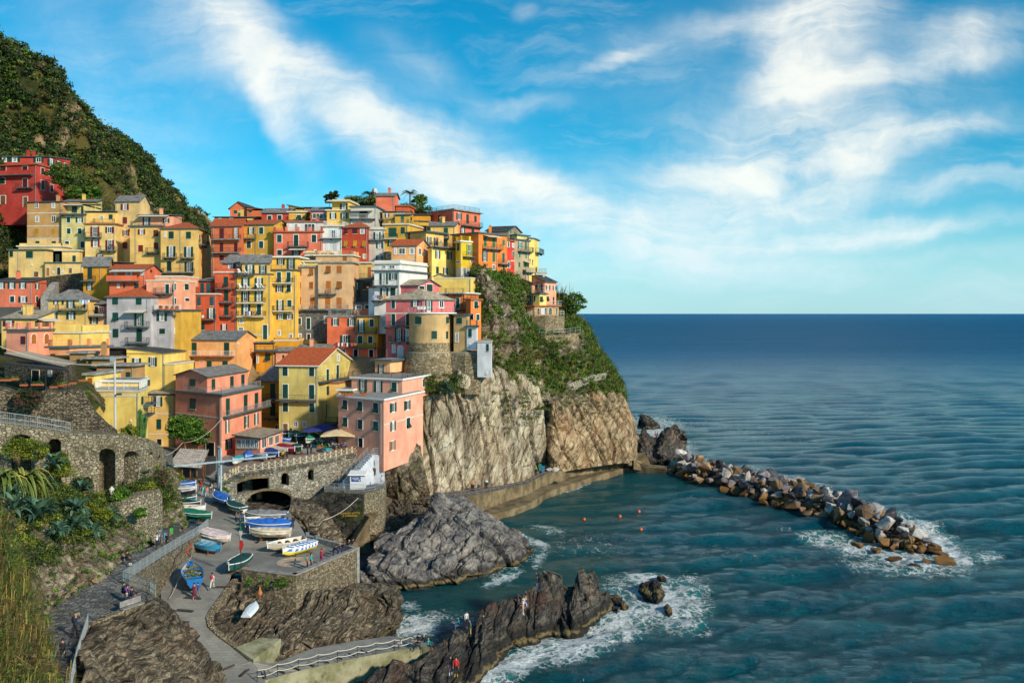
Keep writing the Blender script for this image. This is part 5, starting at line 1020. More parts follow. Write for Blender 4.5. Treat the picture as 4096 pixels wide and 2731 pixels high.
# ------------------------------------------------------------ ground sheets, walls and harbour works
from mathutils.geometry import tessellate_polygon
def sheet(name,pts,mats,thick=1.,kind=None,t='S',zmin=None,**kw):
    """pts: (x,y,height or distance) outline -> a ground slab with skirts"""
    W=[P(x,y,d,t) for x,y,d in pts]; m=MB(); n=len(W)
    m.v=[tuple(p) for p in W]+[(p.x,p.y,(p.z-thick) if zmin is None else zmin) for p in W]
    for tr in tessellate_polygon([[Vector((p.x,p.y,0)) for p in W]]):
        a,b,c=[W[i] for i in tr]; up=(b-a).cross(c-a).z>0; m.f.append(tuple(tr) if up else tuple(tr[::-1])); m.m.append(0); m.uv.append(None)
    for i in range(n): m.f.append((i,(i+1)%n,n+(i+1)%n,n+i)); m.m.append(1); m.uv.append(None)
    o=m.build(name,mats,None,kind=kind,**kw); return o
def colwall(name,pts,mat,thick=1.,ops=(),zb=2.,dx=.3,t='S',back=None,cap=None,parent=None,capmat=None,**kw):
    """wall along pts (x, y of top edge, distance, [bottom z]); ops = openings as (x list, top y list, bottom y list) in photo pixels, cut right through"""
    W=[P(p[0],p[1],p[2],t) for p in pts]; ZB=[p[3] if len(p)>3 else zb for p in pts]
    m=MB(); smp=[]
    for i,(a,b) in enumerate(zip(W[:-1],W[1:])):
        n=max(1,int((b-a).length/dx))
        for k in range(n+(1 if i==len(W)-2 else 0)):
            q=a.lerp(b,k/n); smp.append((q,ZB[i]+(ZB[i+1]-ZB[i])*k/n,(b-a).normalized()))
    def zat(q,ypx): return CH-(ypx-HZ)/F*q.y
    for (p,zp,e),(q,zq,e2) in zip(smp[:-1],smp[1:]):
        n=Vector((-e.y,e.x,0)).normalized()*thick
        px,qx=pix(p)[0],pix(q)[0]; mid=(px+qx)/2; iv=[(p.z,q.z)]; cuts=[]
        for xs,ts,bs in ops:
            if min(xs)<=mid<=max(xs):
                f=lambda x,v:float(np.interp(x,xs,v))
                cuts.append((zat(p,f(px,ts)),zat(q,f(qx,ts)),zat(p,f(px,bs)),zat(q,f(qx,bs))))
        cuts.sort(key=lambda c:-c[0]); top=(p.z,q.z); segs=[]
        for c in cuts: segs.append((top,(c[0],c[1]))); top=(c[2],c[3])
        segs.append((top,(zp,zq)))
        for (t0,t1),(b0,b1) in segs:
            if t0-b0<.02 and t1-b1<.02: continue
            A=[Vector((p.x,p.y,b0)),Vector((q.x,q.y,b1)),Vector((q.x,q.y,b1))+n,Vector((p.x,p.y,b0))+n]; B=[Vector((p.x,p.y,t0)),Vector((q.x,q.y,t1)),Vector((q.x,q.y,t1))+n,Vector((p.x,p.y,t0))+n]
            m.hexa(A,B)
    if cap is None: return m.build(name,mat,parent,**kw)
    r=empty(name,(W[0].x,W[0].y,min(ZB)),kw.get('label'),kw.get('cat'),kw.get('group')) if parent is None else parent
    m.build('masonry',mat,r); m=MB()
    for (p,zp,e),(q,zq,e2) in zip(smp[:-1],smp[1:]):
        n=Vector((-e.y,e.x,0)).normalized(); A=[p-n*.06,q-n*.06,q+n*(thick+.06),p+n*(thick+.06)]; m.hexa([v+Vector((0,0,.003)) for v in A],[v+Vector((0,0,cap)) for v in A])
    m.build('coping',capmat or m_conc,r); return r
def arch(x0,x1,ya,ys,yb,n=9):
    xs=[x0+(x1-x0)*i/(n-1) for i in range(n)]; ts=[ys-(ys-ya)*math.sqrt(max(0,1-((x-(x0+x1)/2)/((x1-x0)/2))**2)) for x in xs]; return xs,ts,[yb]*n if not isinstance(yb,(list,tuple)) else [yb[0]+(yb[1]-yb[0])*i/(n-1) for i in range(n)]
def zp(y): return float(np.interp(y,[1850,1900,1975,2100,2185,2280,2400,2500,2600,2731,2900],[11.2,10.4,9.5,8.3,7.1,7.0,6.0,5.0,4.0,3.0,2.0]))
pl=[(560,2900),(600,2650),(650,2450),(640,2350),(650,2300),(700,2240),(780,2170),(840,2110),(800,2085),(690,2060),(680,1980),(690,1920),(820,1872),(886,1925),(905,1965),(930,2000),(970,2042),(1010,2056),(1100,2050),(1160,2048),(1223,2141),(1425,2190),(1300,2240),(1186,2303),(1080,2290),(968,2280),(925,2300),(917,2326),(872,2400),(842,2440),(830,2468),(838,2506),(880,2545),(933,2583),(1005,2644),(1060,2700),(1060,2900)]
def plzone():
    W=[P(x,y,zp(y)) for x,y in pl]; m=MB()
    # strips across, so the slope of the slipway is followed
    bm=bmesh.new(); vs=[bm.verts.new((p.x,p.y,0)) for p in W]; bm.faces.new(vs)
    for Yc in np.arange(66,137,1.5): bmesh.ops.bisect_plane(bm,geom=bm.verts[:]+bm.edges[:]+bm.faces[:],plane_co=(0,float(Yc),0),plane_no=(0,1,0))
    yy=np.linspace(1800,3000,400); Ys=[(CH-zp(y))*F/(y-HZ) for y in yy]
    for v in bm.verts: v.co.z=float(np.interp(v.co.y,Ys[::-1],[zp(y) for y in yy][::-1]))
    me=D.meshes.new('harbour_street'); bm.to_mesh(me); bm.free(); me.materials.append(m_plaza); o=D.objects.new('harbour_street',me); COL.objects.link(o); o['kind']='structure'
    bm2=bmesh.new(); bm2.from_mesh(me)
    if sum(f.normal.z for f in bm2.faces)<0: me.flip_normals()
    bm2.free()
plzone()
# kerb of set pebbles along the slipway
m_peb=stone('pebble_kerb',(.22,.17,.10),(.36,.28,.17),(.50,.42,.30),5.,1.,(.12,.09,.06),.2)
m=MB(); kp=[(935,2318),(917,2340),(872,2404),(842,2444),(830,2470),(838,2508),(880,2547),(933,2585),(1003,2642)]
kw_=[P(x,y,zp(y)) for x,y in kp]
for a,b in zip(kw_[:-1],kw_[1:]):
    n=Vector(((b-a).y,-(b-a).x,0)).normalized()*-.45; m.hexa([a-n*.3-Vector((0,0,.4)),b-n*.3-Vector((0,0,.4)),b+n-Vector((0,0,.4)),a+n-Vector((0,0,.4))],[a-n*.3+Vector((0,0,.12)),b-n*.3+Vector((0,0,.12)),b+n+Vector((0,0,.12)),a+n+Vector((0,0,.12))])
m.build('pebble_kerb',m_peb,kind='structure')
# piazza deck behind the viaduct
fe=[(880,1930,10.35),(920,1906,10.9),(954,1890,11.0),(1050,1876,11.25),(1150,1862,11.5),(1300,1835,12.0),(1450,1802,12.4),(1475,1797,12.4)]
be_=[(760,1872,11),(840,1826,11.6),(900,1790,158),(1000,1735,160),(1100,1725,161),(1200,1723,161),(1350,1725,160),(1500,1772,142)]
sheet('piazza',fe+be_[::-1],[m_plaza,m_bridge],.8,'structure')
pf=[P(*p) for p in fe]
U2x=lambda x:650+x/2.8
U2y=lambda y:1420+y/2.8
ops=[([U2x(x) for x in (838,900,1000,1100,1197)],[U2y(y) for y in (1440,1412,1385,1376,1376)],[U2y(y) for y in (1553,1546,1535,1523,1512)]),
     arch(U2x(1335),U2x(1410),U2y(1318),U2y(1350),U2y(1458)),arch(U2x(1630),U2x(1700),U2y(1280),U2y(1312),U2y(1402)),
     arch(982,1178,1962,2010,2120,15)]
cp=[(x,y+4,d if d>22 else (CH-d)*F/(y-HZ)) for x,y,d in fe]
vb=empty('viaduct',(pf[3].x,pf[3].y,4),'curved stone harbour viaduct with a long dark opening, two arched windows and a low arch','viaduct')
colwall('masonry',cp,m_bridge,1.3,ops,zb=3.,dx=.22,parent=vb)
def ring(o_,w_,grow=.35):
    xs,ts,bs=o_; m=MB()
    W=[P(x,y,float(np.interp(x,[c[0] for c in cp],[c[2] for c in cp]))-.05) for x,y in zip(xs,ts)]
    for a,b in zip(W[:-1],W[1:]):
        u=Vector((0,0,1)); m.hexa([a,b,b+Vector((0,.3,0)),a+Vector((0,.3,0))],[a+u*grow,b+u*grow,b+u*grow+Vector((0,.3,0)),a+u*grow+Vector((0,.3,0))])
    m.build('arch_ring',m_quay,vb)
for o_ in ops: ring(o_,.3)
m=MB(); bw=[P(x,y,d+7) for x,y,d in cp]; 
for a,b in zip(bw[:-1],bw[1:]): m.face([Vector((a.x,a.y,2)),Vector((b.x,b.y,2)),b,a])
m.build('inner_wall',m_dark,vb)  # near-black colour stands in for the shade behind the viaduct openings
m=MB(); m.box((bw[4].x-5,bw[4].y-4,5),1.2,1.2,9); m.build('inner_pier',m_bridge,vb)
# crossed-timber railing on the viaduct
rr=empty('viaduct_railing',pf[3],'cream railing with X-shaped panels curving along the edge of the viaduct','railing'); mp=MB(); mt=MB(); mx=MB()
path=[]; 
for a,b in zip(pf[:-1],pf[1:]):
    n=max(1,round((b-a).length/1.0)); path+=[a.lerp(b,i/n) for i in range(n)]
path.append(pf[-1]); up=Vector((0,0,1))
for i in range(0,len(path)):
    mp.box(path[i]+up*.5,.16,.16,1.0)
for a,b in zip(path[:-1],path[1:]):
    mt.bar(a+up*1.02,b+up*1.02,.05); mx.bar(a+up*.12,b+up*.12,.035); mx.bar(a+up*.15,b+up*.95,.03); mx.bar(a+up*.95,b+up*.15,.03)
mp.build('post',plain('cream_rail_paint',(.62,.52,.34),.7),rr); mt.build('handrail',plain('rusty_handrail',(.28,.12,.06),.7),rr); mx.build('cross_bars',plain('cream_rail_paint',(.62,.52,.34),.7),rr)
# harbour-side terrace with the compass star
tw=[(966,2276,7.8),(1030,2285,7.8),(1100,2294,7.8),(1183,2301,7.8),(1250,2273,7.8),(1330,2237,7.8),(1400,2208,7.8),(1423,2197,7.8),(1430,2188,7.8)]
colwall('terrace_wall',[(x,y,(CH-z)*F/(y-HZ)) for x,y,z in tw],m_dry if False else m_rubble,.5,zb=1.5,cap=.12,label='curved stone retaining wall with coping round the compass-star terrace',cat='wall')
tb=[(1222,2140,7.8),(1300,2160,7.8),(1365,2176,7.8),(1404,2186,7.8),(1428,2190,7.8)]
colwall('parapet_wall',[(x,y,(CH-z)*F/(y-HZ)) for x,y,z in tb],m_conc,.45,zb=2.5,label='straight grey concrete parapet at the back of the compass-star terrace',cat='wall')
sheet('terrace_floor',[(x,y,7.14) for x,y in [(975,2297),(1100,2320),(1180,2326),(1250,2296),(1330,2260),(1415,2218),(1428,2205),(1404,2205),(1224,2160),(1222,2150),(1150,2200),(1000,2260)]],[m_plaza,m_rubble],.3,'structure')
def star():
    c=P(1180,2246,7.15); m=MB(); k=28; R_=1.95
    m.face([(c.x+R_*math.cos(6.283*i/k),c.y+R_*math.sin(6.283*i/k),7.16) for i in range(k)],0)
    m.face([(c.x+(R_*.80 if i%2==0 else R_*.2)*math.cos(6.283*(i+.5)/16),c.y+(R_*.80 if i%4==0 else (R_*.5 if i%2==0 else R_*.2))*math.sin(6.283*(i+.5)/16),7.17) for i in range(16)],1)
    m.build('compass_rose',[plain('pink_pebble_mosaic',(.46,.36,.27),.9,var=.3),plain('dark_star_stone',(.10,.10,.10))],None,label='round pebble mosaic with a dark eight-pointed compass star set in the terrace',cat='mosaic',org=c)
star()
# slipway pier and its steps
sheet('pier',[(1003,2645,3.7),(1097,2651,3.2),(1250,2592,2.9),(1440,2558,2.7),(1560,2542,2.5),(1700,2562,2.4),(1732,2590,2.4),(1690,2585,2.4),(1578,2602,2.5),(1430,2629,2.7),(1350,2648,2.8),(1193,2682,2.9),(1029,2728,3.0),(940,2800,2.9),(880,2950,2.6),(700,2950,2.6),(860,2690,3.25)],[m_plaza,m_mossc],2.2,'structure')
sheet('lower_pier_step',[(1742,2600,1.5),(1690,2606,1.6),(1578,2628,1.6),(1430,2662,1.7),(1193,2722,1.8),(1029,2790,1.8),(960,2860,1.8),(960,3000,1.2),(1100,2830,.9),(1250,2770,.9),(1440,2700,.9),(1600,2660,.9),(1745,2620,.9)],[m_mossc,m_quay],3.,'structure')
sheet('concrete_ramp_block',[(942,2588,4.3),(1040,2549,4.2),(1124,2553,4.0),(1012,2638,3.9)],[m_mossc,m_mossc],2.6,'structure')
# cliff-foot walkway and lower quay
wk=[(1530,1976,4.6),(1602,1984,4),(1733,1992,4),(1847,1990,3.8),(1962,1967,3.3),(2058,1947,3.0),(2110,1934,3.0),(2153,1910,3.0),(2200,1892,3.0),(2262,1878,3.0)]
wb=[(2300,1845,178),(2180,1880,170),(2100,1920,160),(1980,1945,155),(1800,1955,152),(1650,1960,150),(1535,1965,149)]
sheet('cliff_walkway',wk+[(x,y,3. if x>1900 else 4.) for x,y,d in wb],[m_pave,m_quay],4.5,'structure')
qf=[(1935,2060,1),(1985,2052,1),(2050,2036,1),(2105,2018,1),(2150,1992,1),(2205,1962,1),(2260,1942,1),(2330,1920,1),(2390,1900,1),(2440,1886,1),(2490,1874,1),(2535,1863,1),(2600,1869,1),(2665,1876,1)]
sheet('lower_quay',qf+[(2670,1864,1),(2600,1856,1),(2540,1848,1),(2440,1855,1),(2300,1880,1),(2200,1920,1),(2080,1985,1),(1935,2040,1)],[m_quay,m_quay],3.,'structure')
mw=[(2235,1876,3.1),(2300,1862,3.1),(2380,1848,3.1),(2450,1836,3.1),(2500,1827,3.1),(2535,1815,3.2)]
colwall('quay_wall',[(x,y,(CH-z)*F/(y-HZ)) for x,y,z in mw],m_quay,1.6,zb=.5,label='low stained concrete wall between the promontory and the lower quay',cat='wall')
sheet('quay_steps_landing',[(2535,1838,3.2),(2570,1846,2),(2570,1858,1.5),(2528,1846,2)],[m_quay,m_quay],2.,'structure')
m=MB()
for i in range(7):
    p=P(2535+i*3,1812+i*6,(CH-(3.2-i*.3))*F/(1812+i*6-HZ)); m.box((p.x+.9,p.y,p.z-.8),3.2,.9,1.6)
m.build('harbour_steps',m_quay,label='small flight of concrete steps at the end of the lower quay',cat='steps')
def handrail(name,pts,label,mat=None,h=1.,sp=None,rope=False,post=2.2,cat='railing',mids=(.5,)):
    mat=mat or m_grail; W=[P(*p) for p in pts]; r=empty(name,W[0],label,cat); a_=MB(); b_=MB(); up=Vector((0,0,h))
    acc=[]; RB=[]
    for a,b in zip(W[:-1],W[1:]):
        n=max(1,round((b-a).length/post)); acc+=[a.lerp(b,i/n) for i in range(n)]
    acc.append(W[-1])
    for q in acc: a_.bar(q,q+up,.035)
    for a,b in zip(acc[:-1],acc[1:]):
        for k in (1.,)+tuple(mids):
            if rope:
                if a is acc[0]: RB.append(MB())
                b2=RB[0 if k==1. else 1]; pr=a+up*k
                for j in range(1,6): q=a.lerp(b,j/5)+up*k-Vector((0,0,.14*4*(j/5)*(1-j/5))); b2.bar(pr,q,.035); pr=q
            else: b_.bar(a+up*k,b+up*k,.03)
        if sp:
            n=int((b-a).length/sp)
            for j in range(1,n): q=a.lerp(b,j/n); b_.bar(q+up*.12,q+up,.013,k=3)
            b_.bar(a+up*.12,b+up*.12,.02)
    a_.build('posts' if False else 'post_row',mat,r); 
    for x_ in RB: x_.build('rope',m_rope,r)
    if b_.v: b_.build('rails',mat,r)
    return r
handrail('rope_railing',[(1029,2728,3),(1110,2704,3),(1193,2682,2.9),(1272,2664,2.9),(1350,2648,2.8),(1430,2629,2.7),(1504,2615,2.6),(1578,2602,2.5),(1640,2592,2.5),(1683,2584,2.4)],'two sagging white ropes on iron posts along the slipway pier',m_iron,1.05,rope=True,post=3.4)
handrail('walkway_railing',[(1541,1976,4.1)]+[(x,y-1,d) for x,y,d in wk[1:9]]+[(2198,1893,3)],'thin rusty railing with one white top pipe along the cliff walkway',plain('rusty_iron',(.26,.16,.10),.7),1.05,post=2.4)
# platform with the ticket kiosk, below the piazza
sheet('landing_platform',[(1296,1960,8),(1380,1966,8),(1456,1969,8),(1500,1962,8),(1541,1945,8),(1545,1915,8),(1500,1895,8),(1300,1890,8)],[m_pave,m_block],6.2,'structure')
sheet('platform_buttress',[(1452,1972,7.9),(1502,1966,7.9),(1541,1950,7.9),(1500,1920,7.9),(1456,1930,7.9)],[m_pave,m_block],6.2,'structure')
handrail('platform_railing',[(1298,1958,8),(1380,1964,8),(1456,1967,8),(1500,1960,8),(1540,1944,8)],'pale railing round the kiosk platform',m_grail,1.05,sp=.18)
def stairs():
    r=empty('outdoor_staircase',P(1380,1940,8),'blue-white outdoor staircase climbing from the kiosk platform to the piazza','staircase'); a=P(1364,1929,132.5); b=P(1483,1818,135.6); a.z=8; b.z=12.4; n=16
    d=Vector((b.x-a.x,b.y-a.y,0)); e=d.normalized(); nn=Vector((e.y,-e.x,0)); m=MB()
    for i in range(n):
        p=a+d*(i/n); q=a+d*((i+1)/n); z=8+4.4*(i+1)/n; p.z=q.z=0
        F4=lambda zz:[p+nn*.9+Vector((0,0,zz)),q+nn*.9+Vector((0,0,zz)),q-nn*.9+Vector((0,0,zz)),p-nn*.9+Vector((0,0,zz))]
        m.hexa(F4(7.2),F4(z))
    m.build('steps',plain('blue_white_paint',(.50,.53,.60),.8),r); m=MB()
    up=Vector((0,0,1.0))
    for s in (.85,-.85):
        pa=a+nn*s+Vector((0,0,.33)); pb=b+nn*s
        for k in (1.,.66,.33): m.bar(pa+up*k,pb+up*k,.03)
        for i in range(8): q=pa.lerp(pb,i/7); m.bar(q,q+up,.035)
    c=P(1505,1812,135.6); c.z=12.4
    for k in (1.,.66,.33): m.bar(b+nn*.85+up*k,Vector((c.x+.8,c.y,12.4))+up*k,.03)
    m.build('railing',m_grail,r)
    m=MB(); m.box((b.x+.9,b.y+.9,10.1),1.9,2.2,4.6); m.build('upper_landing',plain('blue_white_paint',(.50,.53,.60),.8),r)
    m=MB(); q=a.lerp(b,.62)-Vector((0,0,0)); m.box((q.x+.9*nn.x,q.y+.92*nn.y,9.1),.9,.1,1.9,rz=math.atan2(e.y,e.x)); m.build('doorway',m_dark,r)
stairs()
def kiosk():
    c=P(1430,1958,137.); c=P(1428,1957,8.); r=empty('ticket_kiosk',c,'white ticket kiosk with a flat white roof and a blue notice on the harbour platform','kiosk'); z=8.01
    m=MB(); m.box((c.x,c.y+.9,z+1.05),2.1,1.6,2.1); m.build('booth',plain('kiosk_white',(.62,.64,.68),.6,var=.04),r)
    m=MB(); m.hexa([(c.x-1.4,c.y-.25,z+2.1),(c.x+1.4,c.y-.25,z+2.1),(c.x+1.4,c.y+2.,z+2.1),(c.x-1.4,c.y+2.,z+2.1)],[(c.x-1.3,c.y-.15,z+2.22),(c.x+1.3,c.y-.15,z+2.22),(c.x+1.3,c.y+1.9,z+2.5),(c.x-1.3,c.y+1.9,z+2.5)]); m.build('roof',m_white,r)
    m=MB(); m.box((c.x-.15,c.y+.07,z+1.5),1.35,.05,.7,0); 
    for k in range(3): m.box((c.x-.2,c.y+.035,z+1.70-k*.14),1.0 if k<2 else .6,.02,.05,1)
    m.box((c.x+.32,c.y+.035,z+1.33),.14,.02,.2,1); m.build('notice',[plain('notice_blue',(.03,.06,.25)),m_white],r)
kiosk()
def text(s,loc,size,rot,mat,parent,name='painted_words'):
    cu=D.curves.new(name,'FONT'); cu.body=s; cu.size=size; cu.extrude=.01; cu.align_x='CENTER'; o=D.objects.new(name,cu); COL.objects.link(o); dg=bpy.context.evaluated_depsgraph_get(); me=D.meshes.new_from_object(o.evaluated_get(dg)); D.objects.remove(o)
    o=D.objects.new(name,me); COL.objects.link(o); me.materials.append(mat); o.rotation_euler=rot
    if parent: o.parent=parent; o.location=Vector(loc)-wloc(parent)
    else: o.location=loc
    return o
# dark sea wall with the yellow painted warning
cw=[(1180,2012,126),(1240,1998,127.5),(1296,1969,128.6),(1380,1974,127.8),(1452,1977,127.2)]
sw=empty('harbour_wall',P(1380,2000,133),'dark mossy harbour wall with yellow painted Italian words under the kiosk platform','wall')
colwall('masonry',cw,rock('dark_mossy_wall',(.02,.02,.018),(.045,.042,.034),(.11,.10,.08),(0,20,0),2.,.7,green=.6),.6,zb=1.5,dx=.8,parent=sw)
tp=P(1400,2055,126.9); text('SOSTARE SOTTO\nIL PARANCO',tp,.36,(R(88),0,R(6)),plain('yellow_wall_paint',(.46,.31,.04)),sw)
patch('rock_slope',[[(1150,2150,-1),(1200,2165,-1),(1270,2195,-1),(1350,2215,-1),(1425,2215,-1)],[(1160,2110,3.5),(1200,2130,3),(1260,2150,2.4),(1340,2172,1.6),(1415,2185,.6)],[(1150,2060,6.6),(1205,2070,5.6),(1270,2090,4.6),(1350,2105,3.2),(1420,2120,1.8)],[(1160,2030,7.5),(1210,2025,7),(1280,2035,6),(1350,2050,4.4),(1425,2070,2.6)],[(1165,1990,7.5),(1215,1990,7),(1290,2000,6),(1360,2010,4.6),(1435,2030,3.)]],110,90,r_warm,.35,1.5,((.8,.2,.5),1.6,.3),131)
patch('stream_bed',[[(900,2080,5.8),(960,2090,5.6),(1050,2095,5.),(1120,2095,4.5),(1180,2100,4)],[(960,2040,6.2),(1010,2042,5.6),(1070,2045,5.),(1130,2045,4.8),(1185,2040,5.6)],[(970,2000,133),(1010,2000,134),(1070,2000,135),(1130,2000,135),(1185,1995,134)]],60,40,r_black,.25,1.2,None,133)
def stepflight(name,a,b,n,w,label,mat):
    r=MB(); d=Vector((b.x-a.x,b.y-a.y,0)); e=d.normalized(); nn=Vector((e.y,-e.x,0))
    for i in range(n):
        p=a+d*(i/n); q=a+d*((i+1.15)/n); z=a.z+(b.z-a.z)*(i+1)/n; p.z=q.z=0; F4=lambda zz:[p+nn*w+Vector((0,0,zz)),q+nn*w+Vector((0,0,zz)),q-nn*w+Vector((0,0,zz)),p-nn*w+Vector((0,0,zz))]; r.hexa(F4(a.z-.8),F4(z))
    return r.build(name,mat,None,label=label,cat='steps',org=a)
stepflight('stone_steps',P(1402,2178,1.2),P(1472,2062,5.0),17,.75,'narrow stone steps climbing beside the dark harbour wall with painted words',m_quay)
stepflight('stone_steps',P(1474,2058,5.0),P(1545,1996,4.6),6,.8,'short upper steps joining the cliff walkway beside the pale buttress',m_quay)
# ---- path on the left, with its retaining walls and railings
lp=[(186,2900,11),(188,2600,11),(190,2443,11),(224,2420,11),(326,2354,11),(408,2328,11),(464,2268,10.6),(513,2226,10.2),(606,2184,9.4),(700,2138,8.8),(760,2102,8.4)]
rp=[(845,2106,8.2),(800,2140,8.6),(720,2186,9.0),(640,2236,9.6),(560,2288,10.2),(490,2334,10.7),(520,2345,10.8),(560,2356,10.8),(600,2372,10.8),(622,2392,10.8),(573,2422,11),(500,2448,11),(420,2480,11),(360,2510,11),(300,2700,11),(240,2900,11)]
sheet('stone_path',lp+rp,[m_pave,m_rubble],5.,'structure')
handrail('path_railing',[(833,2108,8.3),(796,2140,8.6),(720,2184,9.0),(640,2234,9.6),(560,2286,10.2),(492,2331,10.7)],'light grey barred railing above the slipway, rising along the path to the corner',m_grail,1.05,sp=.14,post=2.)
handrail('path_railing',[(490,2334,10.7),(520,2345,10.8),(560,2356,10.8),(600,2370,10.8),(622,2388,10.8)],'curved grey railing at the bulging corner of the path beside the bench',m_grail,1.05,sp=.14,post=1.6)
handrail('path_railing',[(352,2512,11),(335,2570,11),(310,2650,11),(290,2731,11),(262,2860,11)],'steep grey railing in the near left corner beside the photographer',m_grail,1.1,sp=.14,post=1.8)
colwall('low_wall',[(355,2505,(CH-11.2)*F/(1253)),(420,2471,(CH-11.3)*F/(2471-HZ)),(500,2438,(CH-11.4)*F/(2438-HZ)),(573,2413,(CH-11.4)*F/(2413-HZ))],m_rubble,.5,zb=7.,label='low rubble parapet curving behind the bench above the shore crag',cat='wall')
m=MB()
al=P(596,2342,9.2); al=P(634,2300,86.); 
# retaining wall with cobbled arches under the upper walk
ax=[(-140,1672,88),(-40,1686,89.5),(0,1692,90),(60,1699,90.6),(100,1704,91),(150,1711,91.5),(220,1722,92.3),(280,1733,93),(370,1736,94),(450,1739,95),(540,1744,96.6),(590,1752,98.6),(625,1768,101.5),(650,1788,104.5),(664,1805,107)]
aw=empty('arched_retaining_wall',P(300,1900,90),'long curving rubble wall with tall blind arches carrying the upper walk','wall')
aops=[arch(39,131,1737,1762,2100,11),arch(188,249,1754,1775,2100,9),arch(391,464,1793,1818,(1980,1975),9),arch(491,558,1803,1828,(1945,1940),9),arch(593,612,1808,1817,1880,5),arch(629,643,1820,1828,1870,5)]
colwall('masonry',[(x,y,d,13.) for x,y,d in ax],m_block,3.0,aops,dx=.28,parent=aw)
m=MB(); W=[P(x,y,d) for x,y,d in ax]
for a,b in zip(W[:-1],W[1:]):
    n=Vector((-(b-a).y,(b-a).x,0)).normalized()*3.1; m.face([Vector((a.x,a.y,12))+n,Vector((b.x,b.y,12))+n,Vector((b.x,b.y,b.z-.5))+n,Vector((a.x,a.y,a.z-.5))+n])
m.build('arch_back_wall',m_rubble,aw)
for o_ in aops:
    xs,ts,bs=o_; m=MB(); Wd=[P(x,y,float(np.interp(x,[c[0] for c in ax],[c[2] for c in ax]))-.05) for x,y in zip(xs,ts)]
    for a,b in zip(Wd[:-1],Wd[1:]):
        u=Vector((0,0,.38)); k=Vector((0,.3,0)); m.hexa([a,b,b+k,a+k],[a+u,b+u,b+u+k,a+u+k])
    m.build('arch_ring',m_rubble,aw)
uw=[(-140,1660,26.4),(0,1692,24.3)]
W=[P(x,y,d) for x,y,d in ax]; m=MB()
for a,b in zip(W[:-1],W[1:]):
    n=Vector((-(b-a).y,(b-a).x,0)).normalized()*7; m.hexa([a-Vector((0,0,1))+n*.12,b-Vector((0,0,1))+n*.12,b+n-Vector((0,0,1)),a+n-Vector((0,0,1))],[a-Vector((0,0,.25))+n*.12,b-Vector((0,0,.25))+n*.12,b+n-Vector((0,0,.25)),a+n-Vector((0,0,.25))])
m.build('upper_walk',m_pave,kind='structure')
handrail('walk_railing',[(-60,1684,89.4),(0,1692,90.2),(60,1699,90.8),(100,1704,91.2),(150,1711,91.7),(220,1722,92.5),(281,1733,93.2)],'pale grey barred railing on top of the arched wall at the left edge',m_grail,1.15,sp=.16,post=2.1)
colwall('dry_stone_wall',[(-140,1500,94,18),(-20,1548,95,18),(40,1562,95.5,18),(90,1588,96,18),(150,1575,96.4,18),(175,1560,96.6,18),(230,1568,97,18),(290,1562,97.6,18),(335,1562,98.2,18),(350,1590,98.5,18),(380,1640,99,18),(430,1690,100.5,18),(470,1720,102.5,17)],m_dry,2.5,dx=.5,label='dark dry-stone garden wall with white stones behind the upper walk',cat='wall')
colwall('stone_wall',[(470,2034,89.5,10),(500,2008,90.5,10),(560,1980,92.2,10),(600,1966,93.6,10),(637,1955,95.2,9),(650,1985,95.8,9)],m_block,1.5,dx=.5,label='block retaining wall below the arched wall, above the recycling bins',cat='wall')
g=surf([[(-300,1560,96.5),(0,1575,97.5),(150,1588,98.4),(340,1580,100.5),(420,1650,103)],[(-300,1540,104),(0,1560,105),(150,1560,106),(340,1545,108),(420,1600,111)],[(-300,1500,112),(0,1500,114),(150,1500,116),(340,1500,118),(420,1560,122)],[(-300,1420,128),(0,1420,130),(150,1420,132),(340,1420,134),(500,1420,138)]],60,40)
npmesh('garden_terrace_ground',rockdisp(g,.12,1.5,None,.4,141),gridfaces(40,60),m_hill,None,False,kind='structure')
g=surf([[(560,1780,104),(610,1800,108),(660,1840,113),(700,1870,119)],[(380,1750,104),(480,1770,108),(590,1790,115),(690,1830,126)],[(300,1640,126),(440,1710,130),(580,1770,133),(700,1800,140)],[(200,1600,148),(400,1690,148),(560,1770,149),(720,1775,152)],[(100,1500,165),(400,1600,165),(560,1680,165),(740,1720,168)]],40,50)
npmesh('lane_ground',g,gridfaces(50,40),m_pave,None,False,kind='structure')
# stone garden house with slatted roof and pergola
sh=House('old stone garden house with a slatted roof, upper left above the dry-stone wall')
sh.blk('T4',(55,112),(712,104),(850,108),1142,1300,'tan',None,wm=m_dry,fr='d 400 1180 80 130 dark;g 560 1180 40 60',deep=2)
m=MB(); a,b,c,d=P(45,990,116,'T4'),P(700,1138,104,'T4'),P(850,1090,108,'T4'),P(300,970,118,'T4'); m.hexa([v-Vector((0,0,.25)) for v in (a,b,c,d)],[a,b,c,d],0)
for i in range(30): t=i/29; m.hexa([a.lerp(b,t)+Vector((0,0,.01)),a.lerp(b,t+.012)+Vector((0,0,.01)),d.lerp(c,t+.012)+Vector((0,0,.01)),d.lerp(c,t)+Vector((0,0,.01))],[a.lerp(b,t)+Vector((0,0,.1)),a.lerp(b,t+.012)+Vector((0,0,.1)),d.lerp(c,t+.012)+Vector((0,0,.1)),d.lerp(c,t)+Vector((0,0,.1))],1)
m.build('slatted_roof',[plain('brown_gutter',(.10,.055,.05)),plain('weathered_slats',(.30,.26,.21),.8)],sh.r)
m=MB(); a,b,c,d=P(55,1100,101,'T4'),P(760,1180,97,'T4'),P(720,1145,103.5,'T4'),P(55,1085,110,'T4'); m.hexa([v-Vector((0,0,.1)) for v in (a,b,c,d)],[a,b,c,d],0)
m.build('pergola_roof',m_slated,sh.r); m=MB()
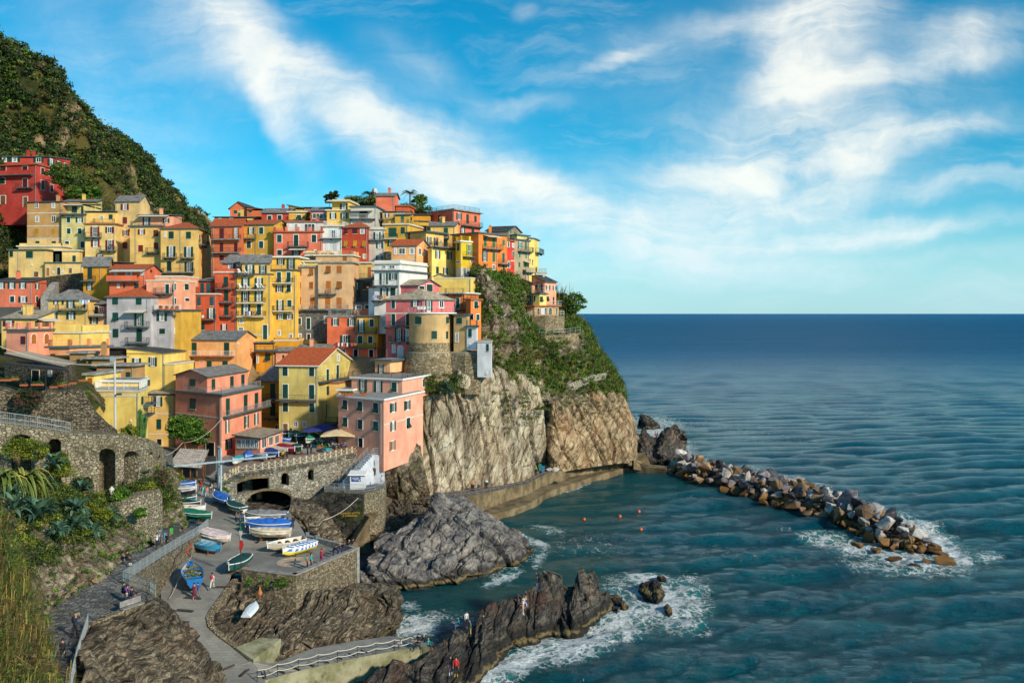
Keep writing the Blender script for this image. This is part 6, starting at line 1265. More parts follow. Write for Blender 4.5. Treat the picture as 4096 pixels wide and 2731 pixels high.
for t in (0,.33,.66,1): q=a.lerp(b,t); m.bar(q,q-Vector((0,0,2.6)),.05)
m.build('pergola_post',m_iron,sh.r)
colwall('green_fence',[(0,1548,92,25),(90,1560,94,24.5),(160,1566,95,24),(200,1556,96,24),(270,1540,98,24),(330,1535,99,24)],m_iron,.04,dx=.14,label='thin dark green bar fence with flower boxes before the stone garden house',cat='fence') if False else None
handrail('garden_fence',[(-20,1570,97),(90,1596,98),(180,1588,98.6),(270,1570,99.4),(345,1564,100.4)],'dark green bar fence with flower boxes in front of the stone garden house',m_iron,1.1,sp=.2,post=2.2,cat='fence')
# stair and dark stone terrace left of the mustard house
colwall('terrace_stone_wall',[(160,1112,178,30),(240,1100,176,30),(320,1092,174,30),(335,1092,173.5,30)],m_dry,1.,dx=1.,label='dark stone terrace wall with scrub left of the mustard yellow house',cat='wall')
colwall('sloping_stair_wall',[(190,1188,166,24),(205,1165,168,24),(222,1140,170,24),(236,1128,172,24)],m_conc,1.2,dx=.5,label='steep grey stair wall beside the pink house at the left edge',cat='wall')
# round bastion
def tower():
    cx,cy,r=(1728.6-2048)/F*160.4,160.4,4.15; zt=P(1340,545,157,'T6').z; zm=P(1340,872,156.5,'T6').z; zc=P(1340,975,156,'T6').z; zb=19.8
    t=empty('round_tower',(cx,cy,zb),'round old bastion tower with beige plaster above a flaring stone base','tower')
    Rp=Vector(((1250+1850/2.8-2048)/F*156,156.2,0))
    def outl(k,rg=None):
        pts=[]; a0,a1=185,318
        for i in range(25): a=R(a0+(a1-a0)*i/24); pts.append(Vector((cx+(r+k)*math.cos(a),cy+(r+k)*math.sin(a),0)))
        if rg: pts+= [Vector((Rp.x-2.2,Rp.y-k*1.1+.2,0)),Vector((Rp.x+k*.45,Rp.y-k*1.1,0)),Vector((Rp.x+k*.4,Rp.y+6,0)),Vector((cx-r,cy+6,0))]
        else: pts+=[Vector((cx+r,cy+3.5,0)),Vector((cx-r,cy+3.5,0))]
        return pts
    def loft(name,zs,ks,mat,rg):
        m=MB(); rs=[[Vector((p.x,p.y,z)) for p in outl(k,rg)] for z,k in zip(zs,ks)]
        for a,b in zip(rs[:-1],rs[1:]): m.hexa(a,b)
        return m.build(name,mat,t)
    loft('plaster_drum',[zm,zt],[0,-.02],plaster(PC['tower'],.8),False)
    zh=P(1600,878,157,'T6').z
    loft('stone_drum',[zc,zm],[.12,.05],m_tower,False)
    loft('cornice',[zc-.28,zc],[.38,.30],plain('tower_cornice',(.30,.26,.19)),True)
    loft('stone_base',[zb,zb+4,zb+7,zc-.28],[1.3,1.0,.6,.12],m_tower,True)
    for (x,y,w,h) in ((1186,577,70,86),(1512,580,30,74),(1365,738,58,90),(1507,742,22,84)):
        X=(S('T6',x,0)[0]-2048)/F*156.6; a=math.acos(max(-1,min(1,(X-cx)/r))); q=Vector((cx+r*math.cos(a),cy-r*math.sin(a),0)); e=Vector((math.sin(a),math.cos(a),0))
        fc=Fac(q-e*2,q+e*2,zb,zt); x0,y0=S('T6',x-w/2,y); x1,y1=S('T6',x+w/2,y+h); opening(t,fc,'c',x0,x1,y0,y1,'G',False,random.Random(3))
    m=MB(); m.lathe((cx,cy,zt),[(r+.3,0),(r+.3,.2)],32); m.build('terrace_deck',m_white,t); m=MB()
    q=[Vector((cx+(r+.15)*math.cos(R(a)),cy+(r+.15)*math.sin(R(a)),zt+.2)) for a in range(190,352,12)]; railing(m,q,1.,.2,.02,posts=1.); m.build('terrace_railing',m_grail,t)
    return cx,cy,r,zt+.2
TW=tower()
h=House('beige plastered house wing with one brown window between the round tower and the white turret')
h.blk('T6',(1582,158),(1729,157),(1760,164),562,880,'tower','flat',trim='l',fr='c 1645 592 58 68;g=O 1617 757 36 104',worn=.6,deep=3)
# ------------------------------------------------------------ breakwater boulders
def hullmesh(name,rad,seed,mats,n=12,bev=.07):
    rg=random.Random(seed); bm=bmesh.new()
    for i in range(n):
        v=Vector((rg.gauss(0,1),rg.gauss(0,1),rg.gauss(0,1))).normalized()*rg.uniform(.85,1.1); bm.verts.new((v.x*rad[0],v.y*rad[1],v.z*rad[2]))
    r=bmesh.ops.convex_hull(bm,input=bm.verts); bmesh.ops.delete(bm,geom=[g for g in r['geom_interior'] if isinstance(g,bmesh.types.BMVert)],context='VERTS')
    bmesh.ops.bevel(bm,geom=bm.edges[:],offset=bev*min(rad),segments=1,affect='EDGES',profile=.6)
    bmesh.ops.triangulate(bm,faces=bm.faces[:]); bmesh.ops.subdivide_edges(bm,edges=bm.edges[:],cuts=1)
    for v in bm.verts:
        v.co*=1+.05*rg.uniform(-1,1)
    me=D.meshes.new(name); bm.to_mesh(me); bm.free(); me.materials.append(mats); return me
def boulderm(name,c1,c2,wet=(.25,.12,.03)):
    def fn(N,bs):
        o=oc(N); rd=N('ShaderNodeObjectInfo').outputs['Random']; ov=N.vm('ADD',o,N('ShaderNodeCombineXYZ',{0:N.math('MULTIPLY',rd,50.)}).outputs[0])
        a=N.mix(N.mr(N.noise(ov,1.1,9,.68,.5).outputs[0],.40,.60),c1,c2); a=N.mix(N.mr(rd,0,1,.55,0.),a,tuple(x*.45 for x in c1)); a=N.mix(N.mr(N.noise(ov,3.4,8,.7,1.).outputs[0],.60,.68,0,.6),a,(.62,.58,.50))
        z=N.math('ADD',N('ShaderNodeSeparateXYZ',{0:N('ShaderNodeNewGeometry').outputs['Position']}).outputs[2],N.math('MULTIPLY',N.noise(ov,.8,4).outputs[0],1.4))
        a=N.mix(N.mr(z,1.4,2.3,.85,0.),a,wet); a=N.mix(N.mr(z,.7,1.2,.75,0.),a,tuple(x*.25 for x in wet))
        bump(N,bs,N.noise(ov,2.6,8,.7).outputs[0],.9,.15); return a
    return newmat(name,fn,.75,.35)
bmat=[boulderm('pale_boulder',(.36,.33,.30),(.60,.56,.52)),boulderm('purple_grey_boulder',(.13,.11,.12),(.30,.27,.29)),boulderm('brown_boulder',(.19,.11,.055),(.38,.25,.14)),boulderm('dark_boulder',(.035,.035,.042),(.13,.13,.14)),boulderm('ochre_wet_boulder',(.22,.11,.03),(.36,.20,.06),(.16,.075,.02))]
bname=['pale','purple grey','brown','black','ochre']
near=[(2680,1884),(2740,1915),(2800,1935),(2860,1950),(2930,1972),(3000,1992),(3080,2018),(3150,2040),(3220,2052),(3300,2078),(3370,2105),(3430,2135),(3500,2168),(3580,2195),(3660,2205),(3745,2218)]
farl=[(2750,1862),(2800,1868),(2860,1880),(2920,1895),(2990,1912),(3060,1928),(3130,1945),(3200,1962),(3260,1980),(3330,2002),(3400,2030),(3470,2060),(3530,2085),(3600,2120),(3680,2165),(3765,2205)]
NW=[P(x,y,0.01) for x,y in near]; FW=[P(x,y,0.01) for x,y in farl]
def atl(W,t): i=min(int(t),len(W)-2); return W[i].lerp(W[i+1],t-i)
rg=random.Random(11); proto={}
for c in range(5):
    for k in range(5): proto[c,k]=hullmesh('boulder',(rg.uniform(.95,1.35),rg.uniform(.8,1.1),rg.uniform(.6,.9)),c*10+k,bmat[c])
placed=[]; nb=0
blab={0:'pale grey boulder heaped in the long breakwater',1:'purple grey boulder heaped in the long breakwater',2:'brown boulder heaped in the long breakwater',3:'almost black boulder heaped in the long breakwater',4:'wet ochre boulder at the water line of the breakwater'}
for tries in range(9000):
    if nb>=285: break
    t=rg.random()*(len(NW)-1.001); s=rg.uniform(-.06,1.08); q=atl(NW,t).lerp(atl(FW,t),s); end=min(1,(len(NW)-1-t)/2.2)
    h=3.5*math.sin(math.pi*(.10+.82*s))*(.30+.70*end); layer=rg.random(); z=(h-.45) if layer<.65 else (h-.45)*rg.uniform(0,.7)
    r=rg.choice([rg.uniform(.6,.9),rg.uniform(.85,1.3),rg.uniform(1.2,1.6)])*(1.1-.35*(1-end))*(1+.12*t/15)
    if any((q.x-a)**2+(q.y-b)**2+((z-zc)*1.3)**2<(.74*(r+rr_))**2 for a,b,zc,rr_ in placed): continue
    placed.append((q.x,q.y,z,r)); c=4 if z<.5 and rg.random()<.7 else rg.choice([0,0,1,1,2,2,3,0])
    o=D.objects.new('boulder',proto[c,rg.randrange(5)]); COL.objects.link(o); o.location=(q.x,q.y,z); o.scale=(r,r*rg.uniform(.8,1.15),r*rg.uniform(.85,1.2)); o.rotation_euler=(rg.uniform(-.5,.5),rg.uniform(-.5,.5),rg.uniform(0,6.28))
    tag(o,blab[c],'boulder',blab[c].split(' boulder')[0]+' boulders of the breakwater'); nb+=1
# core of rubble under the heap
cr_rows=[[ (p.x,p.y,-1.5) for p in NW],[(p.lerp(q,.25).x,p.lerp(q,.25).y,1.0*min(1,(len(NW)-1-i)/3+.1)-.2) for i,(p,q) in enumerate(zip(NW,FW))],[(p.lerp(q,.55).x,p.lerp(q,.55).y,1.5*min(1,(len(NW)-1-i)/3+.05)-.2) for i,(p,q) in enumerate(zip(NW,FW))],[(q.x,q.y,-1.5) for q in FW]]
g=cr(np.array(cr_rows,float),24); g=cr(g.transpose(1,0,2),200).transpose(1,0,2); npmesh('rubble_core',rockdisp(g,.35,1.4,None,.3,151),gridfaces(24,200),r_black,None,False,kind='structure')
for i,(x,y,c,sz) in enumerate([(3790,2250,4,1.5),(3700,2245,4,1.),(3660,2262,4,.8),(3580,2235,4,.9),(3500,2205,4,1.),(3430,2180,2,.9),(3770,2215,4,.9),(3130,2020,0,1.25),(3640,2170,4,1.3),(3210,2033,0,1.0)]):
    p=P(x,y,.05); o=D.objects.new('boulder',proto[c,i%5]); COL.objects.link(o); o.location=(p.x,p.y,.1); o.scale=(sz*1.3,sz,sz*.7); o.rotation_euler=(.1,.2,i); tag(o,'ochre boulder awash in foam off the tip of the breakwater' if c==4 else 'large light boulder at the harbour-side foot of the breakwater','boulder','low outlying boulders of the breakwater' if c==4 else 'large light boulders of the breakwater foot')
for i,(x,y) in enumerate([(2556,2045),(2695,2000),(2753,1994),(2846,1989),(2337,2076),(2480,2064),(2564,2116)]):
    p=P(x,y,.12); m=MB(); r=.25 if i!=3 else .18; m.lathe((0,0,0),[(r*math.sin(math.pi*(k+.2)/8.4),-r*math.cos(math.pi*(k+.2)/8.4)) for k in range(9)],12); m.bar((0,0,r*.9),(0,0,r*1.35),.05)
    o=m.build('mooring_buoy',plain('buoy_orange',(.75,.13,.03),.4),None,True,['orange buoy nearest the great grey rock, farthest left but one','orange buoy in the middle of the upper buoy row','orange buoy just right of the middle one','smallest orange buoy, closest to the breakwater','leftmost orange buoy of the harbour basin','second orange buoy from the left','orange buoy floating alone below the others'][i],'buoy','orange mooring buoys'); o.location=p
# ------------------------------------------------------------ boats
def boat(a,b,W,hull,cover=None,label='',open_in=None,hh=.75,peak=.35,motor=None,stripe=None,trim=None,t='U7',z=None,stern=.72,keelz=.25,fold=.05,group=None,seed=0):
    (ax,ay),(bx,by)=S(t,*a),S(t,*b); za=(zp(ay+18) if z is None else z)+hh+keelz*.5; zb_=(zp(by+18) if z is None else z)+hh+keelz*.5
    A=P(ax,ay,za); B=P(bx,by,zb_); Lb=(B-A).length; c=(A+B)/2; ang=math.atan2(B.y-A.y,B.x-A.x); base=(za+zb_)/2-hh-keelz
    r=empty('boat',(c.x,c.y,base+keelz*.5),label,'boat',group,ang); r.rotation_euler[1]=-math.atan2(B.z-A.z,Lb)
    n=15; w=[]; zg=[]; zk=[]
    for i in range(n):
        s=i/(n-1); f=math.sin(math.pi*min(1,(s*.78+.16*(1-s)+.0)))**.75 if s<.999 else .03
        ww=(stern+(1-stern)*math.sin(min(1,s/.45)*math.pi/2)) if s<.45 else max(.02,(1-((s-.45)/.55)**2.3)); w.append(W/2*ww); zg.append(hh+.22*(s-.35)**2*1.6+keelz); zk.append(keelz+ .55*hh*max(0,(s-.8)/.2)**2)
    X=[-Lb/2+Lb*i/(n-1) for i in range(n)]
    def sec(i,k=1.): # half profile from keel to gunwale
        return [(0,zk[i]),(w[i]*.55,zk[i]+.12*hh),(w[i]*.86,zk[i]+(zg[i]-zk[i])*.45),(w[i],zg[i])]
    m=MB(); 
    for i in range(n-1):
        for sgn in (1,-1):
            s0,s1=sec(i),sec(i+1)
            for j in range(3):
                q=[(X[i],sgn*s0[j][0],s0[j][1]),(X[i+1],sgn*s1[j][0],s1[j][1]),(X[i+1],sgn*s1[j+1][0],s1[j+1][1]),(X[i],sgn*s0[j+1][0],s0[j+1][1])]
                m.face(q if sgn<0 else q[::-1],1 if (j==2 and stripe) else 0)
    s0=sec(0); m.face([(X[0],-y,zz) for y,zz in s0[::-1]]+[(X[0],y,zz) for y,zz in s0[1:]],0)
    m.build('hull',[hull,stripe or hull],r,False,rel=True)
    g=MB()
    for i in range(n-1):
        for sgn in (1,-1): g.bar((X[i],sgn*w[i],zg[i]),(X[i+1],sgn*w[i+1],zg[i+1]),.05,k=6)
    g.bar((X[0],-w[0],zg[0]),(X[0],w[0],zg[0]),.06); g.bar((X[-1],0,zk[-1]-.1),(X[-1]+.06,0,zg[-1]+.3),.05); g.build('gunwale',trim or m_white,r,rel=True)
    rg=random.Random(seed+int(a[0]))
    if cover is not None:
        m=MB(); rows=[]
        for i in range(n):
            s=i/(n-1); pk=peak*(math.sin(math.pi*min(1,max(0,s*.95+.05)))**.6)*(1+.15*rg.uniform(-1,1)); row=[]
            for k in range(11):
                u=k/5-1; v=abs(u); yy=u*w[i]*1.06 if v<.99 else math.copysign(w[i]*1.05,u)
                if k in (0,10): zz=zg[i]-hh*(.34+.12*rg.random()); yy=math.copysign(w[i]*.98+.05,u)
                else: zz=zg[i]+.03+pk*(1-v**1.4)+rg.uniform(-fold,fold)*.6
                row.append((X[i]*1.01,yy,zz))
            rows.append(row)
        for i in range(n-1):
            for k in range(10): m.face([rows[i][k],rows[i+1][k],rows[i+1][k+1],rows[i][k+1]],0)
        m.face([rows[0][k] for k in range(11)][::-1],0); m.face([rows[-1][k] for k in range(11)],0)
        m.build('tarpaulin',cover,r,True,rel=True)
    else:
        m=MB()
        for i in range(1,n-2):
            zf=zk[i]+.25*hh+.1; zf2=zk[i+1]+.25*hh+.1
            m.face([(X[i],-w[i]*.8,zf),(X[i+1],-w[i+1]*.8,zf2),(X[i+1],w[i+1]*.8,zf2),(X[i],w[i]*.8,zf)],0)
            for sgn in (1,-1):
                q=[(X[i],sgn*w[i]*.8,zf),(X[i+1],sgn*w[i+1]*.8,zf2),(X[i+1],sgn*(w[i+1]-.04),zg[i+1]),(X[i],sgn*(w[i]-.04),zg[i])]; m.face(q if sgn>0 else q[::-1],0)
        m.build('inner_hull',open_in or m_white,r,rel=True)
        for q in (.22,.45,.68):
            i=int(q*(n-1)); m=MB(); m.box((X[i],0,zg[i]-.16),.3,w[i]*1.85,.06); m.build('thwart',trim or m_wood,r,rel=True)
        m=MB(); m.box((X[-3],0,zg[-3]-.06),Lb*.16,w[-3]*1.1,.05); m.build('foredeck',trim or m_white,r,rel=True)
    if motor:
        m=MB(); m.hexa([(X[0]-.45,-.17,zg[0]+.1),(X[0]-.05,-.17,zg[0]+.1),(X[0]-.05,.17,zg[0]+.1),(X[0]-.45,.17,zg[0]+.1)],[(X[0]-.5,-.13,zg[0]+.5),(X[0]-.12,-.14,zg[0]+.58),(X[0]-.12,.14,zg[0]+.58),(X[0]-.5,.13,zg[0]+.5)]); mo=m.build('outboard_motor',motor,r,rel=True)
        m=MB(); m.box((X[0]-.25,0,zg[0]-.25),.14,.12,.75); m.lathe((X[0]-.25,0,zg[0]-.75),[(.02,-.03),(.16,0),(.02,.03)],8); m.build('motor_leg',m_iron,mo,rel=True)
    for s in (.25,.7):
        m=MB(); x=-Lb/2+Lb*s; m.box((x,0,.02),.14,W*.75,.16)
        for sg in (-1,1): m.bar((x,sg*W*.3,.05),(x,sg*W*.3,keelz+.2),.05)
        m.build('cradle',m_wood,r,rel=True)
    return r
T_=lambda n,c,v=.25:plain(n,c,.75,var=v)
tg=T_('green_tarp',(.012,.16,.10)); tdg=T_('dark_green_tarp',(.008,.06,.055)); tb_=T_('blue_tarp',(.02,.13,.50)); tbl=T_('black_tarp',(.012,.014,.016)); tgr=T_('grey_tarp',(.20,.20,.21)); tcr=T_('cream_tarp',(.62,.52,.38)); tpk=T_('pinkish_tarp',(.66,.52,.52)); tnv=T_('navy_tarp',(.015,.05,.22)); trd=T_('crimson_tarp',(.30,.015,.05)); tsil=T_('silver_tarp',(.34,.35,.36))
hw=plain('white_hull',(.66,.66,.62),.35,var=.06); hb_=plain('blue_hull',(.02,.17,.45),.4); hdb=plain('dark_blue_hull',(.01,.03,.10),.4); hbk=plain('black_hull',(.02,.02,.022),.4); hye=plain('yellow_hull',(.72,.60,.03),.35); hcr=plain('cream_hull',(.60,.54,.42),.4); hgr=plain('green_hull',(.02,.09,.07),.4); hlb=plain('light_blue_hull',(.05,.32,.52),.4)
def _strp(N,bs):
    w=N('ShaderNodeTexWave',{'Vector':oc(N),'Scale':1.15,'Distortion':.6,'Detail':1.},bands_direction='DIAGONAL').outputs[0]; return N.mix(N.mr(w,.45,.55),(.70,.72,.72),(.03,.13,.45))
tst=newmat('blue_white_striped_tarp',_strp,.75,.2)
mm=plain('motor_cowl_grey',(.12,.15,.17),.35)
boat((205,395),(545,455),1.9,tdg,tg,'long boat under a bright green tarpaulin beside the bank',hh=.8,peak=.3,fold=.08)
boat((140,355),(478,362),1.6,hw,None,'narrow open white boat next to the green-covered boat',open_in=tcr)
boat((135,300),(425,315),1.5,hbk,tbl,'low boat under a black tarpaulin beside the narrow white boat',peak=.15)
boat((130,250),(375,258),1.4,hlb,tdg,'boat with a light blue bow under a dark green cover near the shack',peak=.15)
boat((125,150),(378,150),1.7,hbk,tsil,'black boat under a silver grey cover in front of the shack',peak=.3,hh=.9)
boat((120,95),(370,95),1.5,hdb,tb_,'boat under a flat blue tarpaulin against the shack',peak=.2,hh=.8)
boat((745,290),(580,200),1.9,hdb,tb_,'dark boat under a bright blue tarpaulin at the foot of the crane posts',peak=.4,motor=mm)
boat((905,370),(725,300),1.7,hw,tdg,'white boat with a dark green cover beside the kerb of the low arch',peak=.2)
boat((1395,435),(925,435),2.1,tgr,tgr,'large boat under a grey tarpaulin nearest the viaduct arch',peak=.45,hh=.8)
boat((1375,492),(925,500),1.8,hw,None,'open white motor boat between the grey and the blue tarpaulins',motor=mm,open_in=tcr)
boat((1440,540),(930,545),2.2,hdb,tb_,'big boat under a bright blue peaked tarpaulin on the slipway',peak=.5,fold=.1,hh=.85,motor=m_iron)
boat((1430,620),(980,620),2.0,tcr,tcr,'boat under a cream canvas cover on a little trolley',peak=.2,hh=.85,fold=.03)
boat((440,615),(750,700),2.2,hcr,tpk,'plump boat under a pale pink canvas by the path railing',peak=.1,hh=.8,fold=.02)
boat((350,735),(650,815),2.0,hb_,None,'open bright blue boat with a pale motor below the railing',motor=plain('pale_blue_motor',(.25,.45,.55),.4),trim=hlb,open_in=plain('pale_blue_inner',(.50,.60,.65),.6),stripe=hlb)
boat((1600,710),(1180,790),1.9,hcr,None,'open cream motor boat beside the striped yellow boat',motor=mm,open_in=hcr)
boat((1700,745),(1350,850),1.7,hye,tst,'yellow and white boat under a blue and white striped cover',peak=.25,motor=mm,stripe=hw,hh=.8)
boat((945,895),(745,1030),1.9,hgr,tdg,'dark green covered boat leaning at the start of the terrace wall by the flagpole',peak=.15,hh=.8)
nb_=boat((360,1180),(300,985),2.1,hb_,None,'blue and white boat full of yellow fishing nets on the slipway',trim=hb_,open_in=plain('cream_inner',(.55,.50,.38),.6),hh=.9)
m=MB(); rg=random.Random(4)
nets=[]
for i in range(60): nets.append((rg.gauss(0,.6),rg.gauss(0,.3),.75+rg.random()*.25))
P_=[Vector((c[0],c[1],c[2])) for c in nets]
mt_=nb_.matrix_basis.copy(); bpy.context.view_layer.update()
W_n=[nb_.matrix_world@p for p in P_]
foliage('fishing_nets',[tuple(p) for p in W_n],.22,26,.13,leafm('yellow_green_net',(.10,.12,.02),(.55,.38,.03)),seed=5,label='tangle of yellow and green fishing nets heaped in the blue and white boat',cat='fishing nets')
ZP=12.1
pb=lambda a,b,W,h,c,l,**k:boat(a,b,W,h,c,l,t='U2',z=k.pop('z',ZP),**k)
pb((880,1140),(790,1185),1.7,hw,plain('turquoise_tarp',(.03,.30,.36),.6),'white boat with a turquoise cover first along the viaduct railing',z=11.3)
pb((1000,1085),(935,1150),2.0,hdb,tb_,'boat under a bright blue tarpaulin second along the viaduct railing',z=11.4,peak=.55,motor=mm)
pb((1030,1080),(1165,1140),1.8,hw,tst,'boat with blue and white striped canvas beside the viaduct railing',z=11.6,peak=.15)
pb((1150,1070),(1300,1110),2.1,hdb,tnv,'boat under a crumpled dark blue tarpaulin below the veranda',z=11.8,peak=.5,fold=.1,motor=mm)
pb((1235,1035),(1395,1080),1.9,tcr,tcr,'boat under an off-white canvas below the veranda',z=11.95,peak=.2,motor=mm)
pb((1305,1010),(1480,1055),1.9,trd,trd,'boat under a crimson tarpaulin on the piazza',z=12.1,peak=.35,fold=.08)
pb((1350,985),(1505,1005),1.2,hcr,plain('ochre_tarp',(.50,.36,.12),.7),'slim boat with an ochre cover behind the crimson one',z=12.2,peak=.1,hh=.5)
pb((1470,1015),(1560,1040),1.5,hgr,tdg,'small dark green boat behind the crimson tarpaulin',z=12.3)
pb((1600,885),(1500,925),2.0,hgr,tdg,'dark green boat pointing at the piazza front of the lime house',z=12.4,motor=mm,hh=.9)
pb((1510,870),(1415,895),2.0,tg,tg,'boat under a dull green tarpaulin against the lime house',z=12.4,peak=.5,hh=.8)
pb((1430,865),(1345,895),1.9,tbl,tbl,'boat under a black tarpaulin against the lime house',z=12.4,peak=.4,hh=.8,motor=m_iron)
pb((1410,940),(1340,950),1.8,tb_,tb_,'small boat under a flat blue tarpaulin near the veranda corner',z=12.4,peak=.15)
pb((1720,915),(1610,960),1.8,hw,tg,'white boat under a green tent-like cover beside the cafe terrace',z=12.4,peak=.8)
# overturned dinghy hull and the iron channel buoy on the flat rocks
def dinghy():
    a=P(965,705+30,5.1,'U8'); b=P(1105,585+20,5.4,'U8'); a=P(1000,735,5.25,'U8'); b=P(1110,580,5.75,'U8'); c=(a+b)/2; L_=(b-a).length; r=MB(); n=11
    rows=[]
    for i in range(n):
        s=i/(n-1); w=.62*(.75+.25*math.sin(s*2.6))*(1 if s<.6 else max(.05,1-((s-.6)/.4)**2.2)); rows.append([(-L_/2+L_*s,w*math.cos(math.pi*k/8),.05+.30*math.sin(math.pi*k/8)**.7*(1-.25*s)) for k in range(9)])
    for i in range(n-1):
        for k in range(8): r.face([rows[i][k],rows[i+1][k],rows[i+1][k+1],rows[i][k+1]])
    r.face(rows[0]); 
    for k in (2,4,6): r.bar(rows[1][k],rows[n-2][k],.025)
    o=r.build('overturned_dinghy',plain('dinghy_white',(.66,.72,.76),.4,var=.04),None,True,'small white dinghy lying upside down on the striped flat rocks','dinghy'); o.location=c+Vector((0,0,.25)); o.rotation_euler=(0,-math.atan2(b.z-a.z,L_),math.atan2(b.y-a.y,b.x-a.x))
dinghy()
c=P(1145,500,5.6,'U8'); m=MB(); m.lathe((0,0,0),[(.02,0),(.12,.05),(.13,.35),(.42,.7),(.48,1.0),(.40,1.15),(.12,1.9),(.05,2.2)],14); m.v=[(a*.55,b*.55,c*.55) for a,b,c in m.v]; m.bar((0,0,1.2),(.08,0,1.36),.02); m.bar((0,0,1.2),(-.08,0,1.36),.02)
o=m.build('channel_buoy',plain('rusty_orange_buoy',(.48,.17,.07),.6,var=.3),None,True,'rusty orange cone-shaped channel buoy standing below the terrace wall','buoy'); o.location=c; o.rotation_euler=(.1,.06,0)
# flag
fp=empty('flagpole',P(968,2365,5.6),'flagpole with a limp Italian flag beside the terrace corner','flagpole'); b=P(968,2362,5.6); m=MB(); m.bar(b,b+Vector((-.25,0,7.4)),.045,k=6); m.build('pole',m_iron,fp)
for k,(c_,n_) in enumerate((((.02,.22,.06),'green'),((.72,.72,.68),'white'),((.62,.03,.03),'red'))):
    m=MB(); 
    for j in range(4):
        z0=b.z+7.2-1.0*(k)-.25*j*1.0-.0; x0=b.x-.24; dx=lambda zz:.16+.12*math.sin(zz*5)+.10*k
        m.face([(x0-.02,b.y-.05,z0),(x0+dx(z0),b.y-.22,z0),(x0+dx(z0-.25),b.y-.20,z0-.25),(x0-.02,b.y-.05,z0-.25)]); m.face([(x0+dx(z0),b.y-.22,z0),(x0+dx(z0)*.7,b.y+.12,z0-.02),(x0+dx(z0-.25)*.7,b.y+.12,z0-.27),(x0+dx(z0-.25),b.y-.20,z0-.25)])
    m.build('flag_band',plain('flag_'+n_,c_,.8),fp)
# crane: two posts and a long beam
cr_=empty('boat_crane',P(882,1962,9.7),'light blue-grey boat crane with two tall posts and a long horizontal beam','crane'); ms=plain('crane_paint',(.33,.42,.48),.5)
p1=P(873,1956,9.75); p2=P(884,1962,9.7); zt1=P(871,1784,p1.y).z; zt2=P(884,1793,p2.y).z
m=MB(); m.bar(p1,Vector((p1.x,p1.y,zt1)),.13,k=8); m.build('post',ms,cr_); m=MB(); m.bar(p2,Vector((p2.x,p2.y,zt2)),.15,k=8); m.build('post',ms,cr_)
m=MB(); m.bar(Vector((p1.x,p1.y,zt1-.1)),Vector((p2.x,p2.y,zt2-.1)),.13); m.bar(Vector((p1.x,p1.y,zt1-2.)),Vector((p2.x,p2.y,zt2-2.)),.1); m.build('head_frame',ms,cr_)
qa=P(660,1868,118.5); qb=P(1102,1823,122.5); m=MB(); m.bar(qa,qb,.15); 
for i in range(9): q=qa.lerp(qb,i/8); m.bar(q-Vector((.12,0,.2)),q+Vector((.12,0,.25)),.03)
m.build('beam',ms,cr_); m=MB(); q=P(655,1878,118.); m.box((q.x,q.y,q.z),1.8,1.1,1.25); m.build('winch_box',plain('winch_box',(.42,.55,.58),.5),cr_); 
m=MB(); m.bar(q,q-Vector((0,-1,5)),.12); m.build('beam_support',ms,cr_)
# shack
sk=empty('boat_shack',P(745,1925,10),'low timber boat shack with a ribbed pale roof beside the slipway street','shack')
a,b,c,d=P(672,1858,124,'S'),P(806,1868,124),P(835,1798,131),P(724,1793,131); a=P(675,1859,124); m=MB(); m.hexa([v-Vector((0,0,.12)) for v in (a,b,c,d)],[a,b,c,d])
for i in range(12): t=i/11; m.bar(a.lerp(b,t)+Vector((0,0,.04)),d.lerp(c,t)+Vector((0,0,.04)),.05)
m.build('roof',plain('ribbed_roof',(.42,.37,.33),.8,var=.35),sk); m=MB()
for t in (.12,.35,.6,.8,.97): q=a.lerp(b,t)+Vector((0,.8,0)); m.bar(q,Vector((q.x,q.y,9.5)),.09)
q0=a.lerp(b,.12)+Vector((0,.8,0)); q1=a.lerp(b,.97)+Vector((0,.8,0)); 
for z_ in (10.8,): m.bar(Vector((q0.x,q0.y,z_)),Vector((q1.x,q1.y,z_)),.07)
for t in (.25,.5,.75): q=b.lerp(c,t); m.bar(q,Vector((q.x,q.y,9.5)),.09)
m.build('timber_post',m_wood,sk); m=MB(); q=a.lerp(b,.5); m.hexa([Vector((a.x+.5,a.y+3.5,9)),Vector((b.x,b.y+3.5,9)),Vector((b.x,b.y+6,9)),Vector((a.x+.5,a.y+6,9))],[Vector((a.x+.5,a.y+3.5,a.z+.3)),Vector((b.x,b.y+3.5,a.z+.3)),Vector((b.x,b.y+6,a.z+.3)),Vector((a.x+.5,a.y+6,a.z+.3))]); m.build('back_wall',plain('shack_shade_tone',(.04,.035,.035)),sk)  # back wall coloured dark to stand in for the shade inside the shack
# lamp pole in front of the butter yellow house
b=P(462,1742,103); tz=P(458,1432,103).z; lp_=empty('utility_pole',b,'tall pale pole carrying wires and a black lamp before the butter yellow house','pole'); m=MB(); m.bar(b-Vector((0,0,1)),Vector((b.x-.1,b.y,tz)),.17,k=10,r2=.11); m.build('shaft',plain('pale_pole',(.48,.46,.43),.6),lp_)
m=MB(); q=P(468,1580,103-.2); m.bar(Vector((b.x,b.y,q.z)),q+Vector((.1,-.1,.05)),.04); m.box(q+Vector((.28,-.1,.12)),.55,.25,.22,rz=.2); m.build('lamp_head',m_iron,lp_); m=MB(); m.box((b.x-.3,b.y,tz-.1),.6,.3,.5); m.build('junction_box',m_grail,lp_)
def wire(pts,label,r=.02,sag=1.):
    m=MB()
    for a,b in zip(pts[:-1],pts[1:]):
        pr=a
        for j in range(1,13): t=j/12; q=a.lerp(b,t)-Vector((0,0,4*sag*t*(1-t))); m.bar(pr,q,r,k=3); pr=q
    m.build('cable',m_rope,None,label=label,cat='cable',org=pts[0])
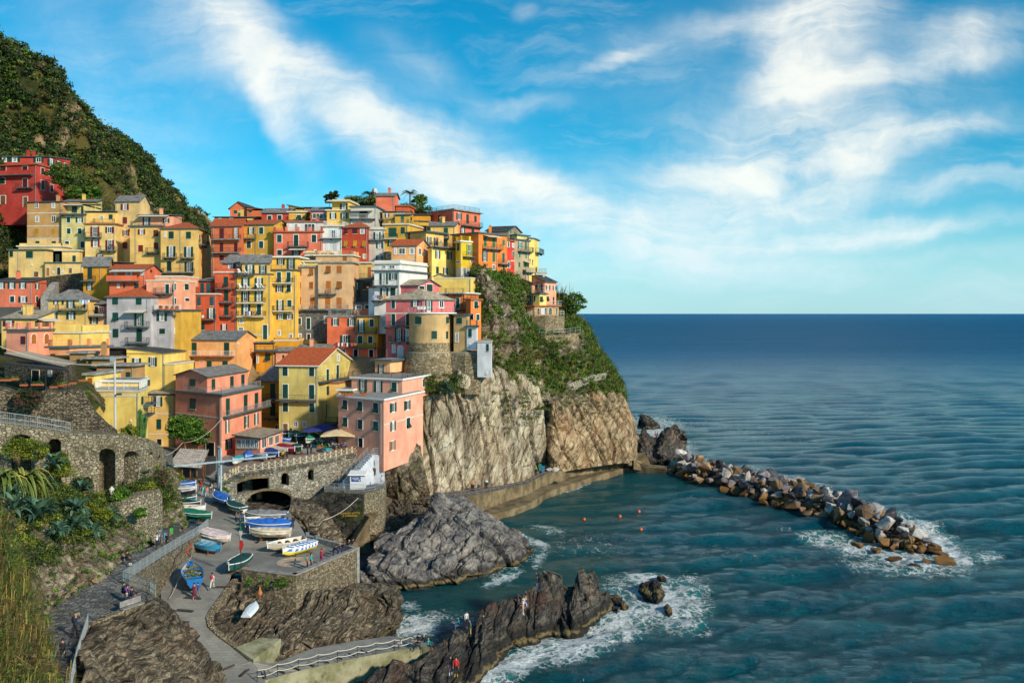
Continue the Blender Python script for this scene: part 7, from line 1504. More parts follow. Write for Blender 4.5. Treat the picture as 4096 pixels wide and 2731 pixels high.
wire([P(-20,1378,80),P(455,1452,103)],'pale overhead cable sagging from the left edge to the tall pole',.03,.8); wire([P(462,1480,103),P(560,1590,110)],'thin wire dropping from the tall pole to the yellow terrace',.02,.4)
wire([P(885,1675,136),P(730,1770,120),P(600,1815,108)],'white cables sagging from the orange corner house over the shack',.03,.9)
# wall lantern on a bracket, lower left
q=P(447,1960,91.); m=MB(); m.bar(q-Vector((0,-1.5,.2)),q-Vector((0,0,.9)),.03); m.bar(q-Vector((0,0,.9)),q-Vector((0,0,.45)),.03)
ln=empty('street_lantern',q,'white glass street lantern on an iron bracket under the arched wall','lantern'); m.build('bracket',m_iron,ln); m=MB(); m.lathe(q,[(.12,-.45),(.26,.1),(.30,.12),(.10,.32),(.03,.42)],8); m.build('lantern_head',plain('opal_glass',(.55,.55,.5),.3),ln)
# litter bins on the path
def bin_(x,y,z,cols,label):
    c=P(x,y,z); r=empty('litter_bin',c,label,'bin','recycling bins beside the upper path' ,.25)
    m=MB(); m.hexa([(-.5,-.32,0),(.5,-.32,0),(.5,.32,0),(-.5,.32,0)],[(-.55,-.36,1.2),(.55,-.36,1.2),(.55,.36,1.3),(-.55,.36,1.3)]); m.build('body',plain('bin_grey',(.05,.06,.06),.5),r,rel=True)
    m=MB(); m.hexa([(-.6,-.42,1.2),(.6,-.42,1.2),(.6,.42,1.3),(-.6,.42,1.3)],[(-.55,-.35,1.32),(.55,-.35,1.32),(.55,.38,1.45),(-.55,.38,1.45)]); m.build('lid',plain('bin_grey',(.05,.06,.06),.5),r,rel=True)
    for k,cc in enumerate(cols): m=MB(); m.hexa([(-.45+k*.5,-.37,.35),(-.08+k*.5,-.37,.35),(-.08+k*.5,-.34,.35),(-.45+k*.5,-.34,.35)],[(-.45+k*.5,-.40,1.1),(-.08+k*.5,-.40,1.1),(-.08+k*.5,-.36,1.1),(-.45+k*.5,-.36,1.1)]); m.build('front_panel',plain('bin_panel_%d'%int(sum(cc)*1000),cc,.5),r,rel=True)
bin_(655,2166,8.95,[(.75,.35,.02),(.10,.28,.45)],'grey litter bin with orange and blue fronts beside the path railing')
bin_(697,2146,8.8,[(.03,.42,.05)],'grey litter bin with a bright green front beside the path railing')
for (x,y,z,c,l) in ((1890,1962,3.6,(.02,.025,.03),'black wheelie bin with orange bags at the foot of the pale cliff'),(1944,1952,3.4,(.03,.03,.035),'dark wheelie bin with a white bag at the foot of the pale cliff'),(2172,1888,3.1,(.02,.16,.40),'blue barrel bin by the white rocks where the cleft meets the walkway'),(2160,1880,3.1,(.03,.22,.12),'green barrel bin by the white rocks where the cleft meets the walkway'),(1480,1928,8.05,(.03,.10,.22),'blue rubbish bin behind the ticket kiosk'),(1497,1926,8.05,(.03,.035,.04),'black rubbish bin behind the ticket kiosk')):
    p=P(x,y,z); r=empty('wheelie_bin',p,l,'bin'); m=MB(); m.hexa([(-.24,-.25,0),(.24,-.25,0),(.24,.25,0),(-.24,.25,0)],[(-.32,-.32,1.),(.32,-.32,1.),(.32,.32,1.),(-.32,.32,1.)]); m.build('body',plain('bin_%d'%int(c[2]*1000),c,.5),r,rel=True); m=MB(); m.hexa([(-.34,-.35,1.003),(.34,-.35,1.003),(.34,.34,1.003),(-.34,.34,1.003)],[(-.28,-.28,1.12),(.28,-.28,1.12),(.28,.3,1.2),(-.28,.3,1.2)]); m.build('lid',plain('bin_%d'%int(c[2]*1000),c,.5),r,rel=True)
    if 'bag' in l: m=MB(); m.lathe((.1,-.2,1.1),[(.05,-.1),(.25,.05),(.22,.25),(.05,.35)],8,sc=(1.2,.8)); m.build('rubbish_bag',plain('bag_%d'%(1 if 'orange' in l else 2),(.7,.16,.03) if 'orange' in l else (.6,.6,.6),.5),r,rel=True)
for i,(x,y,s) in enumerate([(2180,1866,1.1),(2193,1878,.8),(2218,1876,1.0)]):
    p=P(x,y,3.4); o=D.objects.new('pale_rock',proto[0,i]); COL.objects.link(o); o.location=p; o.scale=(s,s*.8,s*.8); tag(o,'white broken rock piled beside the blue barrel bin','rock','white rocks beside the blue barrel bin')
m_skid=plain('tarred_timber',(.055,.04,.03),.8)
# skid timbers
for i,(x0,y0,x1,y1) in enumerate([(770,1248,600,1248),(250,1365,432,1378)]):
    a=P(x0,y0,zp(S('U7',0,y0)[1])+.1,'U7'); b=P(x1,y1,zp(S('U7',0,y1)[1])+.1,'U7')
    m=MB(); m.bar(a,b,.09); m.build('skid_timber',m_skid,None,label='dark timber skid lying across the slipway',cat='timber',group='timber skids on the slipway',org=a)
for (x0,y0,x1,y1) in [(285,618,455,632),(330,745,410,748),(330,848,400,850),(765,1248,883,1195),(952,1310,1035,1240),(1195,1262,1210,1330)]:
    ya,yb=S('U8',0,y0)[1],S('U8',0,y1)[1]; a=P(x0,y0,zp(ya)+.15,'U8'); b=P(x1,y1,zp(yb)+.15,'U8'); m=MB(); m.bar(a,b,.09); m.build('skid_timber',m_skid,None,label='dark timber skid lying across the slipway',cat='timber',group='timber skids on the slipway',org=a)
for (x,y) in [(1340,1255),(1500,1222),(1650,1182),(1800,1148),(1940,1110),(2075,1075),(2205,1042)]:
    a=P(x,y,3.05,'U8'); b=P(x+ (70),y+28,3.03,'U8'); m=MB(); m.bar(a,b,.07); m.build('skid_timber',m_skid,None,label='short dark skid set in the slipway pier',cat='timber',group='skids along the pier ropes',org=a)
# hose and mooring ropes
wire([P(75,1375,zp(2391)+.15,'U7'),P(180,1160,zp(2314)+.5,'U7'),P(300,950,9.8,'U7'),P(350,800,9.9,'U7')],'yellow mooring rope from the blue boat to the slipway',.035,.2)
wire([P(1640,530,4.8,'U7'),P(1800,500,5.3,'U7'),P(2235,205,8,'U7')],'pale rope slung from the rocks up to the kiosk platform',.04,.6); wire([P(2105,640,2.2,'U7'),P(2235,420,4.6,'U7')],'short pale rope beside the stone steps',.04,.2)
m=MB(); pr=None
for i in range(22): 
    t=i/21; q=P(290+22*math.sin(t*9),745+180*t,0,'U7') if False else P(292+24*math.sin(t*8),748+175*t,(CH-9.2+.0)*F/(S('U7',0,748+175*t)[1]-HZ)-1.,'U7')
    if pr is not None: m.bar(pr,q,.07,k=6)
    pr=q
m.build('red_hose',plain('red_hose',(.60,.06,.02),.5),None,label='coiled orange-red hose hanging on the path retaining wall',cat='hose',org=pr)
# cafe terrace
def parasol(c,w,mat,label):
    r=empty('parasol',c,label,'parasol'); m=MB(); z=c.z; m.bar(c,c+Vector((0,0,2.9)),.06,k=6); m.bar(c+Vector((-.3,0,2.0)),c+Vector((w*.45,0,3.35)),.05); m.build('pole',m_wood,r)
    m=MB(); tp=c+Vector((0,0,3.25)); ring=[c+Vector((sx*w/2,sy*w/2,2.35)) for sx,sy in ((-1,-1),(1,-1),(1,1),(-1,1))]; mid=[(ring[i]+ring[(i+1)%4])/2+Vector((0,0,.12)) for i in range(4)]
    for i in range(4):
        a,b=ring[i],ring[(i+1)%4]; mm_=mid[i]; m.face([a,mm_,tp]); m.face([mm_,b,tp]); m.face([a-Vector((0,0,.22)),mm_-Vector((0,0,.20)),mm_,a]); m.face([mm_-Vector((0,0,.20)),b-Vector((0,0,.22)),b,mm_])
    m.build('canopy',mat,r)
parasol(P(1790,985,12.5,'U2'),5.2,plain('navy_canopy',(.03,.04,.20),.8),'big navy blue square parasol over the cafe tables'); parasol(P(2000,1040,12.5,'U2'),5.4,plain('cream_canopy',(.66,.52,.30),.8),'big cream square parasol over the cafe tables')
def cafetable():
    r=empty('cafe_table',(0,0,0),'small square white cafe table on the piazza terrace','table','cafe tables on the piazza'); m=MB(); m.box((0,0,.74),.75,.75,.04); m.build('tabletop',m_white,r,rel=True)
    for a in ((1,1),(-1,1)): m=MB(); m.bar((-.28*a[0],-.28,0),(.28*a[0],.28,.72),.02); m.build('leg',m_iron,r,rel=True)
    return r
def cafechair(mat,label,grp):
    r=empty('cafe_chair',(0,0,0),label,'chair',grp); m=MB(); m.box((0,0,.45),.44,.42,.04); m.build('seat',mat,r,rel=True); m=MB(); m.hexa([(-.21,.19,.5),(.21,.19,.5),(.21,.22,.5),(-.21,.22,.5)],[(-.2,.27,.9),(.2,.27,.9),(.2,.30,.9),(-.2,.30,.9)]); m.build('backrest',mat,r,rel=True)
    for sx,sy in ((-1,-1),(1,-1),(1,1),(-1,1)): m=MB(); m.bar((sx*.2,sy*.19,0),(sx*.19,sy*.18,.44),.018); m.build('leg',m_iron,r,rel=True)
    return r
tt=cafetable(); ch=cafechair(plain('woven_white',(.50,.52,.52),.7),'pale woven cafe chair at a table on the piazza terrace','cafe chairs on the piazza'); first=True; rg=random.Random(8)
spots=[(1700,960),(1765,975),(1830,960),(1790,1015),(1850,1000),(1905,1015),(1870,1040),(1930,1045),(1975,985),(2035,1010),(2085,1025),(1990,1045),(2120,1020),(1740,1000)]
for i,(x,y) in enumerate(spots):
    p=P(x,y,12.5,'U2'); o=tt if i==0 else copy_tree(tt); o.location=p; o.rotation_euler[2]=rg.uniform(-.4,.4)
    for k in range(2):
        c=ch if first else copy_tree(ch); first=False; a=rg.uniform(0,6.28)+k*math.pi; c.location=p+Vector((.68*math.cos(a),.68*math.sin(a),0)); c.rotation_euler[2]=a-math.pi/2
def planter(p,label,mat,grp,leaf=l_green,s=1.):
    r=empty('planter',p,label,'planter',grp); m=MB(); m.hexa([(p.x-.22*s,p.y-.22*s,p.z),(p.x+.22*s,p.y-.22*s,p.z),(p.x+.22*s,p.y+.22*s,p.z),(p.x-.22*s,p.y+.22*s,p.z)],[(p.x-.28*s,p.y-.28*s,p.z+.5*s),(p.x+.28*s,p.y-.28*s,p.z+.5*s),(p.x+.28*s,p.y+.28*s,p.z+.5*s),(p.x-.28*s,p.y+.28*s,p.z+.5*s)]); m.build('pot',mat,r)
    V,Fq,t=leafcloud([(p.x,p.y,p.z+.65*s)],.34*s,70,.16,int(abs(p.x*100))%997); npmesh('plant',V-np.array(tuple(wloc(r))),Fq,leaf,r,False,{'tint':t})
for x,y in ((1680,1030),(1712,1035),(1812,1065),(1855,1075)): planter(P(x,y,12.48,'U2'),'turquoise square planter with a green plant edging the cafe terrace',plain('turquoise_planter',(.04,.38,.48),.5),'turquoise planters of the cafe')
planter(P(1750,1048,12.48,'U2'),'terracotta pot with a green plant edging the cafe terrace',m_terra,None)
# tower terrace furniture
cx,cy,cr0,cz=TW
wc=cafechair(m_white,'tall white plastic chair on the round tower terrace','white chairs on the tower terrace')
for i in range(3): c=wc if i==0 else copy_tree(wc); c.location=(cx-2.2+i*.55,cy-2.9,cz); c.rotation_euler[2]=math.pi+.2; c.scale=(1,1,1.25)
tt2=copy_tree(tt); tt2.location=(cx+2.,cy-3.,cz); tt2['label']='small white table on the round tower terrace'; del tt2['group']
# bench by the crag
p=P(530,2446,11); be=empty('park_bench',p,'wooden bench seen from behind on the stone path above the crag','bench',rz=R(62)); m=MB(); m.box((0,0,.45),1.9,.45,.06); m.build('seat',m_conc,be,rel=True); m=MB(); m.box((0,.25,.75),1.9,.06,.45); m.build('backrest',m_conc,be,rel=True)
for sx in (-.8,.8): m=MB(); m.bar((sx,-.18,0),(sx,-.18,.45),.03); m.bar((sx,.2,0),(sx,.28,.95),.03); m.build('leg',m_iron,be,rel=True)
# monument and hilltop garden on the skyline
b=P(1498,776,214); m=MB(); m.lathe(b-Vector((0,0,6)),[(2.0,0),(1.3,5),(.75,6.6),(.45,7.3)],4); m.build('stone_pinnacle',plain('pale_stone',(.52,.50,.46),.9),None,label='pale stone pinnacle rising from the hilltop garden',cat='monument',org=b)
colwall('garden_wall',[(1425,812,208,38),(1460,806,208,38),(1505,806,208,38)],m_dry,1.5,dx=1.5,label='dark stone wall of the hilltop garden left of the salmon tower',cat='wall')
colwall('garden_wall',[(1655,838,211,38),(1700,845,211,38),(1725,850,211,38)],m_rubble,1.5,dx=1.5,label='low rubble wall of the hilltop garden right of the salmon tower',cat='wall')
# slope works on the headland
colwall('terrace_stone_wall',[(2128,1266,190,27.5),(2180,1262,189,27.5),(2230,1262,189.5,27.5),(2258,1264,193,27.5)],m_tower,3.,dx=1.,label='stone retaining wall under the pink cliff-edge house',cat='wall')
colwall('terrace_stone_wall',[(2130,1340,186,25.5),(2180,1342,184.5,25.5),(2250,1340,185.5,25.5),(2318,1332,190,26)],m_tower,5.,dx=1.,label='lower stone garden wall beneath the curved pale railing on the headland',cat='wall')
handrail('terrace_railing',[(2128,1265,189.9),(2180,1261,188.9),(2230,1261,189.4),(2256,1263,192.8)],'white three-bar railing right in front of the pink cliff-edge house',m_white,1.1,post=2.,mids=(.35,.68))
handrail('terrace_railing',[(2126,1337,185.9),(2157,1340,185),(2213,1340,185),(2260,1338,186),(2322,1330,190)],'curved pale two-bar railing on the lower headland terrace',m_grail,1.2,post=1.8)
handrail('stair_railing',[(2098,1275,188),(2128,1262,188.8)],'short white stair railing left of the pink cliff-edge house',m_white,1.,mids=(.35,.68)); handrail('stair_railing',[(2098,1282,187),(2126,1330,185.5)],'white railing zigzagging down between the two headland terraces',m_white,1.,mids=(.5,))
h=House('small dark open tool shed with a tin roof on the green headland','shed','tool_shed'); h.blk('U4',(388,182),(500,181.5),(555,184),1172,1215,'greym','sb',.4,'dark',fr='d 440 1180 90 30 dark',deep=1,dp=2)
handrail('garden_fence',[(1966,1462,174),(2020,1458,175),(2080,1450,177),(2140,1440,179),(2175,1432,181)],'rustic wooden fence below the tool shed on the headland',m_wood,1.2,post=2.,cat='fence')
m=MB(); a=P(1888,1152,184); b=P(1980,1158,185.5); n=12
for i in range(n): p,q=a.lerp(b,i/n),a.lerp(b,(i+1)/n); m.face([p-Vector((0,.1*(i%2),.9)),q-Vector((0,.1*((i+1)%2),.9)),q+Vector((0,0,.5)),p+Vector((0,0,.5))])
m.build('shade_net',plain('dark_green_net',(.01,.07,.07),.8),None,label='dark green shade net fence on the upper headland slope',cat='net',org=a)
# rock-fall net
def net():
    r=empty('rockfall_net',P(2330,1520,190),'pale rock-fall net stretched on posts along the headland brow','net'); m=MB(); a,b,c=P(2268,1540,185.5),P(2368,1500,192),P(2425,1492,197); a2,b2,c2=P(2258,1572,184),P(2362,1528,190),P(2422,1512,196)
    for (p,q,p2,q2) in ((a,b,a2,b2),(b,c,b2,c2)):
        for i in range(15): t=i/14; m.bar(p.lerp(q,t),p2.lerp(q2,t),.03,k=3)
        for i in range(6): t=i/5; m.bar(p.lerp(p2,t),q.lerp(q2,t),.03,k=3)
    m.build('mesh_wires',m_offw,r); m=MB(); 
    for p,q in ((a,a2),(b,b2),(c,c2)): m.bar(p,q,.08)
    m.build('post',m_grail,r)
net()
# ------------------------------------------------------------ vegetation
def scatter(G,n,seed,dens=None,vr=(0,1),ur=(0,1),off=.2):
    rg=np.random.default_rng(seed); nv,nu=G.shape[:2]; out=[]; N_=normals(G)
    i=(rg.random(n*6)*(vr[1]-vr[0])+vr[0])*(nv-1.01); j=(rg.random(n*6)*(ur[1]-ur[0])+ur[0])*(nu-1.01); i=i.astype(int); j=j.astype(int)
    p=G[i,j]+rg.normal(size=(n*6,3))*.3; nn=N_[i,j]
    k=np.ones(n*6,bool) if dens is None else (rg.random(n*6)<dens(p,nn))
    # area weighting: bigger cells keep more
    da=np.linalg.norm(np.cross(np.gradient(G,axis=1)[i,j],np.gradient(G,axis=0)[i,j]),axis=1); k&=rg.random(n*6)<np.clip(da/np.percentile(da,85),0,1)
    p=p[k][:n]; return p+nn[k][:n]*off
def nz(p,sc,s): return vn(p/sc,s)*.5+.5
# hillside scrub: a dense skin of bushes over soil and crags
d1=lambda p,n: np.clip((fbm(p/22,3,61)*.5+.5-.30)*6,0.03,1)
c1=scatter(HG,5200,1,d1,(.22,.86),(.10,1),.8); r1=1.0+1.5*np.random.default_rng(2).random(len(c1))**2
k=len(c1)//10
foliage('hillside_scrub',c1[:k*6],r1[:k*6],46,.62,l_dark,seed=3,kind='stuff'); foliage('hillside_scrub',c1[k*6:k*8],r1[k*6:k*8]*.9,46,.55,l_mix,seed=4,kind='stuff'); foliage('hillside_scrub',c1[k*8:k*9],r1[k*8:k*9]*.8,40,.5,l_green,seed=5,kind='stuff'); foliage('hillside_scrub',c1[k*9:],r1[k*9:]*.8,40,.5,l_brown,seed=6,kind='stuff')
c1=scatter(FG,260,7,None,(.3,.85)); foliage('far_hill_woodland',c1,4.,40,1.6,l_dark,seed=8,kind='stuff')
# left garden terraces below the crimson house and between houses
c1=scatter(HG,700,9,None,(.02,.24),(.05,.45),.4); foliage('terrace_scrub',c1,.9+.7*np.random.default_rng(3).random(len(c1)),60,.30,l_dark,seed=9,kind='stuff')
# headland greenery
dh=lambda p,n: np.clip((fbm(p/4.5,4,71)*.5+.5-.33)*6,.03,1)
c1=scatter(HS,5600,11,dh,(.06,.84),(.13,.93),.3); r1=.35+.75*np.random.default_rng(5).random(len(c1))**1.7; k=len(c1)//10
foliage('headland_scrub',c1[:k*4],r1[:k*4],52,.24,l_green,seed=12,kind='stuff'); foliage('headland_scrub',c1[k*4:k*6],r1[k*4:k*6],50,.22,l_mix,seed=13,kind='stuff'); foliage('headland_scrub',c1[k*6:k*8],r1[k*6:k*8],44,.2,l_lime,seed=14,kind='stuff'); foliage('headland_scrub',c1[k*8:k*9],r1[k*8:k*9],40,.22,l_dark,seed=15,kind='stuff')
blades('headland_dry_grass',np.repeat(c1[k*9:],26,0)+np.random.default_rng(8).normal(size=(len(c1[k*9:])*26,3))*.45,.9,.035,l_grass,seed=16,kind='stuff')
# strips of green hanging in the cliff clefts
rg=random.Random(21); cc=[]
for i in range(230):
    x=rg.choice([1900,1953,2100,2030,1760,1700,2150,1610])+rg.gauss(0,9); x=x if rg.random()<.7 else rg.uniform(1600,2480); y=1560+abs(rg.gauss(0,70)) if x<2150 else 1600+abs(rg.gauss(0,40)); cc.append(tuple(P(x,y,float(np.interp(x,[1600,1700,1900,2150,2300,2480],[155,157,160,167,181,190]))-1.2)))
cc+=[tuple(P(rg.uniform(1640,1850),rg.uniform(1500,1575),152.6+rg.uniform(-.6,.6))) for i in range(150)]
foliage('cliff_tufts',cc,.55,46,.2,l_mix,seed=22,kind='stuff')
# bank below the arched wall
db=lambda p,n: np.clip((fbm(p/4,3,81)*.5+.5-.25)*6,.05,1)
c1=scatter(BG,1500,31,db,(.38,.92),(0,.93),.2); r1=.35+.65*np.random.default_rng(6).random(len(c1))**1.5; k=len(c1)//10
foliage('bank_scrub',c1[:k*4],r1[:k*4],80,.16,l_dark,seed=32,kind='stuff'); foliage('bank_scrub',c1[k*4:k*7],r1[k*4:k*7],80,.15,l_mix,seed=33,kind='stuff'); foliage('bank_scrub',c1[k*7:k*9],r1[k*7:k*9]*.9,80,.15,l_lime,seed=34,kind='stuff')
c2=scatter(BG,260,35,None,(.05,.38),(0,1),.1); foliage('bank_tufts',c2,.25,50,.12,l_green,seed=36,kind='stuff')
# near grass slope
c1=scatter(NG,8500,41,None,(0.05,.98),(0.1,1),.05); rgn=np.random.default_rng(9); c1=np.repeat(c1,3,0)+rgn.normal(size=(len(c1)*3,3))*.12; h_=len(c1)*45//100
blades('tall_grass',c1[:h_],1.0,.02,l_dry,.9,42,(.75,-.35,0),kind='stuff'); blades('green_grass',c1[h_:],.8,.024,l_grass,.7,43,kind='stuff')
c3=scatter(NG,1300,44,lambda p,n:np.clip((fbm(p/3,2,91)*.5+.5-.45)*5,0,1),(.2,.98),(.1,1),.2); k3=len(c3)//3; foliage('slope_scrub',c3[:k3],.5,100,.10,l_brown,seed=47,kind='stuff'); foliage('slope_scrub',c3[k3:k3*2],.5,100,.10,l_green,seed=48,kind='stuff'); foliage('slope_scrub',c3[k3*2:],.45,90,.10,l_mix,seed=45,kind='stuff')
# garden terrace growth upper left
rg=random.Random(31); cc=[]
for i in range(200): x=rg.uniform(-40,350); cc.append(tuple(P(x,1570+rg.uniform(-10,55),float(np.interp(x,[0,350],[97,101]))+rg.uniform(-.3,4))))
foliage('terrace_garden_plants',cc,.38,60,.14,l_green,seed=46,kind='stuff')
def bush(x,y,d,r,label,mat=l_green,n=26,per=120,size=.15,name='bush',flat=.8,t='S',cat='bush',grp=None):
    c=P(x,y,d,t); rg=np.random.default_rng(int(x*7+y)); dd=rg.normal(size=(n,3)); dd/=np.linalg.norm(dd,axis=1,keepdims=True); cen=np.array(tuple(c))+dd*(rg.random(n)**.5)[:,None]*r*np.array([1,1,flat])*.8
    return foliage(name,cen,r*.42,per,size,mat,seed=int(x),org=c,label=label,cat=cat,group=grp)
bush(118,1596,94.8,1.6,'round dark bush with magenta flowers spilling over the dry-stone wall',l_flow,30,140,.14); bush(75,1585,94.8,.9,'brown clipped shrub beside the magenta bush',l_brown,12)
for (x,y,d,r,m_,l) in [(250,1870,89.5,1.7,l_lime,'big yellow-green spurge bush in front of the second blind arch'),(70,1790,88.5,1.6,l_lime,'yellow-flowered bush growing inside the leftmost blind arch'),(150,1800,89,1.5,l_lime,'tall pale yellow bush between the two left blind arches'),(240,1830,91,.9,l_lime,'small lime bush under the second blind arch beside the blue agave'),(480,1985,91.5,1.4,l_green,'glossy green bush on top of the block wall near the lantern'),(585,1955,95,1.0,l_lime,'lime green bush at the right end of the block wall'),(375,2040,82,1.0,l_lime,'rounded yellow-green bush left of the block wall'),(700,1920,112,1.2,l_lime,'bright yellow-green bush beside the shack roof'),(640,1915,101,1.4,l_brown,'reddish brown dry bush at the foot of the arched wall end'),(560,2050,90,.8,l_green,'low green bush beside the lower block wall'),(330,1935,90.5,1.1,l_dark,'dark bush left of the tall arch'),(410,2060,80,.9,l_lime,'small yellow-green bush above the agave slope')]: bush(x,y,d,r,l,m_)
bush(520,1725,104,1.1,'yellowish shrub at the wall top beside the cactus',l_lime); 
# agaves
def agave(x,y,d,r,label,mat=l_agave,n=30,t='S',wid=.16,curl=.5,name='agave',grp=None):
    c=P(x,y,d,t); rg=random.Random(int(x*3+y)); V=[];Fq=[];ti=[]
    for i in range(n):
        a=i*2.4+rg.uniform(-.2,.2); el=R(rg.uniform(8,82)); L_=r*(.75+.35*rg.random()); w=wid*r*(.9+.3*rg.random()); ca,sa=math.cos(a),math.sin(a); tn=rg.random()
        m0=len(V); segs=6
        for k in range(segs+1):
            s=k/segs; rr=L_*s*math.cos(el-curl*s*.7); z=L_*s*math.sin(el-curl*s*s*.9); ww=w*(.55+1.2*s-1.75*s*s*.98) if s<1 else .005; ww=max(.006,ww)
            for q in (-1,0,1): V.append((rr*ca-sa*ww*q,rr*sa+ca*ww*q,z+abs(q)*ww*.55)); ti.append(min(1,tn*.6+(.4 if (q!=0 and mat is l_vari) else .1*abs(q))))
        for k in range(segs):
            for q in range(2): b=m0+k*3+q; Fq.append((b,b+1,b+4,b+3))
    return npmesh(name,np.array(V)+np.array(tuple(c)),Fq,mat,None,True,{'tint':ti},org=c,label=label,cat='agave',group=grp)
AG=[(155,2065,72,2.0,'largest blue-green agave in the middle of the left slope'),(50,2040,66,1.6,'blue agave left of the largest one near the grass'),(305,2045,79,1.7,'wide agave just below the yellow-green bushes'),(300,2110,76,1.6,'agave to the right of the largest one'),(375,2125,79,1.4,'agave spreading above the pale boulder bank'),(235,2125,72,1.1,'small agave between the two big lower ones'),(215,1860,88,1.6,'upright blue agave before the second blind arch'),(180,1945,84,1.3,'pale agave half hidden behind the striped agave'),(320,1960,89,1.4,'agave at the foot of the arch pier'),(440,2070,84,1.3,'agave at the right end of the slope below the block wall'),(345,2160,79,.9,'lowest small agave over the rock face'),(40,1980,70,1.2,'agave under the striped one at the left edge')]
for a in AG: agave(*a)
agave(95,1935,74,2.6,'huge yellow-striped agave with drooping leaves at the left',l_vari,44,wid=.10,curl=1.5,name='striped_agave'); agave(15,1930,71,2.2,'second yellow-striped agave at the very left edge',l_vari,38,wid=.10,curl=1.4,name='striped_agave')
for i,(x,y,d,r) in enumerate([(1785,1545,151.6,1.2),(1800,1570,151,1.4),(1772,1568,151.3,1.1)]): agave(x,y,d,r,['agave hanging under the round tower base, upper one','agave hanging under the round tower base, right one','agave hanging under the round tower base, left one'][i])
for i,(x,y,d) in enumerate([(2015,1232,183.5),(2058,1252,184),(2030,1272,181),(2350,1368,196),(2330,1420,194)]): agave(x,y,d,1.5,['grey-blue agave high on the slope beside the orange house','big grey-blue agave in the middle of the upper slope','lowest of the three agaves on the upper slope','agave silhouetted at the right edge of the headland','agave below the silhouetted one on the headland edge'][i])
# cactus
c=P(570,1732,105.5); m=MB(); rg=random.Random(3)
for i in range(15): a=rg.uniform(0,6.28); q=c+Vector((math.cos(a)*.6*rg.random(),math.sin(a)*.4,-.5)); m.bar(q,q+Vector((rg.uniform(-.35,.35),0,rg.uniform(1.5,3.4))),.13,k=6)
m.build('columnar_cactus',plain('cactus_green',(.06,.13,.03),.6,var=.35),None,label='clump of tall columnar cactus beside the yellow house balconies',cat='cactus',org=c)
# trees
def tree(x,y,d,h,r,label,leaf=l_green,nc=60,per=70,size=.28,trunk=.18,t='S',name='tree',flat=.8,lean=0.,bare=0):
    b=P(x,y,d,t); ro=empty(name,b,label,'tree'); rg=random.Random(int(x+y)); m=MB(); top=b+Vector((lean,0,h*.55)); pts=[b+(top-b)*(k/4)+Vector((rg.uniform(-.1,.1),rg.uniform(-.1,.1),0)) for k in range(5)]
    for k in range(4): m.bar(pts[k],pts[k+1],trunk*(1-.15*k),k=7,r2=trunk*(1-.15*(k+1)))
    cen=[]; cc=b+Vector((lean,0,h-r*flat))
    for i in range(nc):
        v=Vector((rg.gauss(0,1),rg.gauss(0,1),rg.gauss(0,1))).normalized()*(rg.random()**.4)*r; v.z*=flat; cen.append(tuple(cc+v))
        if i%4==0: m.bar(pts[rg.choice((2,3,4))],cc+v*.9,trunk*.35,k=5,r2=.03)
    m.build('trunk',m_wood if not bare else plain('grey_bark',(.16,.13,.10),.9),ro)
    V,Fq,ti=leafcloud(cen,r*.30,per,size,int(x)); npmesh('crown',V-np.array(tuple(b)),Fq,leaf,ro,False,{'tint':ti}); return ro
tree(250,770,203,6.5,3.6,'broad green tree standing in front of the crimson house',l_mix,70,90,.38,.25)
tree(740,1800,133,5.6,2.7,'round glossy-leaved tree left of the orange corner house door',l_green,80,95,.26,.2); tree(795,1802,135,3.6,1.7,'low spreading glossy-leaved tree under the orange house balcony',l_green,46,90,.24,.14)
tree(2275,1270,206,5.5,3.0,'leafy tree leaning out to sea right of the pink cliff-edge house',l_green,60,60,.34,.2,lean=1.2); tree(2235,1255,205,5.,2.3,'dark green tree behind the right corner of the pink cliff-edge house',l_dark,50,60,.34,.2)
tree(300,795,214,3.2,2.2,'bright green bush-like tree below the small grey hut',l_green,40,90,.3,.15); tree(365,800,214,3.5,2.4,'rounded bright green tree above the pale yellow houses',l_green,40,90,.3,.15)
for i,(x,y,h) in enumerate([(1318,800,3.2),(1338,795,3.8)]): tree(x,y+34,209,h,1.3,['small dark rounded tree left of the hilltop garden','taller dark rounded tree beside the hilltop garden'][i],l_dark,30,70,.3,.1)
tree(1680,850,212,4.2,1.9,'leafy green tree of the hilltop garden right of the palm',l_green,44,70,.28,.12)
def palm(x,y,d,h,r,label):
    b=P(x,y,d); ro=empty('palm_tree',b,label,'palm'); m=MB(); m.bar(b,b+Vector((0,0,h)),.2,k=8,r2=.16); m.build('trunk',m_wood,ro); rg=random.Random(int(x)); top=b+Vector((0,0,h)); V=[];Fq=[];ti=[]
    for i in range(26):
        a=i*2.4; el=R(rg.uniform(-15,75)); pr=None; ca,sa=math.cos(a),math.sin(a)
        for k in range(12):
            s=(k+1)/12; q=top+Vector((ca*r*s*math.cos(el*.6),sa*r*s*math.cos(el*.6),r*(s*math.sin(el)-s*s*.8)))
            for sg in (-1,1):
                n=len(V); e=Vector((-sa*sg,ca*sg,-.5))*r*.24*(1-s*.5); V+= [tuple(q-b),tuple(q-b+e),tuple(q-b+e*.9+Vector((ca*.07,sa*.07,.02))),tuple(q-b+Vector((ca*.09,sa*.09,0)))]; Fq.append((n,n+1,n+2,n+3)); ti+=[rg.random()]*4
    npmesh('crown',V,Fq,l_mix,ro,False,{'tint':ti})
palm(1640,815,211,2.6,2.3,'small palm on the skyline right of the salmon tower'); palm(1478,800,210,1.6,2.2,'low palm before the pale stone pinnacle'); palm(1510,802,210.5,1.4,1.7,'smaller palm right of the pale stone pinnacle')
cc=[]; rg=random.Random(5)
for i in range(60): x=rg.uniform(1385,1500); cc.append(tuple(P(x,800+rg.uniform(-8,10),207)))
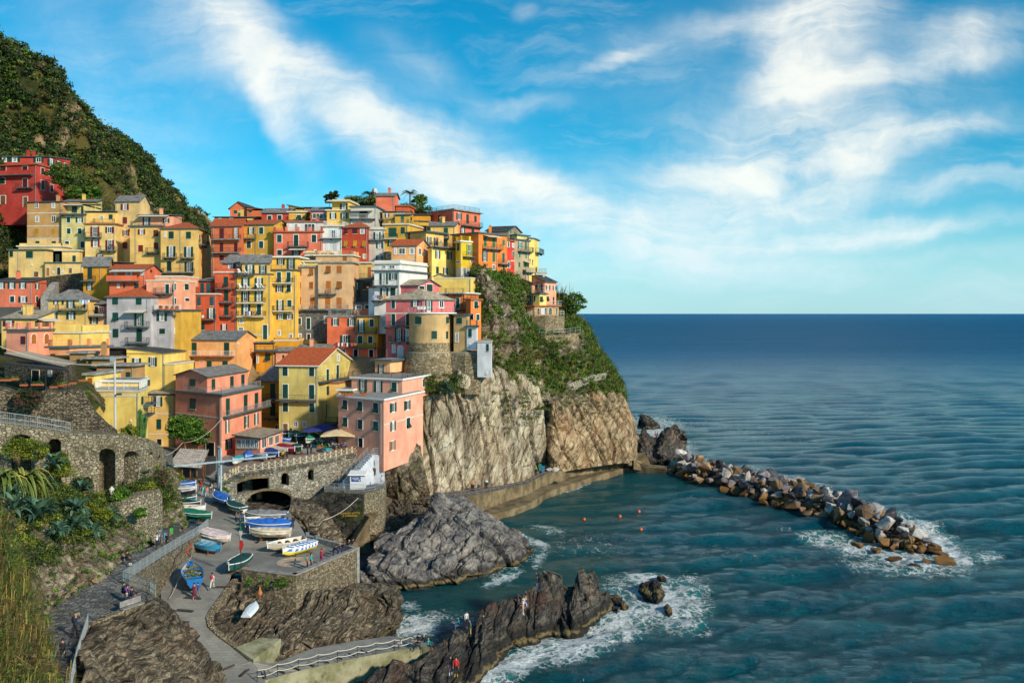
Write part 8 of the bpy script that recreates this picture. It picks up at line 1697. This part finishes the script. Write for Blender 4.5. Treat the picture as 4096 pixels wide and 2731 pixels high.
for i in range(50): x=rg.uniform(1605,1720); cc.append(tuple(P(x,828+rg.uniform(-12,20),210)))
foliage('hilltop_garden_plants',cc,.9,70,.25,l_mix,seed=51,kind='stuff')
# reeds beyond the cliff-edge house
b=P(2225,1235,205); rgn=np.random.default_rng(12); bs=np.array(tuple(b))+rgn.normal(size=(260,3))*np.array([1.6,1.4,.6]); ro=blades('reed_thicket',bs,5.2,.05,l_grass,.55,52,(.45,0,0),label='tall wispy reed thicket leaning right of the pink cliff-edge house',cat='reeds',org=b)
# ivy hanging below the cliff-top row and creepers on walls
cc=[]; 
for i in range(330):
    t=rg.random(); x=1945+rg.uniform(0,120); y=1082+rg.uniform(0,55)**1.0+(x-1945)*.30; cc.append(tuple(P(x,y,float(np.interp(x,[1945,2065],[181,188.5]))-.8-(y-1090)*.012)))
foliage('hanging_ivy',cc,.45,70,.20,l_green,seed=53,label='thick green ivy hanging below the orange and scarlet cliff-top houses',cat='ivy',org=P(2000,1110,187))
cc=[tuple(P(rg.uniform(985,1170),2312+rg.uniform(0,42),(CH-6)*F/(2340-HZ)-2.6)) for i in range(26)]
foliage('wall_creeper',cc,.28,70,.11,l_green,seed=54,label='green creeper tufts growing from the shaded terrace wall',cat='creeper',org=P(1080,2330,88))
cc=[tuple(P(rg.uniform(1280,1460),rg.uniform(1965,2020),132.3)) for i in range(60)]
foliage('wall_moss',cc,.4,50,.14,l_dark,seed=55,label='dark green growth on the harbour wall under the kiosk platform',cat='creeper',org=P(1370,1990,132))
cc=[tuple(P(888+rg.uniform(-5,30),1925+rg.uniform(0,70),121.8)) for i in range(26)]
foliage('wall_grass',cc,.35,60,.13,l_green,seed=56,label='green weeds at the left root of the viaduct beside the crane posts',cat='weeds',org=P(900,1960,121.8))
for i,(x,y) in enumerate([(0,1512),(30,1512),(60,1508),(95,1532),(140,1530),(160,1530),(215,1540),(240,1534),(262,1530),(290,1524),(330,1514)]):
    d=float(np.interp(x,[0,180,345],[97,98.4,100.2])); p=P(x,y+8,d); r=empty('flower_box',p,'terracotta flower box hooked on the dark green garden fence','planter','flower boxes on the garden fence'); m=MB(); m.box(p,.8,.25,.22); m.build('trough',m_terra,r); V,Fq,ti=leafcloud([(p.x-.2,p.y,p.z+.2),(p.x+.2,p.y,p.z+.2)],.2,50,.1,i); npmesh('flowers',V-np.array(tuple(p)),Fq,l_flow if i%3==0 else l_green,r,False,{'tint':ti})
# balcony plants and laundry
def potrow(t,xs,y,d,label,leaf=l_green):
    for x in xs: planter(P(x,y,d,t),label,m_terra,label+' group',leaf,.9)
potrow('U3',[340,380,410,445,545,590],455,139.5,'terracotta pot plant on the blush pink house terrace')
potrow('T2',[1085,1160],510,197.8,'potted plant on the little yellow sky terrace'); potrow('T2',[1243,1320,1430],488,194.8,'potted plant before the dark-fronted garage house')
potrow('T4',[1800,1870,1930,1980],505,157.,'pot plant on the pale grey house roof terrace')
def laundry(t,x0,x1,y,d,cols,label):
    a=P(x0,y,d,t); b=P(x1,y,d,t); r=empty('laundry_line',a,label,'laundry'); m=MB(); m.bar(a,b,.012,k=3); m.build('line',m_rope,r); rg=random.Random(int(x0)); n=len(cols)
    for i,c in enumerate(cols):
        p=a.lerp(b,(i+.1)/n); q=a.lerp(b,(i+.85)/n); h=rg.uniform(.45,.9); m=MB(); m.hexa([p-Vector((0,.06,h)),q-Vector((0,.06,h*rg.uniform(.8,1))),q-Vector((0,.03,h*.9)),p-Vector((0,.03,h))],[p-Vector((0,.03,0)),q-Vector((0,.03,0)),q,p]); m.build('garment',plain('cloth_%d'%int(c[0]*900+c[2]*90),c,.85),r)
wh=(.7,.7,.72); bk_=(.03,.03,.04); bl=(.15,.2,.5); og=(.75,.35,.03)
laundry('T6',680,832,338,169.3,[(.3,.35,.6),bl,bk_,bk_,(.2,.1,.08),og,og],'washing with an orange sheet drying on the white house balcony')
laundry('T6',285,420,872,169.6,[wh,bk_,wh,(.3,.1,.1),bk_,wh,bk_],'dark and white washing drying on the coral red house balcony'); laundry('T6',425,505,875,169.2,[(.35,.10,.05),(.7,.18,.05)],'rust and orange towels drying on the coral red house balcony')
laundry('T5',375,470,560,168.8,[wh,wh,wh],'three white cloths drying on the burnt orange house balcony'); laundry('T5',925,1030,518,169.7,[bk_,bl,wh,bk_,(.25,.1,.25)],'dark washing on the lowest balcony of the deck chair house')
laundry('T4',885,1010,392,156.7,[(.2,.5,.45),wh,(.4,.45,.7),wh],'pale washing under the eave of the stained yellow house')
# deck chairs
dch=None
for i,(t,x,y,d) in enumerate([('T2',465,1278,170.3),('T2',545,1278,170.3),('T2',660,1278,170.2),('T2',715,1278,170.2),('T2',455,1112,170.6),('T2',525,1112,170.6),('T2',1140,1020,177.6),('T2',1180,1020,177.6)]):
    p=P(x,y,d,t)
    if dch is None:
        dch=empty('deck_chair',p,'','chair'); m=MB(); m.hexa([(-.3,-.5,.3),(.3,-.5,.3),(.3,.1,.35),(-.3,.1,.35)],[(-.3,-.5,.35),(.3,-.5,.35),(.3,.1,.40),(-.3,.1,.40)]); m.build('seat',m_white,dch,rel=True); m=MB(); m.hexa([(-.3,.1,.35),(.3,.1,.35),(.3,.6,1.05),(-.3,.6,1.05)],[(-.3,.05,.38),(.3,.05,.38),(.3,.55,1.08),(-.3,.55,1.08)]); m.build('backrest',m_white,dch,rel=True)
        for sx in (-.3,.3):
            m=MB(); m.bar((sx,-.45,0),(sx,.3,.5),.025); m.bar((sx,.3,0),(sx,-.2,.5),.025); m.build('leg',m_white,dch,rel=True)
        o=dch
    else: o=copy_tree(dch)
    o.location=p; o.rotation_euler[2]=R(90 if i%2 else 70); o['label']='white deck chair on the upper balcony of the yellow deck chair house' if i<4 else ('white deck chair on the roof terrace of the yellow deck chair house' if i<6 else 'white sun chair on the small terrace left of the beige house'); o['group']=('deck chairs on the upper balcony','deck chairs on the roof terrace','sun chairs on the small terrace')[0 if i<4 else (1 if i<6 else 2)]
# ------------------------------------------------------------ people
def cloth(c): return plain('fabric_'+'_'.join('%d'%(v*100) for v in c),c,.85,var=.15)
m_skin=plain('skin',(.50,.29,.19),.6,var=.05); m_hairs=[plain('dark_hair',(.02,.014,.01),.6),plain('brown_hair',(.10,.05,.025),.6),plain('grey_hair',(.35,.33,.31),.6),plain('blond_hair',(.40,.26,.10),.6)]
m_shoe=plain('dark_shoes',(.05,.045,.045),.6); m_shoew=plain('white_shoes',(.6,.6,.6),.6)
POSE=dict( # lean, (hip,knee) left/right in degrees forward, (shoulder fwd, side, elbow) left/right, hip height factor
 stand=(2,(4,4),(-3,2),(8,8,12),(-4,9,10)), walk=(4,(24,8),(-20,22),(-24,6,14),(26,6,25)), talk=(0,(3,2),(-2,4),(35,10,85),(6,9,12)), photo=(4,(6,4),(-6,4),(70,-8,110),(66,-8,112)),
 sit=(8,(84,86),(80,80),(42,6,40),(46,6,42)), lean=(48,(6,4),(-8,4),(55,12,50),(58,12,45)), crouch=(30,(88,100),(70,110),(50,8,30),(40,8,30)), hug=(4,(4,4),(-3,3),(60,-14,70),(58,-10,75)))
def person(x,y,z,face,pose,top,bot,label,t='S',hair=0,h=1.72,shoe=None,bag=None,long=False,skirt=None,dy=0.,grp=None,legc=None):
    b=P(x,y,z,t); b.y+=dy; ln,l1,l2,a1,a2=POSE[pose]; k=h/1.72
    ro=empty('person',b,label,'person',grp,R(face)); V=[];E=[];Rr=[];G_=[]
    def add(p,r,g,par):
        V.append(Vector(p)*k); Rr.append(r*k); G_.append(g)
        if par is not None: E.append((par,len(V)-1))
        return len(V)-1
    def leg(s,hp): 
        q=R(hp[0]); kn=R(hp[0]-hp[1]); hipx=.09*s; return q,kn,hipx
    # leg lengths .42 + .42, facing -y
    ext=[]
    for s,hp in ((-1,l1),(1,l2)):
        q,kn,hx=leg(s,hp); ext.append(.42*math.cos(q)+.42*math.cos(kn))
    hz=max(ext)+.075 if pose not in ('sit',) else .47+.10
    pel=add((0,0,hz+.02),.125,1,None)
    for s,hp in ((-1,l1),(1,l2)):
        q,kn,hx=leg(s,hp); h0=add((hx,0,hz-.03),.092,2,pel); m1=add((hx*1.05,-.21*math.sin(q),hz-.03-.21*math.cos(q)),.080,2,h0); kp=Vector((hx*1.1,-.42*math.sin(q),hz-.03-.42*math.cos(q))); kk=add(kp,.060,2,m1); m2=add(kp+Vector((0,-.18*math.sin(kn),-.18*math.cos(kn))),.058,2,kk); ap=kp+Vector((0,-.40*math.sin(kn),-.40*math.cos(kn))); an=add(ap,.042,3,m2); add(ap+Vector((s*.02,-.16,-.035)),.036,3,an); add(ap+Vector((0,.05,-.035)),.034,3,an)
    L_=R(ln); up=Vector((0,-math.sin(L_),math.cos(L_))); fw=Vector((0,-math.cos(L_),-math.sin(L_))); pz=Vector((0,0,hz+.02))
    wa=add(pz+up*.16,.115,1,pel); chp=pz+up*.38; ch=add(chp,.140,1,wa); np_=pz+up*.52; nk=add(np_,.055,0,ch)
    hd=Vector((0,-math.sin(L_*.35),math.cos(L_*.35))); jp=np_+hd*.07+Vector((0,-.02,0)); jw=add(jp,.066,0,nk); sk_=add(jp+hd*.09+Vector((0,.012,0)),.090,0,jw); add(jp+hd*.145+Vector((0,.012,0)),.070,0,sk_); add(jp+hd*.055+Vector((0,-.085,0)),.016,0,jw)
    for s in (-1,1): add(jp+hd*.07+Vector((s*.088,.01,0)),.014,0,sk_)
    for s,(f,sd,el) in ((-1,a1),(1,a2)):
        sp=chp+up*.075+Vector((s*.175,0,0)); sh_=add(sp,.058,1,ch); f_=R(f)+L_*.0; d=Vector((s*math.sin(R(sd)),-math.sin(f_)*math.cos(R(sd)),-math.cos(f_)*math.cos(R(sd)))); ep=sp+d*.28; ee=add(ep,.044,1,sh_); f2=R(f+el); d2=Vector((-s*math.sin(R(max(0,8))) *(1 if el>60 else 0)+d.x*.3,-math.sin(f2),-math.cos(f2))).normalized(); wp=ep+d2*.24; ww=add(wp,.030,1,ee); pp=wp+d2*.07; pm=add(pp,.030,0,ww)
        sd_=Vector((s,0,0)); nrm=d2.cross(sd_).normalized()
        for fi in range(4):
            o_=nrm*((fi-1.5)*.019); ln_=(.072,.084,.078,.06)[fi]; q1=add(pp+d2*.045+o_,.0095,0,pm); q2=add(pp+d2*(.045+ln_*.5)+o_*1.1-sd_*.006,.0088,0,q1); add(pp+d2*(.045+ln_*.9)+o_*1.1-sd_*.024,.008,0,q2)
        t1=add(wp+d2*.03-nrm*.040,.011,0,pm); add(wp+d2*.075-nrm*.058-sd_*.01,.0095,0,t1)
    me=D.meshes.new('tmp'); me.from_pydata([tuple(v) for v in V],E,[]); o=D.objects.new('tmp',me); COL.objects.link(o)
    md=o.modifiers.new('s','SKIN'); md.branch_smoothing=.6
    for i,r in enumerate(Rr): me.skin_vertices[0].data[i].radius=(r,r)
    me.skin_vertices[0].data[0].use_root=True
    sb=o.modifiers.new('u','SUBSURF'); sb.levels=1; sb.render_levels=1
    dg=bpy.context.evaluated_depsgraph_get(); m2=D.meshes.new_from_object(o.evaluated_get(dg)); D.objects.remove(o); D.meshes.remove(me)
    tm,bm_,sm=cloth(top),cloth(bot),shoe or m_shoe
    for mt in (m_skin,tm,bm_ if legc is None else m_skin,sm): m2.materials.append(mt)
    pa=np.array([tuple(v) for v in V]); seg=np.array(E); A=pa[seg[:,0]]; B=pa[seg[:,1]]; gg=[G_[e[1]] for e in E]; rr_=np.array([Rr[e[1]] for e in E])
    cen=np.zeros(len(m2.polygons)*3); m2.polygons.foreach_get('center',cen); cen=cen.reshape(-1,3)
    AB=B-A; tt=np.clip(((cen[:,None]-A)*AB).sum(-1)/((AB**2).sum(-1)+1e-9),0,1); dd=np.linalg.norm(cen[:,None]-(A+tt[...,None]*AB),axis=-1)/rr_
    mi=np.array(gg)[dd.argmin(1)]; m2.polygons.foreach_set('material_index',mi.astype(np.int32)); m2.polygons.foreach_set('use_smooth',np.ones(len(mi),bool))
    bo=D.objects.new('body',m2); COL.objects.link(bo); bo.parent=ro
    m=MB(); hc=(jp+hd*.10+Vector((0,.022,.008)))*k; m.lathe(hc,[(.088*k,-.045*k),(.102*k,.0),(.092*k,.05*k),(.055*k,.088*k),(.01,.1*k)],10)
    if long: m.lathe(hc+Vector((0,.055*k,-.24*k)),[(.05*k,0),(.075*k,.1*k),(.08*k,.22*k)],8)
    m.build('hair',m_hairs[hair],ro,True,rel=True)
    m=MB()
    for s in (-1,1): m.box((jp+hd*.085+Vector((s*.032,-.082,0)))*k,.022*k,.012*k,.012*k)
    m.build('eyes',m_dark,ro,rel=True)
    if skirt: m=MB(); m.lathe((0,0,(hz-.45)*k),[(.22*k,0),(.17*k,.3*k),(.13*k,.5*k)],12); m.build('skirt',cloth(skirt),ro,True,rel=True)
    if bag: m=MB(); c_=(chp+fw*-.19)*k; m.lathe(c_-Vector((0,0,.2*k)),[(.08*k,0),(.15*k,.04*k),(.16*k,.3*k),(.09*k,.42*k)],8,sc=(1.,.6)); m.build('backpack',cloth(bag),ro,True,rel=True)
    return ro
W=(.62,.62,.60); K=(.02,.02,.025); NV=(.02,.03,.08); RD=(.55,.03,.025); TL_=(.02,.30,.34); DN=(.07,.12,.22); GY=(.16,.16,.18); OR=(.75,.16,.03); PK=(.72,.30,.32); PU=(.22,.06,.28)
def z7(y): return zp(S('U7',0,y)[1])
q=person
# slipway and street
q(425,185,z7(185),180,'walk',RD,K,'person in a red jacket with a dark backpack walking up the street','U7',bag=K); q(455,240,z7(240),180,'walk',(.15,.55,.50),(.2,.35,.4),'person in a mint green jacket walking with linked friends up the street','U7',hair=1,long=True,h=1.6); q(495,250,z7(250),175,'walk',(.75,.25,.22),(.35,.45,.55),'person in a coral pink jacket walking up the street','U7',hair=1,long=True,h=1.6); q(540,208,z7(208),185,'walk',(.72,.50,.48),K,'person in a pale pink jacket with a black backpack walking up the street','U7',bag=K,long=True,h=1.65)
q(605,105,z7(105),170,'stand',K,K,'person in black standing by the crane posts','U7',h=1.75)
q(825,548,z7(548),150,'talk',GY,K,'woman in a grey cardigan with white shoes talking on the slipway','U7',long=True,shoe=m_shoew,h=1.6); q(880,525,z7(525),200,'stand',K,DN,'man in a black jacket and blue jeans talking on the slipway','U7',h=1.78)
q(555,1283,z7(1283),180,'walk',(.66,.60,.48),(.6,.55,.47),'person in cream clothes with a red backpack walking up the slipway','U7',bag=(.45,.03,.08),h=1.78)
q(355,1390,z7(1390),20,'hug',(.20,.02,.06),(.14,.02,.05),'woman in a long burgundy coat standing behind the net-filled boat','U7',long=True,skirt=(.14,.02,.05),h=1.66,shoe=cloth((.6,.3,.35))); q(400,1368,z7(1368),-20,'hug',(.04,.07,.35),GY,'child-sized person in a blue coat clinging to the woman in burgundy','U7',hair=0,h=1.5)
# terrace
q(1622,1062,7.15,100,'stand',OR,K,'person in an orange jacket with a green backpack on the star terrace','U7',hair=1,bag=(.02,.35,.25),h=1.6); q(1665,1050,7.15,80,'stand',TL_,NV,'tall person in a teal coat with long hair on the star terrace','U7',hair=0,long=True,h=1.75); q(1778,995,7.15,140,'photo',(.55,.02,.04),(.25,.02,.12),'person in a red jacket taking a photo on the star terrace','U7',h=1.68)
for i,(x,y,c) in enumerate([(1915,925,K),(1965,905,NV),(2010,888,K),(2060,868,K),(2110,845,NV)]): q(x,y,7.15,50+rg.uniform(-10,10),'lean',c,NV,['dark-dressed person leaning over the terrace wall, leftmost','person in navy leaning over the terrace wall next to the leftmost','dark-dressed person in the middle leaning over the terrace wall','dark-dressed person leaning over the terrace wall near its corner','person in navy leaning at the rounded terrace wall corner'][i],'U7',hair=[0,2,1,3,0][i])
# path
q(645,1180,11.02,165,'photo',NV,K,'woman in a dark quilted coat taking a photo at the steep railing','U6',hair=3,bag=K,h=1.72); q(540,1400,11.02,10,'walk',K,K,'man in a black jacket over an orange shirt walking down the path','U6',h=1.74); q(440,1505,11.02,-10,'walk',(.02,.38,.45),K,'person in a turquoise shirt with red shoes at the bottom left of the path','U6',hair=1,h=1.75,shoe=cloth((.5,.02,.03)))
q(1345,415,9.4,60,'photo',W,K,'person in a white sweater looking at a phone by the orange bin','U6',h=1.72); q(1430,400,9.25,-30,'stand',K,K,'small person in black with long hair at the path railing','U6',hair=1,long=True,h=1.5); q(1372,372,9.4,60,'stand',DN,DN,'person in denim half hidden behind the person in white','U6',h=1.65)
q(1085,555,10.5,70,'sit',K,K,'person in black sitting on the low wall with white sneakers','U6',shoe=m_shoew,h=1.75)
for i,(x,y,c,b_2,hr_) in enumerate([(1045,850,NV,K,0),(1075,875,PU,GY,0),(1115,895,K,(.12,.06,.14),0),(1070,950,NV,NV,2)]): q(x+10,y-8,11.0,72,'sit',c,b_2,['man in a navy jacket sitting at the far end of the bench','person in purple sitting on the bench','person in black with plum trousers sitting on the bench','grey-haired man in navy sitting at the near end of the bench'][i],'U6',hair=hr_,h=1.72)
# piazza and cafe
q(1345,1180,11.6,180,'stand',(.70,.40,.03),K,'person in a mustard yellow jacket at the viaduct railing','U2',long=True,h=1.6,dy=.3); q(1388,1178,11.7,180,'stand',K,K,'dark-dressed person beside the one in mustard yellow at the railing','U2',hair=3,h=1.62,dy=.3); q(1615,1130,12.1,120,'talk',NV,K,'person in navy chatting on the piazza near the railing','U2',dy=.6); q(1655,1125,12.1,200,'photo',K,K,'person in black raising a hand on the piazza near the railing','U2',dy=.6)
q(755,1270,10.9,180,'talk',GY,DN,'person in grey and jeans standing where the railing begins','U2',hair=1); 
for i,(x,y,c) in enumerate([(2035,1058,(.05,.22,.55)),(2000,1062,NV),(1905,1078,NV),(1790,1085,(.3,.1,.05)),(2070,1000,(.2,.05,.05)),(2110,1010,(.15,.03,.03)),(1870,1010,GY),(2010,1010,K),(1830,985,W),(1950,1000,(.3,.12,.1))]): q(x,y,12.5,rg.uniform(0,360),'sit',c,K,['cafe guest in bright blue seated at the railing','cafe guest in navy next to the one in bright blue','cafe guest in navy seated left by the planters','cafe guest in brown seated at the leftmost railing table','cafe guest in maroon by the blush pink wall','cafe guest in dark red farthest right by the wall','cafe guest in grey under the cream parasol','cafe guest in black under the cream parasol','cafe guest in white at the blue parasol','cafe guest in rust at the middle tables'][i],'U2',hair=i%4)
# kiosk platform and walkway
q(330,1420,8.1,120,'walk',OR,K,'person in an orange jacket on the foot of the outdoor staircase','U3'); q(770,1480,8.05,160,'stand',W,(.45,.45,.45),'person in pale clothes standing at the end of the kiosk platform','U3',dy=.5)
q(885,1528,4.3,90,'stand',K,GY,'person in black by the walkway gate, leftmost of three','U3'); q(915,1535,4.3,100,'stand',K,NV,'taller person in black in the middle of three on the walkway','U3',h=1.8); q(965,1540,4.3,95,'walk',K,K,'person in black with a white cap walking on the cliff walkway','U3',hair=2)
# rocks
q(910+20,680,2.9,-60,'sit',(.03,.22,.32),DN,'man in a teal shirt sitting on the concrete edge of the jagged ridge','V2',h=1.75); q(995,660,2.3,30,'stand',(.5,.5,.52),K,'man in a pale grey shirt standing behind the seated man','V2'); q(1025,735,2.7,-60,'stand',GY,(.42,.28,.10),'man in tan trousers looking at his hands on the ridge','V2'); q(1140,690,3.2,10,'stand',K,K,'woman in black standing near the middle of the ridge','V2',long=True)
q(1480,548,7.9,60,'photo',(.6,.5,.45),NV,'woman in a pale top and shorts taking a photo high on the ridge','V2',legc=1,hair=1,long=True,shoe=m_shoew); q(1515,515,8.0,-90,'crouch',(.35,.30,.55),GY,'child crouching beside the woman with the camera on the ridge','V2',hair=3,h=1.4)
q(1600,340,5.4,40,'stand',K,DN,'man in black and jeans of the couple on top of the ridge','V2',h=1.78,dy=-.6); q(1630,310,5.8,-120,'hug',K,K,'woman in black of the couple on top of the ridge','V2',hair=1,long=True,dy=-.6)
q(860,1065,3.6,10,'stand',K,(.10,.08,.14),'man in black and plum trousers low on the dark rocks','V2',shoe=m_shoew); q(908,1078,3.6,-10,'stand',RD,K,'man in a bright red jacket low on the dark rocks','V2',shoe=cloth((.5,.3,.03)))
q(590,830,2.6,-40,'sit',K,K,'man in black sitting at the end of the pier','V2'); q(640,838,2.6,-70,'sit',K,GY,'bald man in black sitting at the end of the pier','V2',hair=2); q(665,850,2.4,60,'sit',(.02,.35,.33),K,'child in a teal hoodie sitting at the end of the pier','V2',hair=3,h=1.4); q(440,835,2.7,-60,'sit',W,GY,'small child in white behind the pier ropes','V2',hair=1,h=1.1)
q(1735,700,198,60,'sit',RD,NV,'person in red on the saddle of rocks at the harbour mouth','U5'); q(1765,705,198.5,-60,'sit',NV,NV,'person in navy beside the one in red on the rocks at the harbour mouth','U5')
q(1090+0,1030,181.3,90,'sit',K,K,'person in black resting on the wall below the vivid yellow house','T3'); q(1118,1032,181.6,-60,'sit',K,RD,'second person resting on the wall below the vivid yellow house','T3')
q(688,790,184.5,10,'stand',(.35,.05,.12),K,'person standing on the olive-shuttered house balcony','T3',long=True); q(993,990,193.2,0,'stand',NV,K,'person looking out from a red-shuttered balcony door','T1')
